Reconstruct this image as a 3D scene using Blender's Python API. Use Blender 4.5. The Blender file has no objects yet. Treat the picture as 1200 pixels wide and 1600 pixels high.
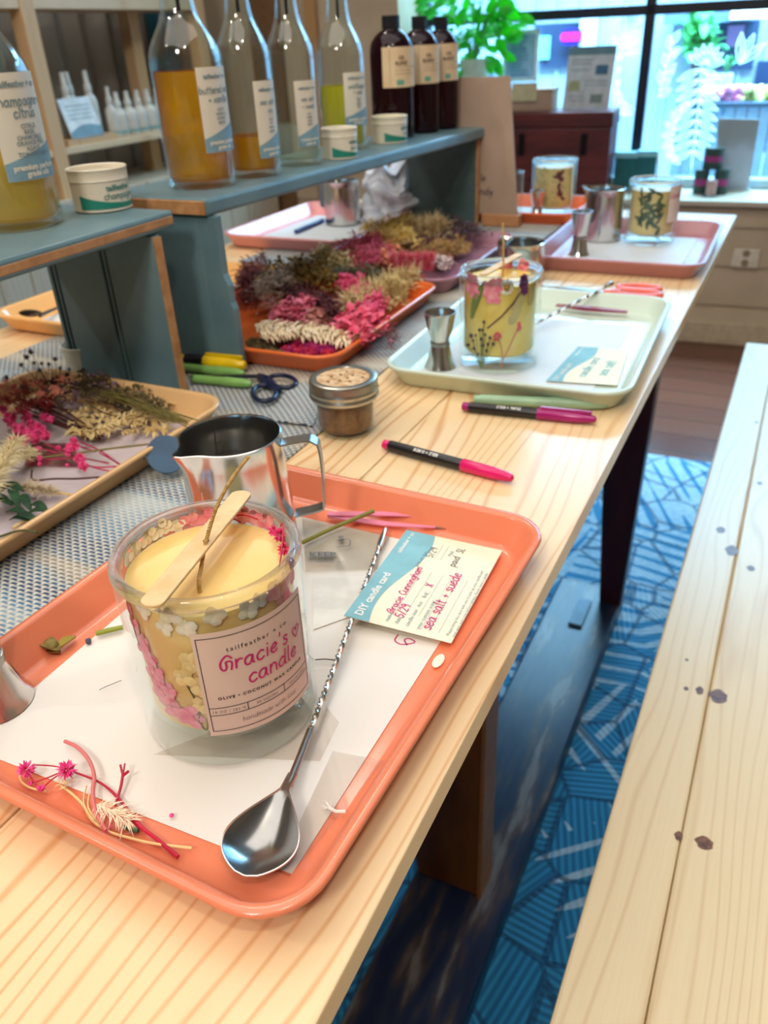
import bpy, bmesh, math, random
from mathutils import Vector, Matrix
C = bpy.context.scene.collection
PI = math.pi
rnd = random.Random(7)

# ------------------------------------------------------------------ camera
# World frame: X right across the table, Y along the table towards the window, Z up, table top at 0.75
F_PX, PITCH, ROLL, YAW, EYE = 1250.0, math.radians(30.7), math.radians(-2.72), math.radians(27.3), 1.095
def _axes():
    f = Vector((0, math.cos(PITCH), -math.sin(PITCH))); r = Vector((1, 0, 0)); u = r.cross(f)
    r2 = r*math.cos(ROLL) + u*math.sin(ROLL); u2 = -r*math.sin(ROLL) + u*math.cos(ROLL)
    ca, sa = math.cos(YAW), math.sin(YAW)
    tw = lambda v: Vector((v.x*ca - v.y*sa, v.x*sa + v.y*ca, v.z))
    return tw(r2), tw(u2), tw(f)
CR, CU, CF = _axes()
EYEP = Vector((0, 0, EYE))
cam_data = bpy.data.cameras.new('camera'); cam = bpy.data.objects.new('camera', cam_data); C.objects.link(cam)
cam.matrix_world = Matrix(((CR.x, CU.x, -CF.x, 0), (CR.y, CU.y, -CF.y, 0), (CR.z, CU.z, -CF.z, EYE), (0, 0, 0, 1)))
cam_data.sensor_fit = 'VERTICAL'; cam_data.sensor_height = 36.0; cam_data.lens = F_PX/1600*36.0
cam_data.clip_start = 0.02; cam_data.clip_end = 60
cam_data.dof.use_dof = True; cam_data.dof.focus_distance = 0.44; cam_data.dof.aperture_fstop = 10.5
sc = bpy.context.scene
sc.camera = cam
sc.view_settings.view_transform = 'Standard'; sc.view_settings.look = 'None'; sc.view_settings.gamma = 1.0
sc.view_settings.use_curve_mapping = False
sc.view_settings.exposure = -0.36
try:
    sc.cycles.max_bounces = 14; sc.cycles.transparent_max_bounces = 24; sc.cycles.transmission_bounces = 10
    sc.cycles.glossy_bounces = 5; sc.cycles.diffuse_bounces = 4
    sc.cycles.caustics_reflective = False; sc.cycles.caustics_refractive = False
    sc.cycles.sample_clamp_indirect = 4.0
except Exception: pass

def ray(px, py): return CR*(px-600) - CU*(py-800) + CF*F_PX
def at(px, py, z=0.75):
    d = ray(px, py); t = (z-EYE)/d.z; return EYEP + d*t
def atY(px, py, Y):
    d = ray(px, py); return EYEP + d*(Y/d.y)
def atX(px, py, X):
    d = ray(px, py); return EYEP + d*(X/d.x)

# ------------------------------------------------------------------ world and lamps
w = bpy.data.worlds.new('world'); sc.world = w; w.use_nodes = True
bg = w.node_tree.nodes['Background']; bg.inputs[0].default_value = (0.62, 0.86, 1.0, 1); bg.inputs[1].default_value = 2.6

def lamp(name, kind, loc, target, power, color, size=0.05, size_y=None, spot=None, blend=0.4):
    d = bpy.data.lights.new(name, kind); d.energy = power; d.color = color
    if kind == 'AREA':
        d.size = size
        if size_y: d.shape = 'RECTANGLE'; d.size_y = size_y
    else: d.shadow_soft_size = size
    if kind == 'SPOT': d.spot_size = math.radians(spot or 70); d.spot_blend = blend
    o = bpy.data.objects.new(name, d); C.objects.link(o); o.location = loc
    o.rotation_euler = (Vector(target)-Vector(loc)).to_track_quat('-Z', 'Y').to_euler()
    return o
WARM = (1.0, 0.89, 0.77)
lamp('ceiling_spot', 'SPOT', (-1.70, -0.85, 2.70), (-0.30, 0.35, 0.75), 34, WARM, 0.035, spot=75)
lamp('ceiling_spot', 'SPOT', (-1.45, 1.75, 2.70), (-0.35, 0.45, 0.75), 32, WARM, 0.035, spot=80)
lamp('ceiling_spot', 'SPOT', (0.55, -0.35, 2.70), (0.05, 0.45, 0.45), 42, (1.0, 0.87, 0.72), 0.05, spot=70)
lamp('ceiling_spot', 'SPOT', (-1.9, 2.4, 2.70), (-2.1, 2.3, 0.9), 22, WARM, 0.05, spot=80)
lamp('soft_fill', 'AREA', (-0.6, 0.4, 2.76), (-0.6, 0.4, 0), 52, (1.0, 0.94, 0.87), 2.6, 2.6)  # added soft fill over the whole room, not a fixture
lamp('soft_fill', 'AREA', (-0.1, -1.35, 2.5), (-0.35, 0.6, 0.8), 28, (1.0, 0.94, 0.86), 0.35, 0.35)  # added fill behind the camera, brightens the fronts of the candles
lamp('window_daylight', 'AREA', (-0.2, 5.2, 3.6), (-0.3, 2.2, 0.6), 620, (0.55, 0.82, 1.0), 3.4, 2.0)
lamp('street_daylight', 'AREA', (0.0, 5.0, 4.2), (0.0, 7.6, 1.2), 2700, (0.62, 0.86, 1.0), 5.0, 2.0)

# ------------------------------------------------------------------ materials
def lin(c):
    return tuple(((x/255)/12.92 if x/255 <= 0.04045 else ((x/255+0.055)/1.055)**2.4) for x in c[:3]) + (1.0,)
def new_mat(name):
    m = bpy.data.materials.new(name); m.use_nodes = True
    nt = m.node_tree; b = nt.nodes['Principled BSDF']; return m, nt, b
_cache = {}
def mat(name, rgb, rough=0.5, metal=0.0, rgb2=None, scale=40, bump=0.0, bscale=200, spec=0.5, sss=0.0, coat=0.0, stretch=(1, 1, 1), trans=0.0, alpha=1.0):
    if name in _cache: return _cache[name]
    m, nt, b = new_mat(name)
    N, L = nt.nodes, nt.links
    b.inputs['Base Color'].default_value = lin(rgb); b.inputs['Roughness'].default_value = rough
    b.inputs['Metallic'].default_value = metal; b.inputs['Specular IOR Level'].default_value = spec
    if coat: b.inputs['Coat Weight'].default_value = coat; b.inputs['Coat Roughness'].default_value = 0.08
    if sss: b.inputs['Subsurface Weight'].default_value = sss; b.inputs['Subsurface Radius'].default_value = (0.02, 0.012, 0.006); b.inputs['Subsurface Scale'].default_value = 0.5
    if trans: b.inputs['Transmission Weight'].default_value = trans
    if alpha < 1: b.inputs['Alpha'].default_value = alpha
    tc = N.new('ShaderNodeTexCoord'); mp = N.new('ShaderNodeMapping'); mp.inputs['Scale'].default_value = stretch
    L.new(tc.outputs['Object'], mp.inputs['Vector'])
    if rgb2 is None: rgb2 = tuple(max(0, int(x*0.93)) for x in rgb)
    n = N.new('ShaderNodeTexNoise'); n.inputs['Scale'].default_value = scale; n.inputs['Detail'].default_value = 3
    L.new(mp.outputs[0], n.inputs['Vector'])
    r = N.new('ShaderNodeValToRGB'); r.color_ramp.elements[0].position = 0.38; r.color_ramp.elements[1].position = 0.62
    r.color_ramp.elements[0].color = lin(rgb); r.color_ramp.elements[1].color = lin(rgb2)
    L.new(n.outputs['Fac'], r.inputs[0]); L.new(r.outputs[0], b.inputs['Base Color'])
    if bump:
        n2 = N.new('ShaderNodeTexNoise'); n2.inputs['Scale'].default_value = bscale; n2.inputs['Detail'].default_value = 4
        bp = N.new('ShaderNodeBump'); bp.inputs['Strength'].default_value = bump; bp.inputs['Distance'].default_value = 0.001
        L.new(mp.outputs[0], n2.inputs['Vector']); L.new(n2.outputs['Fac'], bp.inputs['Height']); L.new(bp.outputs[0], b.inputs['Normal'])
    _cache[name] = m
    return m

def glass(name, tint=(255, 255, 255), edge=0.75, rough=0.02, base=0.05, power=3.0):
    """thin clear wall: see-through, mirror-like towards grazing angles"""
    if name in _cache: return _cache[name]
    m, nt, b = new_mat(name); N, L = nt.nodes, nt.links
    t = N.new('ShaderNodeBsdfTransparent'); t.inputs[0].default_value = lin(tint)
    g = N.new('ShaderNodeBsdfGlossy'); g.inputs['Roughness'].default_value = rough; g.inputs[0].default_value = (1, 1, 1, 1)
    lw = N.new('ShaderNodeLayerWeight'); lw.inputs['Blend'].default_value = 0.5
    p = N.new('ShaderNodeMath'); p.operation = 'POWER'; p.inputs[1].default_value = power
    mu = N.new('ShaderNodeMath'); mu.operation = 'MULTIPLY_ADD'; mu.inputs[1].default_value = edge; mu.inputs[2].default_value = base
    L.new(lw.outputs['Facing'], p.inputs[0]); L.new(p.outputs[0], mu.inputs[0])
    mx = N.new('ShaderNodeMixShader'); L.new(mu.outputs[0], mx.inputs[0]); L.new(t.outputs[0], mx.inputs[1]); L.new(g.outputs[0], mx.inputs[2])
    N.remove(b); L.new(mx.outputs[0], N['Material Output'].inputs['Surface'])
    _cache[name] = m
    return m
def thick_glass(name, tint=(255, 255, 255), ior=1.45, rough=0.0):
    if name in _cache: return _cache[name]
    m, nt, b = new_mat(name)
    b.inputs['Base Color'].default_value = lin(tint); b.inputs['Transmission Weight'].default_value = 1.0
    b.inputs['IOR'].default_value = ior; b.inputs['Roughness'].default_value = rough
    _cache[name] = m
    return m
def liquid(name, tint, tint2, body=0.5):
    """coloured clear liquid: tinted see-through with a slightly glossy, faintly coloured body"""
    if name in _cache: return _cache[name]
    m, nt, b = new_mat(name); N, L = nt.nodes, nt.links
    lw = N.new('ShaderNodeLayerWeight'); lw.inputs['Blend'].default_value = 0.5
    mixc = N.new('ShaderNodeMix'); mixc.data_type = 'RGBA'; mixc.inputs[6].default_value = lin(tint); mixc.inputs[7].default_value = lin(tint2)
    L.new(lw.outputs['Facing'], mixc.inputs[0])
    t = N.new('ShaderNodeBsdfTransparent'); L.new(mixc.outputs[2], t.inputs[0])
    L.new(mixc.outputs[2], b.inputs['Base Color']); b.inputs['Roughness'].default_value = 0.08
    tl = N.new('ShaderNodeBsdfTranslucent'); L.new(mixc.outputs[2], tl.inputs[0])
    mb2 = N.new('ShaderNodeMixShader'); mb2.inputs[0].default_value = 0.5; L.new(b.outputs[0], mb2.inputs[1]); L.new(tl.outputs[0], mb2.inputs[2]); b = mb2
    mx = N.new('ShaderNodeMixShader'); mx.inputs[0].default_value = body
    L.new(t.outputs[0], mx.inputs[1]); L.new(b.outputs[0], mx.inputs[2]); L.new(mx.outputs[0], N['Material Output'].inputs['Surface'])
    _cache[name] = m
    return m

def pine(name, base=(236, 205, 158), dark=(206, 150, 88), plank=0.2, off=0.0, rough=0.38, lines=170.0, knots=True, axis='Y', grain=0.5, white=0.0):
    """pine boards running along one axis; each board shifts the grain"""
    if name in _cache: return _cache[name]
    m, nt, b = new_mat(name); N, L = nt.nodes, nt.links
    tc = N.new('ShaderNodeTexCoord'); sep = N.new('ShaderNodeSeparateXYZ'); L.new(tc.outputs['Object'], sep.inputs[0])
    a, l = ('X', 'Y') if axis == 'Y' else (('Y', 'X') if axis == 'X' else ('Y', 'Z'))
    def mth(op, *v):
        n = N.new('ShaderNodeMath'); n.operation = op
        for i, x in enumerate(v):
            if isinstance(x, (int, float)): n.inputs[i].default_value = x
            else: L.new(x, n.inputs[i])
        return n.outputs[0]
    A, Lg = sep.outputs[a], sep.outputs[l]
    pid = mth('FLOOR', mth('DIVIDE', mth('ADD', A, off), plank))
    wn = N.new('ShaderNodeTexWhiteNoise'); wn.noise_dimensions = '1D'; L.new(pid, wn.inputs['W'])
    # stretched coordinates: across, along*0.12, plank id
    cb = N.new('ShaderNodeCombineXYZ')
    L.new(A, cb.inputs[0]); L.new(mth('ADD', mth('MULTIPLY', Lg, 0.16), mth('MULTIPLY', wn.outputs['Value'], 7.0)), cb.inputs[1]); L.new(mth('MULTIPLY', pid, 3.7), cb.inputs[2])
    no = N.new('ShaderNodeTexNoise'); no.inputs['Scale'].default_value = 7.0; no.inputs['Detail'].default_value = 2; L.new(cb.outputs[0], no.inputs['Vector'])
    # ring phase = across + bending noise
    ph = mth('ADD', mth('MULTIPLY', A, lines), mth('MULTIPLY', no.outputs['Fac'], lines*0.17))
    s = mth('SINE', mth('MULTIPLY', ph, 3.6))
    s2 = mth('POWER', mth('MULTIPLY_ADD', s, 0.5, 0.5), 8.0)
    fine = N.new('ShaderNodeTexNoise'); fine.inputs['Scale'].default_value = 60; fine.inputs['Detail'].default_value = 4
    cb2 = N.new('ShaderNodeCombineXYZ'); L.new(mth('MULTIPLY', A, 8.0), cb2.inputs[0]); L.new(mth('MULTIPLY', Lg, 0.25), cb2.inputs[1]); L.new(pid, cb2.inputs[2]); L.new(cb2.outputs[0], fine.inputs['Vector'])
    band = N.new('ShaderNodeTexNoise'); band.inputs['Scale'].default_value = 9; band.inputs['Detail'].default_value = 1; L.new(cb.outputs[0], band.inputs['Vector'])
    amt = mth('MULTIPLY', s2, mth('MULTIPLY_ADD', band.outputs['Fac'], 1.0, grain-0.35))
    amt = mth('ADD', mth('MULTIPLY', amt, 0.85), mth('MULTIPLY', mth('SUBTRACT', fine.outputs['Fac'], 0.42), 0.35))
    amt = mth('ADD', amt, mth('MULTIPLY', mth('SUBTRACT', wn.outputs['Value'], 0.5), 0.16))
    # orange heart streaks
    st = N.new('ShaderNodeTexNoise'); st.inputs['Scale'].default_value = 16; st.inputs['Detail'].default_value = 2; L.new(cb.outputs[0], st.inputs['Vector'])
    stv = mth('MULTIPLY', mth('MAXIMUM', mth('SUBTRACT', st.outputs['Fac'], 0.62), 0.0), 4.0)
    amt = mth('ADD', amt, stv)
    cr = N.new('ShaderNodeMix'); cr.data_type = 'RGBA'; cr.clamp_factor = True
    L.new(amt, cr.inputs[0]); cr.inputs[6].default_value = lin(base); cr.inputs[7].default_value = lin(dark)
    out = cr.outputs[2]
    if knots:
        cb3 = N.new('ShaderNodeCombineXYZ'); L.new(mth('MULTIPLY', A, 9.0), cb3.inputs[0]); L.new(mth('MULTIPLY', Lg, 3.6), cb3.inputs[1]); L.new(pid, cb3.inputs[2])
        vo = N.new('ShaderNodeTexVoronoi'); vo.inputs['Scale'].default_value = 1.0; vo.inputs['Randomness'].default_value = 1.0; L.new(cb3.outputs[0], vo.inputs['Vector'])
        kr = N.new('ShaderNodeMapRange'); kr.inputs[1].default_value = 0.03; kr.inputs[2].default_value = 0.095; kr.inputs[3].default_value = 1.0; kr.inputs[4].default_value = 0.0
        L.new(vo.outputs['Distance'], kr.inputs[0])
        mk = N.new('ShaderNodeMix'); mk.data_type = 'RGBA'; L.new(mth('MULTIPLY', kr.outputs[0], 0.85), mk.inputs[0]); L.new(out, mk.inputs[6]); mk.inputs[7].default_value = lin((120, 72, 40)); out = mk.outputs[2]
    L.new(out, b.inputs['Base Color']); b.inputs['Roughness'].default_value = rough; b.inputs['Specular IOR Level'].default_value = 0.45
    bp = N.new('ShaderNodeBump'); bp.inputs['Strength'].default_value = 0.12; bp.inputs['Distance'].default_value = 0.0006
    L.new(amt, bp.inputs['Height']); L.new(bp.outputs[0], b.inputs['Normal'])
    _cache[name] = m
    return m

# ------------------------------------------------------------------ mesh building
class MB:
    def __init__(s): s.v = []; s.f = []
    def add(s, vs, fs):
        o = len(s.v); s.v += [tuple(x) for x in vs]; s.f += [tuple(i+o for i in f) for f in fs]; return s
    def box(s, x0, x1, y0, y1, z0, z1):
        vs = [(x, y, z) for z in (z0, z1) for y in (y0, y1) for x in (x0, x1)]
        return s.add(vs, [(0, 2, 3, 1), (4, 5, 7, 6), (0, 1, 5, 4), (2, 6, 7, 3), (0, 4, 6, 2), (1, 3, 7, 5)])
    def hexa(s, b, t):   # bottom quad, top quad (ccw from above)
        return s.add(list(b)+list(t), [(3, 2, 1, 0), (4, 5, 6, 7), (0, 1, 5, 4), (1, 2, 6, 5), (2, 3, 7, 6), (3, 0, 4, 7)])
    def prism(s, poly, z0, z1):
        n = len(poly); vs = [(x, y, z0) for x, y in poly]+[(x, y, z1) for x, y in poly]
        return s.add(vs, [tuple(range(n-1, -1, -1)), tuple(range(n, 2*n))]+[(i, (i+1) % n, n+(i+1) % n, n+i) for i in range(n)])
    def lathe(s, prof, n=40, c=(0, 0, 0), cap0=True, cap1=True, closed=False):
        vs = []; fs = []; m = len(prof)
        for r, z in prof:
            for k in range(n):
                a = 2*PI*k/n; vs.append((c[0]+r*math.cos(a), c[1]+r*math.sin(a), c[2]+z))
        for i in range(m-1 if not closed else m):
            j = (i+1) % m
            for k in range(n):
                q = (k+1) % n; fs.append((i*n+k, i*n+q, j*n+q, j*n+k))
        if not closed:
            if cap0: fs.append(tuple(range(n-1, -1, -1)))
            if cap1: fs.append(tuple(range((m-1)*n, m*n)))
        return s.add(vs, fs)
    def tube(s, pts, r, n=6, caps=True, flat=1.0, up=None):
        pts = [Vector(p) for p in pts]; m = len(pts)
        if m < 2: return s
        rs = r if isinstance(r, (list, tuple)) else [r]*m
        vs = []; fs = []; prev = None
        for i, p in enumerate(pts):
            d = (pts[min(i+1, m-1)]-pts[max(i-1, 0)])
            if d.length < 1e-9: d = Vector((0, 0, 1))
            d.normalize()
            ref = Vector(up) if up else (prev if prev is not None else (Vector((0, 0, 1)) if abs(d.z) < 0.9 else Vector((1, 0, 0))))
            a = ref - d*ref.dot(d)
            if a.length < 1e-6: a = d.orthogonal()
            a.normalize(); b = d.cross(a); prev = a
            for k in range(n):
                t = 2*PI*(k+0.5)/n; vs.append(p + a*math.cos(t)*rs[i]*flat + b*math.sin(t)*rs[i])
        for i in range(m-1):
            for k in range(n):
                q = (k+1) % n; fs.append((i*n+k, i*n+q, (i+1)*n+q, (i+1)*n+k))
        if caps: fs += [tuple(range(n-1, -1, -1)), tuple(range((m-1)*n, m*n))]
        return s.add(vs, fs)
    def ball(s, c, r, n=8, m=5, sq=(1, 1, 1), jit=0.0):
        vs = [(c[0], c[1], c[2]-r*sq[2])]; fs = []
        for i in range(1, m):
            th = PI*i/m
            for k in range(n):
                a = 2*PI*k/n; q = 1+(rnd.random()-0.5)*jit
                vs.append((c[0]+r*sq[0]*q*math.sin(th)*math.cos(a), c[1]+r*sq[1]*q*math.sin(th)*math.sin(a), c[2]-r*sq[2]*q*math.cos(th)))
        vs.append((c[0], c[1], c[2]+r*sq[2])); T = len(vs)-1
        for k in range(n): fs.append((0, 1+(k+1) % n, 1+k))
        for i in range(m-2):
            for k in range(n):
                a = 1+i*n; fs.append((a+k, a+(k+1) % n, a+n+(k+1) % n, a+n+k))
        a = 1+(m-2)*n
        for k in range(n): fs.append((a+k, a+(k+1) % n, T))
        return s.add(vs, fs)
    def blade(s, p, d, ln, wd, droop=0.0, th=0.18):
        """a slim solid blade (three-sided, tapering) starting at p towards d"""
        p = Vector(p); d = Vector(d).normalized(); a = d.cross(Vector((0, 0, 1)))
        if a.length < 1e-3: a = Vector((1, 0, 0))
        a.normalize(); b = a.cross(d)
        q = p + d*ln*0.5; e = p + d*ln + Vector((0, 0, -droop*ln))
        w2 = wd*0.5; t = wd*th
        vs = [p-a*w2*0.4, p+a*w2*0.4, p+b*t, q-a*w2, q+a*w2, q+b*t*1.6, e]
        return s.add(vs, [(0, 2, 1), (0, 1, 4, 3), (1, 2, 5, 4), (2, 0, 3, 5), (3, 4, 6), (4, 5, 6), (5, 3, 6)])
    def leaf(s, p, d, ln, wd, nrm=(0, 0, 1), curl=0.15, n=5, th=0.0004):
        """a pointed leaf or petal with a curved surface and thickness"""
        p = Vector(p); d = Vector(d).normalized(); nn = Vector(nrm); nn = (nn-d*nn.dot(d))
        if nn.length < 1e-4: nn = d.orthogonal()
        nn.normalize(); a = d.cross(nn)
        vs = []; fs = []
        for i in range(n+1):
            t = i/n; wv = wd*0.5*math.sin(PI*min(1, t*0.96+0.03))**0.75
            c = p + d*ln*t + nn*(math.sin(t*PI)*curl*ln)
            for sgn in (-1, 0, 1): vs.append(c + a*wv*sgn + nn*(abs(sgn)*wv*0.25))
        k = len(vs); vs += [Vector(x)-nn*th for x in vs]
        for i in range(n):
            for j in range(2):
                q = i*3+j; fs.append((q, q+1, q+4, q+3)); fs.append((k+q, k+q+3, k+q+4, k+q+1))
            fs.append((i*3, i*3+3, k+i*3+3, k+i*3)); fs.append((i*3+2, k+i*3+2, k+i*3+5, i*3+5))
        return s.add(vs, fs)
    def build(s, name, m, parent=None, smooth=True, loc=None, rot=None, bevel=0.0, sub=0, ang=40):
        me = bpy.data.meshes.new(name); me.from_pydata([tuple(x) for x in s.v], [], s.f); me.update()
        bm = bmesh.new(); bm.from_mesh(me); bmesh.ops.recalc_face_normals(bm, faces=bm.faces); bm.to_mesh(me); bm.free()
        if smooth:
            for p in me.polygons: p.use_smooth = True
            try: me.set_sharp_from_angle(angle=math.radians(ang))
            except Exception: pass
        o = bpy.data.objects.new(name, me); C.objects.link(o); me.materials.append(m)
        if parent: o.parent = parent
        if loc: o.location = loc
        if rot: o.rotation_euler = rot
        if bevel:
            b = o.modifiers.new('bevel', 'BEVEL'); b.width = bevel; b.segments = 2; b.limit_method = 'ANGLE'; b.angle_limit = math.radians(35)
        if sub:
            q = o.modifiers.new('sub', 'SUBSURF'); q.levels = sub; q.render_levels = sub
        return o
def tag(o, label=None, cat=None, group=None, kind=None):
    if label: o['label'] = label
    if cat: o['category'] = cat
    if group: o['group'] = group
    if kind: o['kind'] = kind
    return o
def thing(name, label, cat, loc=(0, 0, 0), rz=0.0, group=None):
    o = bpy.data.objects.new(name, None); C.objects.link(o); o.location = loc; o.rotation_euler = (0, 0, rz)
    o.empty_display_size = 0.02
    return tag(o, label, cat, group)
def copy_tree(o, label=None, loc=None, rz=None, parent=None, scale=None):
    c = o.copy(); C.objects.link(c)
    if parent: c.parent = parent
    if label: c['label'] = label
    if loc: c.location = loc
    if rz is not None: c.rotation_euler = (0, 0, rz)
    if scale: c.scale = scale
    for ch in list(o.children): copy_tree(ch, parent=c)
    return c
def smoothpts(pts, k=6):
    """Catmull-Rom through the points"""
    P = [Vector(p) for p in pts]; out = []
    if len(P) < 3: return P
    for i in range(len(P)-1):
        p0 = P[max(i-1, 0)]; p1 = P[i]; p2 = P[i+1]; p3 = P[min(i+2, len(P)-1)]
        for j in range(k):
            t = j/k
            out.append(0.5*((2*p1)+(p2-p0)*t+(2*p0-5*p1+4*p2-p3)*t*t+(3*p1-p0-3*p2+p3)*t**3))
    out.append(P[-1]); return out
def rrect(w_, l_, r, n=6):
    pts = []
    for cx, cy, a0 in ((w_/2-r, l_/2-r, 0), (-w_/2+r, l_/2-r, PI/2), (-w_/2+r, -l_/2+r, PI), (w_/2-r, -l_/2+r, 1.5*PI)):
        for k in range(n+1):
            a = a0+PI/2*k/n; pts.append((cx+r*math.cos(a), cy+r*math.sin(a)))
    return pts

# ---------- lettering
def text_mesh(txt, size, bold=0.0, spacing=1.0, align='CENTER'):
    cu = bpy.data.curves.new('t', 'FONT'); cu.body = txt; cu.size = size; cu.align_x = align; cu.space_character = spacing
    cu.offset = bold; cu.resolution_u = 2
    o = bpy.data.objects.new('t', cu); C.objects.link(o)
    dg = bpy.context.evaluated_depsgraph_get(); me = bpy.data.meshes.new_from_object(o.evaluated_get(dg))
    vs = [v.co.copy() for v in me.vertices]; fs = [tuple(p.vertices) for p in me.polygons]
    bpy.data.objects.remove(o); bpy.data.curves.remove(cu); bpy.data.meshes.remove(me)
    return vs, fs
GL = {
 'a': (1.05, [[(.8,.85),(.5,1),(.15,.8),(.08,.35),(.3,.02),(.65,.2),(.82,.95),(.82,.25),(.98,.02)]]),
 'b': (.95, [[(.1,1.7),(.1,.05)],[(.1,.6),(.4,1),(.8,.7),(.75,.2),(.4,0),(.1,.2)]]),
 'c': (.85, [[(.78,.85),(.45,1),(.1,.6),(.2,.1),(.5,0),(.8,.2)]]),
 'd': (1.0, [[(.8,.8),(.4,1),(.08,.55),(.2,.05),(.6,.1),(.82,.6)],[(.85,1.7),(.82,.2),(.95,0)]]),
 'e': (.85, [[(.1,.5),(.5,.55),(.75,.75),(.5,1),(.15,.7),(.12,.25),(.4,0),(.78,.2)]]),
 'f': (.7, [[(.7,1.55),(.45,1.7),(.3,1.3),(.3,0)],[(.05,.9),(.6,.95)]]),
 'g': (.95, [[(.8,.85),(.4,1),(.1,.6),(.3,.1),(.75,.4),(.8,1),(.78,-.3),(.4,-.6),(.1,-.4)]]),
 'h': (.95, [[(.12,1.7),(.12,0)],[(.12,.6),(.45,1),(.78,.7),(.8,0)]]),
 'i': (.4, [[(.2,.95),(.2,0)],[(.2,1.35),(.22,1.42)]]),
 'k': (.85, [[(.12,1.7),(.12,0)],[(.7,1),(.15,.45),(.75,0)]]),
 'l': (.4, [[(.2,1.7),(.18,.2),(.35,0)]]),
 'm': (1.35, [[(.1,1),(.1,0)],[(.1,.6),(.35,1),(.6,.75),(.62,0)],[(.62,.6),(.9,1),(1.15,.75),(1.18,0)]]),
 'n': (.95, [[(.1,1),(.12,0)],[(.12,.6),(.45,1),(.76,.7),(.8,0)]]),
 'o': (.95, [[(.5,1),(.12,.7),(.15,.2),(.5,0),(.8,.3),(.8,.75),(.5,1)]]),
 'p': (.95, [[(.12,1),(.12,-.65)],[(.12,.65),(.45,1),(.8,.65),(.65,.1),(.12,.15)]]),
 'r': (.75, [[(.12,1),(.14,0)],[(.14,.55),(.4,.95),(.7,.9)]]),
 's': (.75, [[(.65,.85),(.35,1),(.15,.75),(.6,.35),(.45,.02),(.08,.15)]]),
 't': (.7, [[(.35,1.5),(.33,.2),(.6,.02)],[(.05,1),(.65,1.02)]]),
 'u': (.95, [[(.1,1),(.12,.25),(.4,0),(.75,.3),(.8,1),(.8,.2),(.92,0)]]),
 'v': (.85, [[(.08,1),(.4,0),(.75,1)]]), 'w': (1.15, [[(.05,1),(.3,0),(.55,.8),(.8,0),(1.05,1)]]),
 'x': (.85, [[(.1,1),(.75,0)],[(.75,1),(.1,0)]]), 'y': (.9, [[(.1,1),(.15,.4),(.45,.3),(.75,1)],[(.78,1),(.6,-.3),(.2,-.6)]]),
 'G': (1.3, [[(1.15,1.3),(.7,1.65),(.2,1.1),(.15,.4),(.45,0),(.7,.35),(.62,.95),(1.15,.85),(1.12,.0)]]),
 'C': (1.1, [[(1.0,1.4),(.6,1.65),(.15,1.0),(.25,.2),(.65,0),(1.05,.25)]]),
 'S': (.9, [[(.8,1.4),(.4,1.6),(.2,1.2),(.7,.6),(.5,.05),(.1,.2)]]), 'L': (.8, [[(.15,1.6),(.12,.05),(.7,.08)]]),
 'X': (.9, [[(.1,1.4),(.8,0)],[(.8,1.4),(.1,0)]]),
 "'": (.4, [[(.2,1.7),(.15,1.35)]]), '+': (.8, [[(.1,.6),(.7,.6)],[(.4,.9),(.4,.25)]]), '/': (.7, [[(.6,1.6),(.1,-.1)]]),
 '5': (.85, [[(.75,1.5),(.2,1.5),(.15,.9),(.6,.85),(.75,.4),(.4,0),(.1,.15)]]), '2': (.85, [[(.1,1.2),(.45,1.5),(.7,1.1),(.15,.05),(.8,.05)]]),
 '9': (.85, [[(.7,1.1),(.35,1.5),(.12,1.1),(.35,.8),(.7,1.1),(.65,0)]]), ' ': (.6, []),
 '<': (1.3, [[(.65,-.1),(.1,.7),(.2,1.2),(.5,1.15),(.65,.8),(.85,1.2),(1.2,1.15),(1.2,.7),(.65,-.1)]]),
}
def strokes(txt, size, slant=0.1, align='C'):
    out = []; x = 0
    for ch in txt:
        wd, st = GL.get(ch, GL.get(ch.lower(), GL[' ']))
        for s_ in st: out.append([Vector(((px+x+slant*py)*size, py*size, 0)) for px, py in s_])
        x += wd+0.12
    W_ = x*size; dx = -W_/2 if align == 'C' else 0
    return [[p+Vector((dx, 0, 0)) for p in s_] for s_ in out], W_
def ribbon(mb, pts, width, fn):
    """a flat inked line: pts in (u,v), laid on the surface by fn"""
    P = smoothpts(pts, 5) if len(pts) > 2 else [pts[0].lerp(pts[1], t/4) for t in range(5)]
    vs = []; m = len(P)
    for i, p in enumerate(P):
        d = P[min(i+1, m-1)]-P[max(i-1, 0)]
        if d.length < 1e-9: d = Vector((1, 0, 0))
        d.normalize(); n = Vector((-d.y, d.x, 0))*width*0.5
        e = d*width*0.3 if i == m-1 else (-d*width*0.3 if i == 0 else Vector((0, 0, 0)))
        vs += [fn(p.x-n.x+e.x, p.y-n.y+e.y), fn(p.x+n.x+e.x, p.y+n.y+e.y)]
    mb.add(vs, [(2*i, 2*i+2, 2*i+3, 2*i+1) for i in range(m-1)])
def write_on(mb, fn, items):
    """items: ('T', text, u, v, size[, bold, spacing, align]) printed or ('H', text, u, v, size, width) by hand"""
    for it in items:
        if it[0] == 'T':
            _, tx, u, v, s_ = it[:5]; b_ = it[5] if len(it) > 5 else 0; sp = it[6] if len(it) > 6 else 1.0; al = it[7] if len(it) > 7 else 'CENTER'
            vs, fs = text_mesh(tx, s_, b_, sp, al)
            mb.add([fn(p.x+u, p.y+v) for p in vs], fs)
        elif it[0] == 'H':
            _, tx, u, v, s_, wd = it[:6]; st, W_ = strokes(tx, s_, align=it[6] if len(it) > 6 else 'C')
            for q in st: ribbon(mb, [p+Vector((u, v, 0)) for p in q], wd, fn)
        elif it[0] == 'L':
            _, pts, wd = it; ribbon(mb, [Vector((a, b, 0)) for a, b in pts], wd, fn)
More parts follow.
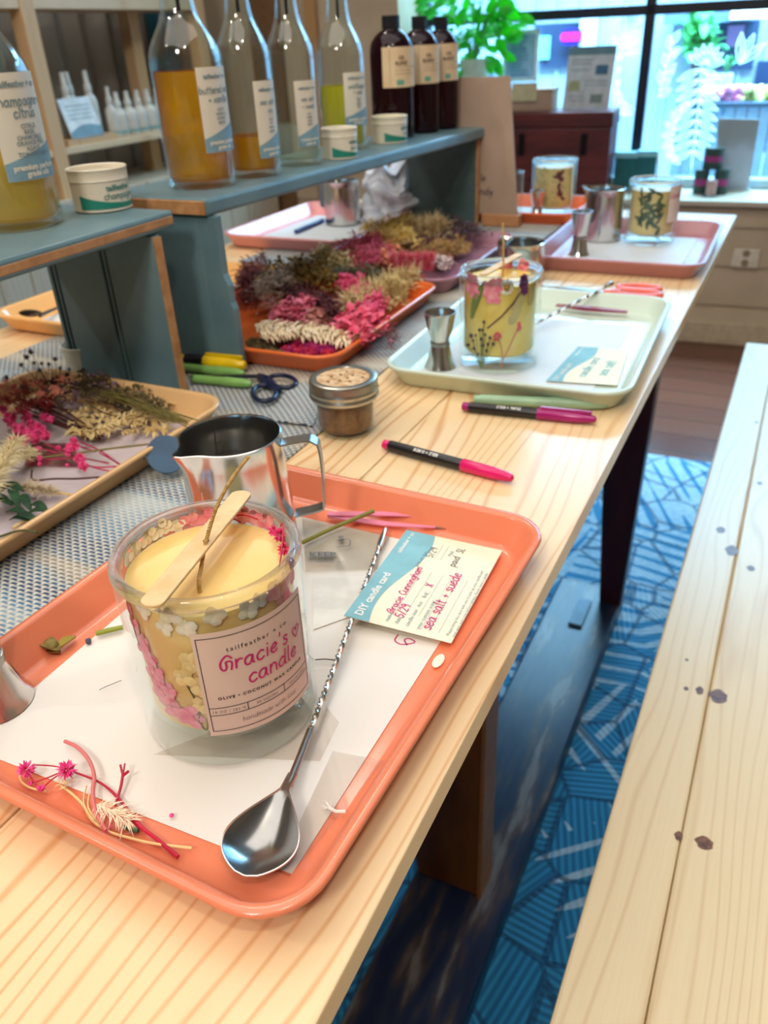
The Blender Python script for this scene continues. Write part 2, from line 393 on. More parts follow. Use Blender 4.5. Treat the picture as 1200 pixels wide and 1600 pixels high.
def cyl_fn(r, a0, z0, lift=0.0):
    """surface map for a cylinder of radius r: u along the girth from angle a0, v up from z0"""
    return lambda u, v: (math.cos(a0+u/r)*(r+lift), math.sin(a0+u/r)*(r+lift), z0+v)
def cyl_patch(mb, fn, u0, u1, v0, v1, n=16, top=None):
    vs = []
    for i in range(n+1):
        u = u0+(u1-u0)*i/n; tv = top(i/n) if top else v1
        vs += [fn(u, v0), fn(u, tv)]
    mb.add(vs, [(2*i, 2*i+2, 2*i+3, 2*i+1) for i in range(n)])

# ------------------------------------------------------------------ room shell
WTH = math.radians(4.5); WO = Vector((-0.2, 3.31, 0))
WUx = Vector((math.cos(WTH), math.sin(WTH), 0)); WN = Vector((-math.sin(WTH), math.cos(WTH), 0))
def onwall(px, py, v=0.0):
    d = ray(px, py); t = (v + (WO-EYEP).dot(WN))/d.dot(WN); p = EYEP + d*t
    return (p-WO).dot(WUx), p.z
def wall_build(mb, name, m, parent=None, **k):
    if parent: return mb.build(name, m, parent, **k)
    return mb.build(name, m, None, loc=WO, rot=(0, 0, WTH), **k)
def struct(o): return tag(o, kind='structure')

# reddish board floor
fm, nt, b = new_mat('floor_boards'); N, L = nt.nodes, nt.links
tc = N.new('ShaderNodeTexCoord'); mp = N.new('ShaderNodeMapping'); mp.inputs['Scale'].default_value = (1, 1, 1); L.new(tc.outputs['Object'], mp.inputs[0])
br = N.new('ShaderNodeTexBrick'); br.inputs['Scale'].default_value = 1.0; br.inputs['Brick Width'].default_value = 1.3; br.inputs['Row Height'].default_value = 0.12
br.inputs['Mortar Size'].default_value = 0.002; br.inputs['Color1'].default_value = lin((128, 76, 58)); br.inputs['Color2'].default_value = lin((104, 56, 46)); br.inputs['Mortar'].default_value = lin((50, 28, 24))
L.new(mp.outputs[0], br.inputs['Vector'])
mp2 = N.new('ShaderNodeMapping'); mp2.inputs['Scale'].default_value = (3, 40, 1); L.new(tc.outputs['Object'], mp2.inputs[0])
no = N.new('ShaderNodeTexNoise'); no.inputs['Scale'].default_value = 2.0; no.inputs['Detail'].default_value = 5; L.new(mp2.outputs[0], no.inputs['Vector'])
mx = N.new('ShaderNodeMix'); mx.data_type = 'RGBA'; mx.blend_type = 'MULTIPLY'; mx.inputs[0].default_value = 0.45
L.new(br.outputs['Color'], mx.inputs[6]); L.new(no.outputs['Color'], mx.inputs[7]); L.new(mx.outputs[2], b.inputs['Base Color'])
b.inputs['Roughness'].default_value = 0.22
struct(MB().box(-2.5, 2.4, -2.4, 3.5, -0.05, 0).build('floor', fm, smooth=False))

wallm = mat('wall_paint', (196, 176, 148), 0.6, rgb2=(186, 166, 138), scale=6)
trimm = mat('sill_paint', (206, 196, 176), 0.4, rgb2=(198, 186, 166), scale=8)
ceilm = mat('ceiling_paint', (238, 232, 222), 0.8)
struct(MB().box(-2.5, 2.4, -2.4, 3.8, 2.8, 2.85).build('ceiling', ceilm, smooth=False))
struct(MB().box(2.35, 2.4, -2.4, 3.7, 0, 2.8).build('wall_right', wallm, smooth=False))
struct(MB().box(-2.5, 2.4, -2.45, -2.4, 0, 2.8).build('wall_front', wallm, smooth=False))
# corrugated grey wall on the left
cm, nt, b = new_mat('corrugated_grey'); N, L = nt.nodes, nt.links
b.inputs['Base Color'].default_value = lin((138, 130, 118)); b.inputs['Roughness'].default_value = 0.45; b.inputs['Metallic'].default_value = 0.25
mb = MB(); n = 260; vs = []
for i in range(n+1):
    y = -2.4+6.0*i/n; x = -2.42+0.022*math.sin(y*2*PI/0.13)
    vs += [(x, y, 0), (x, y, 2.8)]
k = len(vs); vs += [(-2.5, -2.4, 0), (-2.5, -2.4, 2.8), (-2.5, 3.6, 0), (-2.5, 3.6, 2.8)]
mb.add(vs, [(2*i, 2*i+1, 2*i+3, 2*i+2) for i in range(n)]+[(k, k+1, k+3, k+2)])
struct(mb.build('wall_left', cm))
# whitewashed panelling below the shelves
pan = pine('whitewashed_boards', (196, 186, 166), (168, 146, 112), plank=0.115, lines=90, knots=False, axis='Z', rough=0.6, grain=0.3)
mb = MB()
for i in range(46):
    y = -2.2+i*0.115; mb.box(-2.06, -2.035, y+0.002, y+0.113, 0, 0.70)
mb.box(-2.40, -2.06, -2.2, 3.05, 0, 0.69)
struct(mb.build('wall_panelling_left', pan, smooth=False, bevel=0.003))

# window wall: lower boarded part, left part, head, right part (local frame u, v, z)
U0, U1, ZS, ZT = -1.30, 1.25, 0.515, 2.25
mb = MB(); zs = [0.085, 0.151, 0.299, 0.44, 0.512]
for i in range(4): mb.hexa([(-2.4, 0.0, zs[i]), (2.7, 0.0, zs[i]), (2.7, 0.28, zs[i]), (-2.4, 0.28, zs[i])], [(-2.4, 0.012, zs[i+1]-0.002), (2.7, 0.012, zs[i+1]-0.002), (2.7, 0.28, zs[i+1]-0.002), (-2.4, 0.28, zs[i+1]-0.002)])
mb.box(-2.4, 2.7, 0.014, 0.28, 0, 0.512)
mb.box(-2.4, U0, 0.0, 0.28, 0.5, 2.8); mb.box(U1, 2.7, 0.0, 0.28, 0.5, 2.8); mb.box(U0, U1, 0.0, 0.28, ZT, 2.8)
struct(wall_build(mb, 'wall_back', wallm, smooth=False))
struct(wall_build(MB().box(-2.4, 2.5, -0.018, 0.02, 0, 0.085), 'baseboard_back', mat('baseboard_paint', (206, 188, 158), 0.5), smooth=False, bevel=0.004))
struct(wall_build(MB().box(U0, U1, -0.03, 0.30, ZS, 0.535), 'trim_1', trimm, smooth=False, bevel=0.004))
# brown timber posts standing on the back wall
post = mat('raw_timber', (196, 158, 108), 0.6, rgb2=(176, 134, 84), scale=6, stretch=(1, 1, 0.1))
u, _ = onwall(482, 50); u2, _ = onwall(499, 50)
struct(wall_build(MB().box(u, u2, -0.03, -0.001, 0.0, 2.75), 'trim_2', post, smooth=False, bevel=0.004))
u, _ = onwall(392, 30); u2, _ = onwall(440, 30)
struct(wall_build(MB().box(u, u2, -0.025, -0.001, 0.0, 2.75), 'trim_3', mat('brown_timber', (120, 88, 56), 0.6), smooth=False, bevel=0.004))

# window
win = thing('window_1', None, None, WO, WTH); win['kind'] = 'structure'

blackm = mat('black_frame', (14, 26, 44), 0.35, rgb2=(10, 20, 36))
GV = 0.26
mb = MB(); z0, z1 = 0.535, ZT
for a, b_, c, d in ((U0, U1, 1.122, 1.156), (-0.427, -0.391, z0, z1), (0.47, 0.506, z0, z1), (U0, U0+0.04, z0, z1), (U1-0.04, U1, z0, z1), (U0, U1, z1-0.04, z1)):
    mb.box(a, b_, GV-0.02, GV+0.025, c, d)
mb.build('window_frame', blackm, win, smooth=False, bevel=0.003)
MB().box(U0, U1, GV-0.03, GV+0.03, z0, z0+0.035).build('bottom_rail', mat('pale_blue_paint', (170, 200, 214), 0.4), win, smooth=False, bevel=0.003)
MB().box(U0+0.04, U1-0.04, GV+0.002, GV+0.005, z0+0.03, z1-0.03).build('window_pane', glass('window_glass', (226, 244, 252), 0.35, base=0.04), win, smooth=False)
# white leaf and flower outlines drawn on the panes
drawm, nt, b = new_mat('window_chalk_white'); b.inputs['Base Color'].default_value = lin((240, 252, 255)); b.inputs['Roughness'].default_value = .8
_t = nt.nodes.new('ShaderNodeBsdfTranslucent'); _t.inputs[0].default_value = lin((244, 253, 255)); _m = nt.nodes.new('ShaderNodeMixShader'); _m.inputs[0].default_value = 0.75
nt.links.new(b.outputs[0], _m.inputs[1]); nt.links.new(_t.outputs[0], _m.inputs[2]); nt.links.new(_m.outputs[0], nt.nodes['Material Output'].inputs['Surface'])
def draw_mb(curves, wd=0.0034):
    mb = MB(); fn = lambda u, v: (u, GV-0.0006, v)
    for c in curves: ribbon(mb, [Vector((a, b_, 0)) for a, b_ in c], wd, fn)
    return mb
def leafcurve(u, z, ang, ln, wd):
    d = Vector((math.cos(ang), math.sin(ang))); n = Vector((-d.y, d.x)); p = Vector((u, z))
    L1 = [tuple(p+d*ln*t+n*wd*math.sin(PI*t)) for t in (0, .25, .5, .75, 1)]
    L2 = [tuple(p+d*ln*t-n*wd*math.sin(PI*t)) for t in (0, .25, .5, .75, 1)]
    return [L1, L2, [tuple(p), tuple(p+d*ln*0.8)]]
def PW(px, py): return onwall(px, py, GV)
cv = []
c0 = PW(1102, 100)      # open flower with pointed petals
for a in (30, 55, 80, 105, 130, 155, 5): cv += leafcurve(c0[0], c0[1], math.radians(a), 0.085+0.02*math.sin(a), 0.012)
c1 = PW(1155, 100)
for a in (70, 95, 40): cv += leafcurve(c1[0], c1[1], math.radians(a), 0.10, 0.014)
b0 = PW(1090, 250)
for i in range(9):       # tall fern
    y = 108+i*16; p = PW(1095-i*1.5, y)
    cv += leafcurve(p[0], p[1], math.radians(205), 0.085, 0.011) + leafcurve(p[0], p[1], math.radians(-25), 0.085, 0.011)
cv.append([PW(1097, 105), PW(1090, 180), PW(1080, 262)])
for i in range(10):
    p = PW(1048-i*2.2, 70+i*9); cv += leafcurve(p[0], p[1], math.radians(60+40*math.sin(i*2.0)), 0.05, 0.012)
    p = PW(1062-i*1.5, 170+i*8); cv += leafcurve(p[0], p[1], math.radians(20+i*33), 0.05, 0.01)
draw_mb(cv).build('leaf_drawing', drawm, win)
cv = []
for i in range(8):
    p = PW(975-i*1.5, 60+i*16); cv += leafcurve(p[0], p[1], math.radians(30+i*47), 0.07, 0.016) + leafcurve(p[0], p[1], math.radians(100+i*35), 0.06, 0.012)
for i in range(6):
    p = PW(985-i*2, 40+i*9); cv += leafcurve(p[0], p[1], math.radians(110-i*20), 0.075, 0.008)
draw_mb(cv).build('leaf_drawing', drawm, win)

# outlet on the window wall
ol = thing('wall_outlet', 'white wall outlet plate on the boarded wall below the window', 'outlet', WO+WUx*0.054, WTH)
MB().box(-0.047, 0.047, -0.010, -0.0005, 0.297, 0.366).build('cover_plate', mat('outlet_white', (226, 214, 192), 0.4), ol, smooth=False, bevel=0.004)
for z in (0.350, 0.316):
    MB().lathe([(0.0, 0), (0.013, 0), (0.013, 0.003), (0.0, 0.003)], 20, cap0=False, cap1=False).build('socket', mat('outlet_socket', (150, 128, 96), 0.5), ol, loc=(0, -0.0095, z), rot=(PI/2, 0, 0))

# ------------------------------------------------------------------ outside the window
def tY(px, py, Y): return atY(px, py, Y)
YF = 7.6
side = mat('facade_siding', (150, 170, 188), 0.7, rgb2=(132, 154, 176), scale=1.5)
bld = thing('shop_building', 'pale blue building with dark shop windows across the street', 'building', (0, YF, 0))
a = tY(560, -160, YF); b_ = tY(1420, 520, YF)
mb = MB(); mb.box(a.x-1, b_.x+2.5, 0.0, 0.3, -0.4, 4.6)
for i in range(60): x = a.x+i*0.18; mb.box(x, x+0.03, -0.02, 0.0, -0.4, 4.6)
mb.build('wall', side, bld, smooth=False)
def panel(px0, py0, px1, py1, name, m, dy=0.03, off=0.0, parent=bld):
    p = tY(px0, py0, YF); q = tY(px1, py1, YF)
    return MB().box(p.x, q.x, -dy-off, -off, q.z, p.z).build(name, m, parent, smooth=False)
dark = mat('dark_shop_glass', (52, 72, 104), 0.15, rgb2=(34, 52, 84), scale=2)
panel(838, 38, 912, 104, 'window', dark, 0.05); panel(1126, 34, 1176, 108, 'window', dark, 0.05); panel(1185, 95, 1230, 140, 'window', dark, 0.05)
panel(700, 36, 790, 110, 'window', mat('pale_shop_glass', (176, 206, 226), 0.2), 0.05)
panel(913, 22, 932, 96, 'pillar', mat('white_pillar', (214, 236, 240), 0.6), 0.12)
panel(846, 56, 862, 92, 'poster', mat('teal_poster', (120, 200, 210), 0.6), 0.02, 0.06)
panel(1140, 40, 1160, 72, 'poster', mat('mauve_poster', (150, 120, 170), 0.6), 0.02, 0.06)
panel(1056, 16, 1180, 32, 'awning', mat('slate_awning', (90, 116, 150), 0.6), 0.5)
lm, nt, b = new_mat('strip_light'); b.inputs['Emission Color'].default_value = (0.8, 1, 1, 1); b.inputs['Emission Strength'].default_value = 3.0
panel(1155, 14, 1215, 27, 'strip_light', lm, 0.05, 0.52)
nm, nt, b = new_mat('neon_red'); b.inputs['Base Color'].default_value = lin((255, 20, 80)); b.inputs['Emission Color'].default_value = lin((255, 10, 90)); b.inputs['Emission Strength'].default_value = 2.2
nb, nt, b = new_mat('neon_blue'); b.inputs['Base Color'].default_value = lin((40, 20, 255)); b.inputs['Emission Color'].default_value = lin((40, 10, 255)); b.inputs['Emission Strength'].default_value = 2.0
ne = thing('neon_sign', 'small glowing red sign with blue border in shop window across the street', 'sign', (0, YF-0.16, 0))
p = tY(877, 46, YF-0.16); q = tY(908, 69, YF-0.16)
mb = MB(); mb.prism([(x+(p.x+q.x)/2, y) for x, y in rrect(q.x-p.x, p.z-q.z, 0.04)], 0, 0.03)
o = mb.build('border', nb, ne, smooth=False); o.rotation_euler = (PI/2, 0, 0); o.location = (0, 0.03, (p.z+q.z)/2)
mb = MB(); mb.prism([(x+(p.x+q.x)/2, y) for x, y in rrect((q.x-p.x)*0.95, (p.z-q.z)*0.5, 0.02)], 0, 0.01)
o = mb.build('lettering_panel', nm, ne, smooth=False); o.rotation_euler = (PI/2, 0, 0); o.location = (0, -0.001, (p.z+q.z)/2)
# pavement
g = MB().box(-9, 9, 3.75, 12, -0.5, -0.42).build('pavement', mat('pavement_grey', (170, 184, 194), 0.8), smooth=False); struct(g)
# patio fence, planter with pink flowers
YP = 5.0
fe = thing('patio_fence', 'pale blue vertical board fence on the patio outside window', 'fence', (0, YP-.06, 0))
p = tY(1062, 166, YP); q = tY(1260, 262, YP)
mb = MB(); x = p.x
while x < q.x: mb.box(x, x+0.05, 0, 0.02, -0.42, p.z); x += 0.058
mb.build('boards', mat('fence_blue', (150, 184, 214), 0.7), fe, smooth=False)
MB().box(p.x, q.x, -0.03, 0.03, p.z, p.z+0.02).build('top_rail', mat('fence_dark', (60, 84, 110), 0.6), fe, smooth=False)
pl = thing('flower_planter', 'patio planter full of pink and yellow flowers behind the fence', 'planter', (0, YP+0.15, 0))
p = tY(1098, 158, YP+0.12); q = tY(1230, 172, YP+0.12)
MB().box(p.x, q.x, -0.09, 0.09, q.z-0.2, p.z).build('trough', mat('fence_dark2', (70, 90, 110), 0.6), pl, smooth=False)
for nme, c, x0, x1 in (('pink_flowers', (236, 150, 200), 1098, 1165), ('yellow_flowers', (216, 226, 140), 1160, 1225)):
    mb = MB()
    for i in range(90):
        P_ = tY(rnd.uniform(x0, x1), rnd.uniform(138, 158), YP+0.12); mb.ball((P_.x, rnd.uniform(-0.08, 0.08), P_.z), rnd.uniform(0.012, 0.025), 6, 4)
    mb.build(nme, mat(nme+'_m', c, 0.7), pl)
bu = thing('patio_shrub', 'bright green shrub against the building across the street', 'shrub', (0, 6.6, -0.42))
mb = MB()
for i in range(160):
    P_ = tY(rnd.gauss(1092, 10), rnd.gauss(62, 14), 6.6); mb.leaf((P_.x, rnd.uniform(-0.15, 0.15), P_.z+0.42), (rnd.gauss(0, 1), rnd.gauss(0, 1), rnd.gauss(0.3, 1)), 0.12, 0.06)
mb.build('foliage', mat('shrub_green', (80, 190, 110), 0.6), bu)
P_ = tY(1092, 62, 6.6); MB().tube([(P_.x, 0, 0), (P_.x, 0, P_.z+0.42)], 0.03).build('trunk', mat('shrub_bark', (90, 80, 70), 0.8), bu)
for px in (1110, 1132):
    P_ = tY(px, 134, YP+0.35); t = thing('patio_pot', 'pale square pot on the patio, %s of the two behind the flowers' % ('left' if px == 1110 else 'right'), 'pot', (P_.x, YP+0.35, P_.z-0.3), 0)
    MB().box(-0.035, 0.035, -0.035, 0.035, 0.15, 0.36).build('pot', mat('patio_pot_white', (196, 226, 232), 0.6), t, smooth=False, bevel=0.004)
    mb = MB()
    for i in range(14): mb.leaf((0, 0, 0.36), (rnd.gauss(0, .5), rnd.gauss(0, .5), 1), 0.09, 0.03)
    mb.build('plant', mat('patio_pot_leaf', (90, 180, 120), 0.6), t)
    MB().box(-0.02, 0.02, -0.02, 0.02, -(P_.z-0.3+0.42), 0.15).build('stand', mat('patio_pot_stand', (150, 170, 180), 0.6), t, smooth=False)

# ------------------------------------------------------------------ rug
rm, nt, b = new_mat('rug_weave'); N, L = nt.nodes, nt.links
tc = N.new('ShaderNodeTexCoord')
def nmath(op, *v):
    n = N.new('ShaderNodeMath'); n.operation = op
    for i, x in enumerate(v):
        if isinstance(x, (int, float)): n.inputs[i].default_value = x
        else: L.new(x, n.inputs[i])
    return n.outputs[0]
vo = N.new('ShaderNodeTexVoronoi'); vo.inputs['Scale'].default_value = 9.0; L.new(tc.outputs['Object'], vo.inputs['Vector'])
big = N.new('ShaderNodeTexVoronoi'); big.inputs['Scale'].default_value = 3.2; L.new(tc.outputs['Object'], big.inputs['Vector'])
def stripes(vor, freq):
    sp = N.new('ShaderNodeSeparateXYZ'); L.new(tc.outputs['Object'], sp.inputs[0])
    sc_ = N.new('ShaderNodeSeparateColor'); L.new(vor.outputs['Color'], sc_.inputs[0])
    an = nmath('MULTIPLY', sc_.outputs[0], 6.28)
    ph = nmath('ADD', nmath('MULTIPLY', sp.outputs[0], nmath('COSINE', an)), nmath('MULTIPLY', sp.outputs[1], nmath('SINE', an)))
    return nmath('SINE', nmath('MULTIPLY', ph, freq)), sc_.outputs[1]
s1, r1 = stripes(vo, 560.0); s2, r2 = stripes(big, 150.0)
edge = N.new('ShaderNodeTexVoronoi'); edge.feature = 'DISTANCE_TO_EDGE'; edge.inputs['Scale'].default_value = 9.0; L.new(tc.outputs['Object'], edge.inputs['Vector'])
cr = N.new('ShaderNodeValToRGB'); cr.color_ramp.elements[0].position = 0.0; cr.color_ramp.elements[0].color = lin((10, 92, 142)); cr.color_ramp.elements[1].position = 1.0; cr.color_ramp.elements[1].color = lin((52, 164, 212))
L.new(nmath('MULTIPLY_ADD', s1, 0.32, 0.5), cr.inputs[0])
zone = N.new('ShaderNodeTexNoise'); zone.inputs['Scale'].default_value = 2.4; zone.inputs['Detail'].default_value = 2; L.new(tc.outputs['Object'], zone.inputs['Vector'])
sepz = N.new('ShaderNodeSeparateXYZ'); L.new(tc.outputs['Object'], sepz.inputs[0])
far_light = nmath('MULTIPLY', nmath('SUBTRACT', sepz.outputs[1], 1.0), 0.22)  # whiter towards the far end: the stronger light there put into the colour
white = nmath('GREATER_THAN', nmath('ADD', nmath('MULTIPLY', s2, 0.18), nmath('ADD', zone.outputs['Fac'], far_light)), 0.60)
fz = N.new('ShaderNodeTexNoise'); fz.inputs['Scale'].default_value = 90; L.new(tc.outputs['Object'], fz.inputs['Vector'])
wamt = nmath('MULTIPLY', white, nmath('MULTIPLY_ADD', fz.outputs['Fac'], 0.9, 0.25))
mx = N.new('ShaderNodeMix'); mx.data_type = 'RGBA'; mx.clamp_factor = True; L.new(wamt, mx.inputs[0]); L.new(cr.outputs[0], mx.inputs[6]); mx.inputs[7].default_value = lin((200, 224, 236))
em = nmath('LESS_THAN', edge.outputs['Distance'], 0.035)
mx2 = N.new('ShaderNodeMix'); mx2.data_type = 'RGBA'; L.new(nmath('MULTIPLY', em, 0.65), mx2.inputs[0]); L.new(mx.outputs[2], mx2.inputs[6]); mx2.inputs[7].default_value = lin((8, 60, 100))
L.new(mx2.outputs[2], b.inputs['Base Color']); b.inputs['Roughness'].default_value = 0.75
bp = N.new('ShaderNodeBump'); bp.inputs['Strength'].default_value = 0.5; bp.inputs['Distance'].default_value = 0.002; L.new(s1, bp.inputs['Height']); L.new(bp.outputs[0], b.inputs['Normal'])
p1 = at(1012, 699, 0.006); p2 = at(1121, 715, 0.006)
mb = MB(); mb.prism([(-0.95, -1.2), (0.95, -1.2), (0.95, 2.27), (-0.95, 2.20)], 0.0005, 0.006)
tag(mb.build('rug', rm, smooth=False), 'blue and white patterned woven rug on the floor between table and bench', 'rug')

# ------------------------------------------------------------------ table
tb = thing('workshop_table', 'long pale pine plank table standing on dark timber trestles', 'table', (0, 0, 0))
pine_t = pine('table_pine', (236, 207, 162), (204, 140, 76), plank=0.1985, off=0.5075+0.0, rough=0.30, lines=150, grain=0.55)
mb = MB(); edges = [-1.02, -0.909, -0.7105, -0.512, -0.3125, -0.113]
TE = 1.865
for i in range(5): mb.box(edges[i]+0.0006, edges[i+1]-0.0006, -0.62, TE+0.002*(i % 2), 0.7312, 0.75)
mb.build('tabletop', pine_t, tb, smooth=False, bevel=0.0012)
legd = mat('dark_stained_timber', (66, 26, 36), 0.35, rgb2=(40, 14, 24), scale=18, stretch=(1, 1, 0.15))
legb = mat('brown_stained_timber', (122, 72, 26), 0.42, rgb2=(84, 44, 16), scale=20, stretch=(1, 1, 0.2))
MB().hexa([(-0.222, 1.40, 0.05), (-0.178, 1.40, 0.05), (-0.178, 1.44, 0.05), (-0.222, 1.44, 0.05)], [(-0.272, 1.40, 0.731), (-0.163, 1.40, 0.731), (-0.163, 1.44, 0.731), (-0.272, 1.44, 0.731)]).build('leg', legd, tb, smooth=False, bevel=0.003)
MB().hexa([(-0.314, 0.66, 0.05), (-0.222, 0.66, 0.05), (-0.222, 0.70, 0.05), (-0.314, 0.70, 0.05)], [(-0.40, 0.66, 0.731), (-0.217, 0.66, 0.731), (-0.217, 0.70, 0.731), (-0.40, 0.70, 0.731)]).build('leg', legb, tb, smooth=False, bevel=0.004)
MB().box(-0.222, -0.2165, 0.657, 0.703, 0.05, 0.731).build('leg_edge_strip', mat('pale_leg_edge', (170, 112, 66), 0.45), tb, smooth=False)  # right side of the near leg, paler brown than its front
for y in (0.66, 1.40):
    MB().hexa([(-0.95, y, 0.05), (-0.86, y, 0.05), (-0.86, y+0.04, 0.05), (-0.95, y+0.04, 0.05)], [(-0.95, y, 0.731), (-0.80, y, 0.731), (-0.80, y+0.04, 0.731), (-0.95, y+0.04, 0.731)]).build('leg', legd, tb, smooth=False, bevel=0.003)
    MB().box(-0.86, -0.31, y+0.008, y+0.03, 0.60, 0.68).build('cross_rail', legb, tb, smooth=False, bevel=0.003)
# worn, blue painted foot rail
wm, nt, b = new_mat('worn_blue_rail'); N, L = nt.nodes, nt.links
tc = N.new('ShaderNodeTexCoord'); mp = N.new('ShaderNodeMapping'); mp.inputs['Scale'].default_value = (40, 7, 10); L.new(tc.outputs['Object'], mp.inputs[0])
n1 = N.new('ShaderNodeTexNoise'); n1.inputs['Scale'].default_value = 1.0; n1.inputs['Detail'].default_value = 6; L.new(mp.outputs[0], n1.inputs['Vector'])
r = N.new('ShaderNodeValToRGB'); e = r.color_ramp.elements; e[0].position = 0.40; e[0].color = lin((20, 34, 66)); e[1].position = 0.66; e[1].color = lin((116, 112, 112)); x = e.new(0.5); x.color = lin((34, 46, 72)); x = e.new(0.58); x.color = lin((74, 62, 62))
L.new(n1.outputs['Fac'], r.inputs[0]); L.new(r.outputs[0], b.inputs['Base Color']); b.inputs['Roughness'].default_value = 0.34
MB().box(-0.318, -0.180, -0.55, 1.46, 0.0065, 0.05).build('foot_rail', wm, tb, smooth=False, bevel=0.004)
MB().box(-0.97, -0.84, -0.55, 1.46, 0.0065, 0.05).build('foot_rail', wm, tb, smooth=False, bevel=0.004)
# diagonal brace beside the near leg
MB().hexa([(-0.345, 0.30, 0.05), (-0.325, 0.30, 0.05), (-0.325, 0.34, 0.05), (-0.345, 0.34, 0.05)], [(-0.345, 0.61, 0.60), (-0.325, 0.61, 0.60), (-0.325, 0.655, 0.60), (-0.345, 0.655, 0.60)]).build('brace', legb, tb, smooth=False, bevel=0.003)
sh = MB().hexa([(-0.262, 1.30, 0.0505), (-0.235, 1.30, 0.0505), (-0.235, 1.39, 0.0505), (-0.262, 1.39, 0.0505)], [(-0.262, 1.30, 0.057), (-0.235, 1.30, 0.057), (-0.235, 1.39, 0.057), (-0.262, 1.39, 0.057)]).build('wood_shim', mat('pale_blue_shim', (120, 160, 190), 0.5), smooth=False)
tag(sh, 'small pale blue offcut lying on foot rail by the dark far leg', 'offcut')

# ------------------------------------------------------------------ bench
bn = thing('pine_bench', 'long pale pine bench standing on the rug beside the table', 'bench', (0, 0, 0))
bench_m = pine('bench_pine', (236, 212, 170), (208, 168, 116), plank=0.32, off=0.052, rough=0.33, lines=120, grain=0.25, knots=False)
bench_w = pine('bench_pine_lit', (240, 206, 152), (214, 160, 96), plank=0.4, off=0.0, rough=0.36, lines=110, grain=0.3, knots=False)  # right board warmer: the brighter lit side of the seat put into colour
mb = MB(); mb.box(-0.052, 0.0125, -0.75, 1.977, 0.415, 0.45); mb.box(0.0131, 0.125, -0.75, 1.977, 0.415, 0.45)
mb.build('seat', bench_m, bn, smooth=False, bevel=0.003)
mb = MB(); mb.box(0.1256, 0.29, -0.75, 1.977, 0.415, 0.45)
mb.build('seat_board', bench_w, bn, smooth=False, bevel=0.003)
knm = mat('knot_brown', (136, 88, 56), 0.4, rgb2=(86, 50, 34), scale=160)
for px, py, a_, b2 in ((1060, 1306, .0035, .0045), (1100, 1317, .0075, .0065), (1122, 1088, .009, .010), (1093, 1079, .004, .006), (1072, 1076, .0025, .003), (1143, 860, .008, .012), (1126, 828, .006, .008), (1173, 888, .005, .006), (1187, 755, .004, .005), (1182, 660, .003, .004), (1073, 1031, .002, .002)):
    c = at(px, py, 0.45); mb = MB(); mb.add([(c.x+a_*math.cos(2*PI*k/14)*(1+0.2*math.sin(k*2.1)), c.y+b2*1.2*math.sin(2*PI*k/14), 0.45015) for k in range(14)], [tuple(range(14))]); mb.build('knot', knm, bn)
for y in (-0.4, 0.55, 1.75):
    for x in (-0.02, 0.22): MB().box(x, x+0.05, y, y+0.05, 0.0065, 0.415).build('leg', bench_m, bn, smooth=False, bevel=0.002)

# ------------------------------------------------------------------ woven runner
um, nt, b = new_mat('runner_knit'); N, L = nt.nodes, nt.links
tc = N.new('ShaderNodeTexCoord'); sp = N.new('ShaderNodeSeparateXYZ'); L.new(tc.outputs['Object'], sp.inputs[0])
def nmath(op, *v):
    n = N.new('ShaderNodeMath'); n.operation = op
    for i, x in enumerate(v):
        if isinstance(x, (int, float)): n.inputs[i].default_value = x
        else: L.new(x, n.inputs[i])
    return n.outputs[0]
X, Y = sp.outputs[0], sp.outputs[1]
row = nmath('FLOOR', nmath('MULTIPLY', Y, 250.0)); odd = nmath('MULTIPLY', nmath('MODULO', row, 2.0), 1.57)
sx = nmath('SINE', nmath('ADD', nmath('MULTIPLY', X, 760.0), nmath('MULTIPLY', odd, 2.0)))
sy = nmath('SINE', nmath('MULTIPLY', Y, 1571.0))
st = nmath('MULTIPLY', nmath('MULTIPLY_ADD', sx, 0.5, 0.5), nmath('MULTIPLY_ADD', sy, 0.5, 0.5))
cb = N.new('ShaderNodeCombineXYZ'); L.new(nmath('MULTIPLY', X, 2.2), cb.inputs[0]); L.new(nmath('MULTIPLY', Y, 13.0), cb.inputs[1])
nz = N.new('ShaderNodeTexNoise'); nz.inputs['Scale'].default_value = 1.25; nz.inputs['Detail'].default_value = 2; nz.inputs['Roughness'].default_value = 0.4; L.new(cb.outputs[0], nz.inputs['Vector'])
r = N.new('ShaderNodeValToRGB'); e = r.color_ramp.elements; e[0].position = 0.34; e[0].color = lin((158, 172, 176)); e[1].position = 0.72; e[1].color = lin((196, 190, 172))
for ps, c in ((0.42, (78, 118, 146)), (0.50, (52, 66, 96)), (0.56, (58, 92, 118)), (0.62, (140, 122, 104))):
    x = e.new(ps); x.color = lin(c)
L.new(nz.outputs['Fac'], r.inputs[0])
mx = N.new('ShaderNodeMix'); mx.data_type = 'RGBA'; L.new(nmath('MINIMUM', nmath('MULTIPLY', st, 3.2), 1.0), mx.inputs[0]); mx.inputs[6].default_value = lin((196, 191, 176)); L.new(r.outputs[0], mx.inputs[7])
L.new(mx.outputs[2], b.inputs['Base Color']); b.inputs['Roughness'].default_value = 0.85
bp = N.new('ShaderNodeBump'); bp.inputs['Strength'].default_value = 0.7; bp.inputs['Distance'].default_value = 0.0012; L.new(nmath('SUBTRACT', 1.0, st), bp.inputs['Height']); L.new(bp.outputs[0], b.inputs['Normal'])
mb = MB(); nx, ny = 16, 90; x0, x1, y0, y1 = -0.905, -0.388, -0.5, 1.70
vs = []
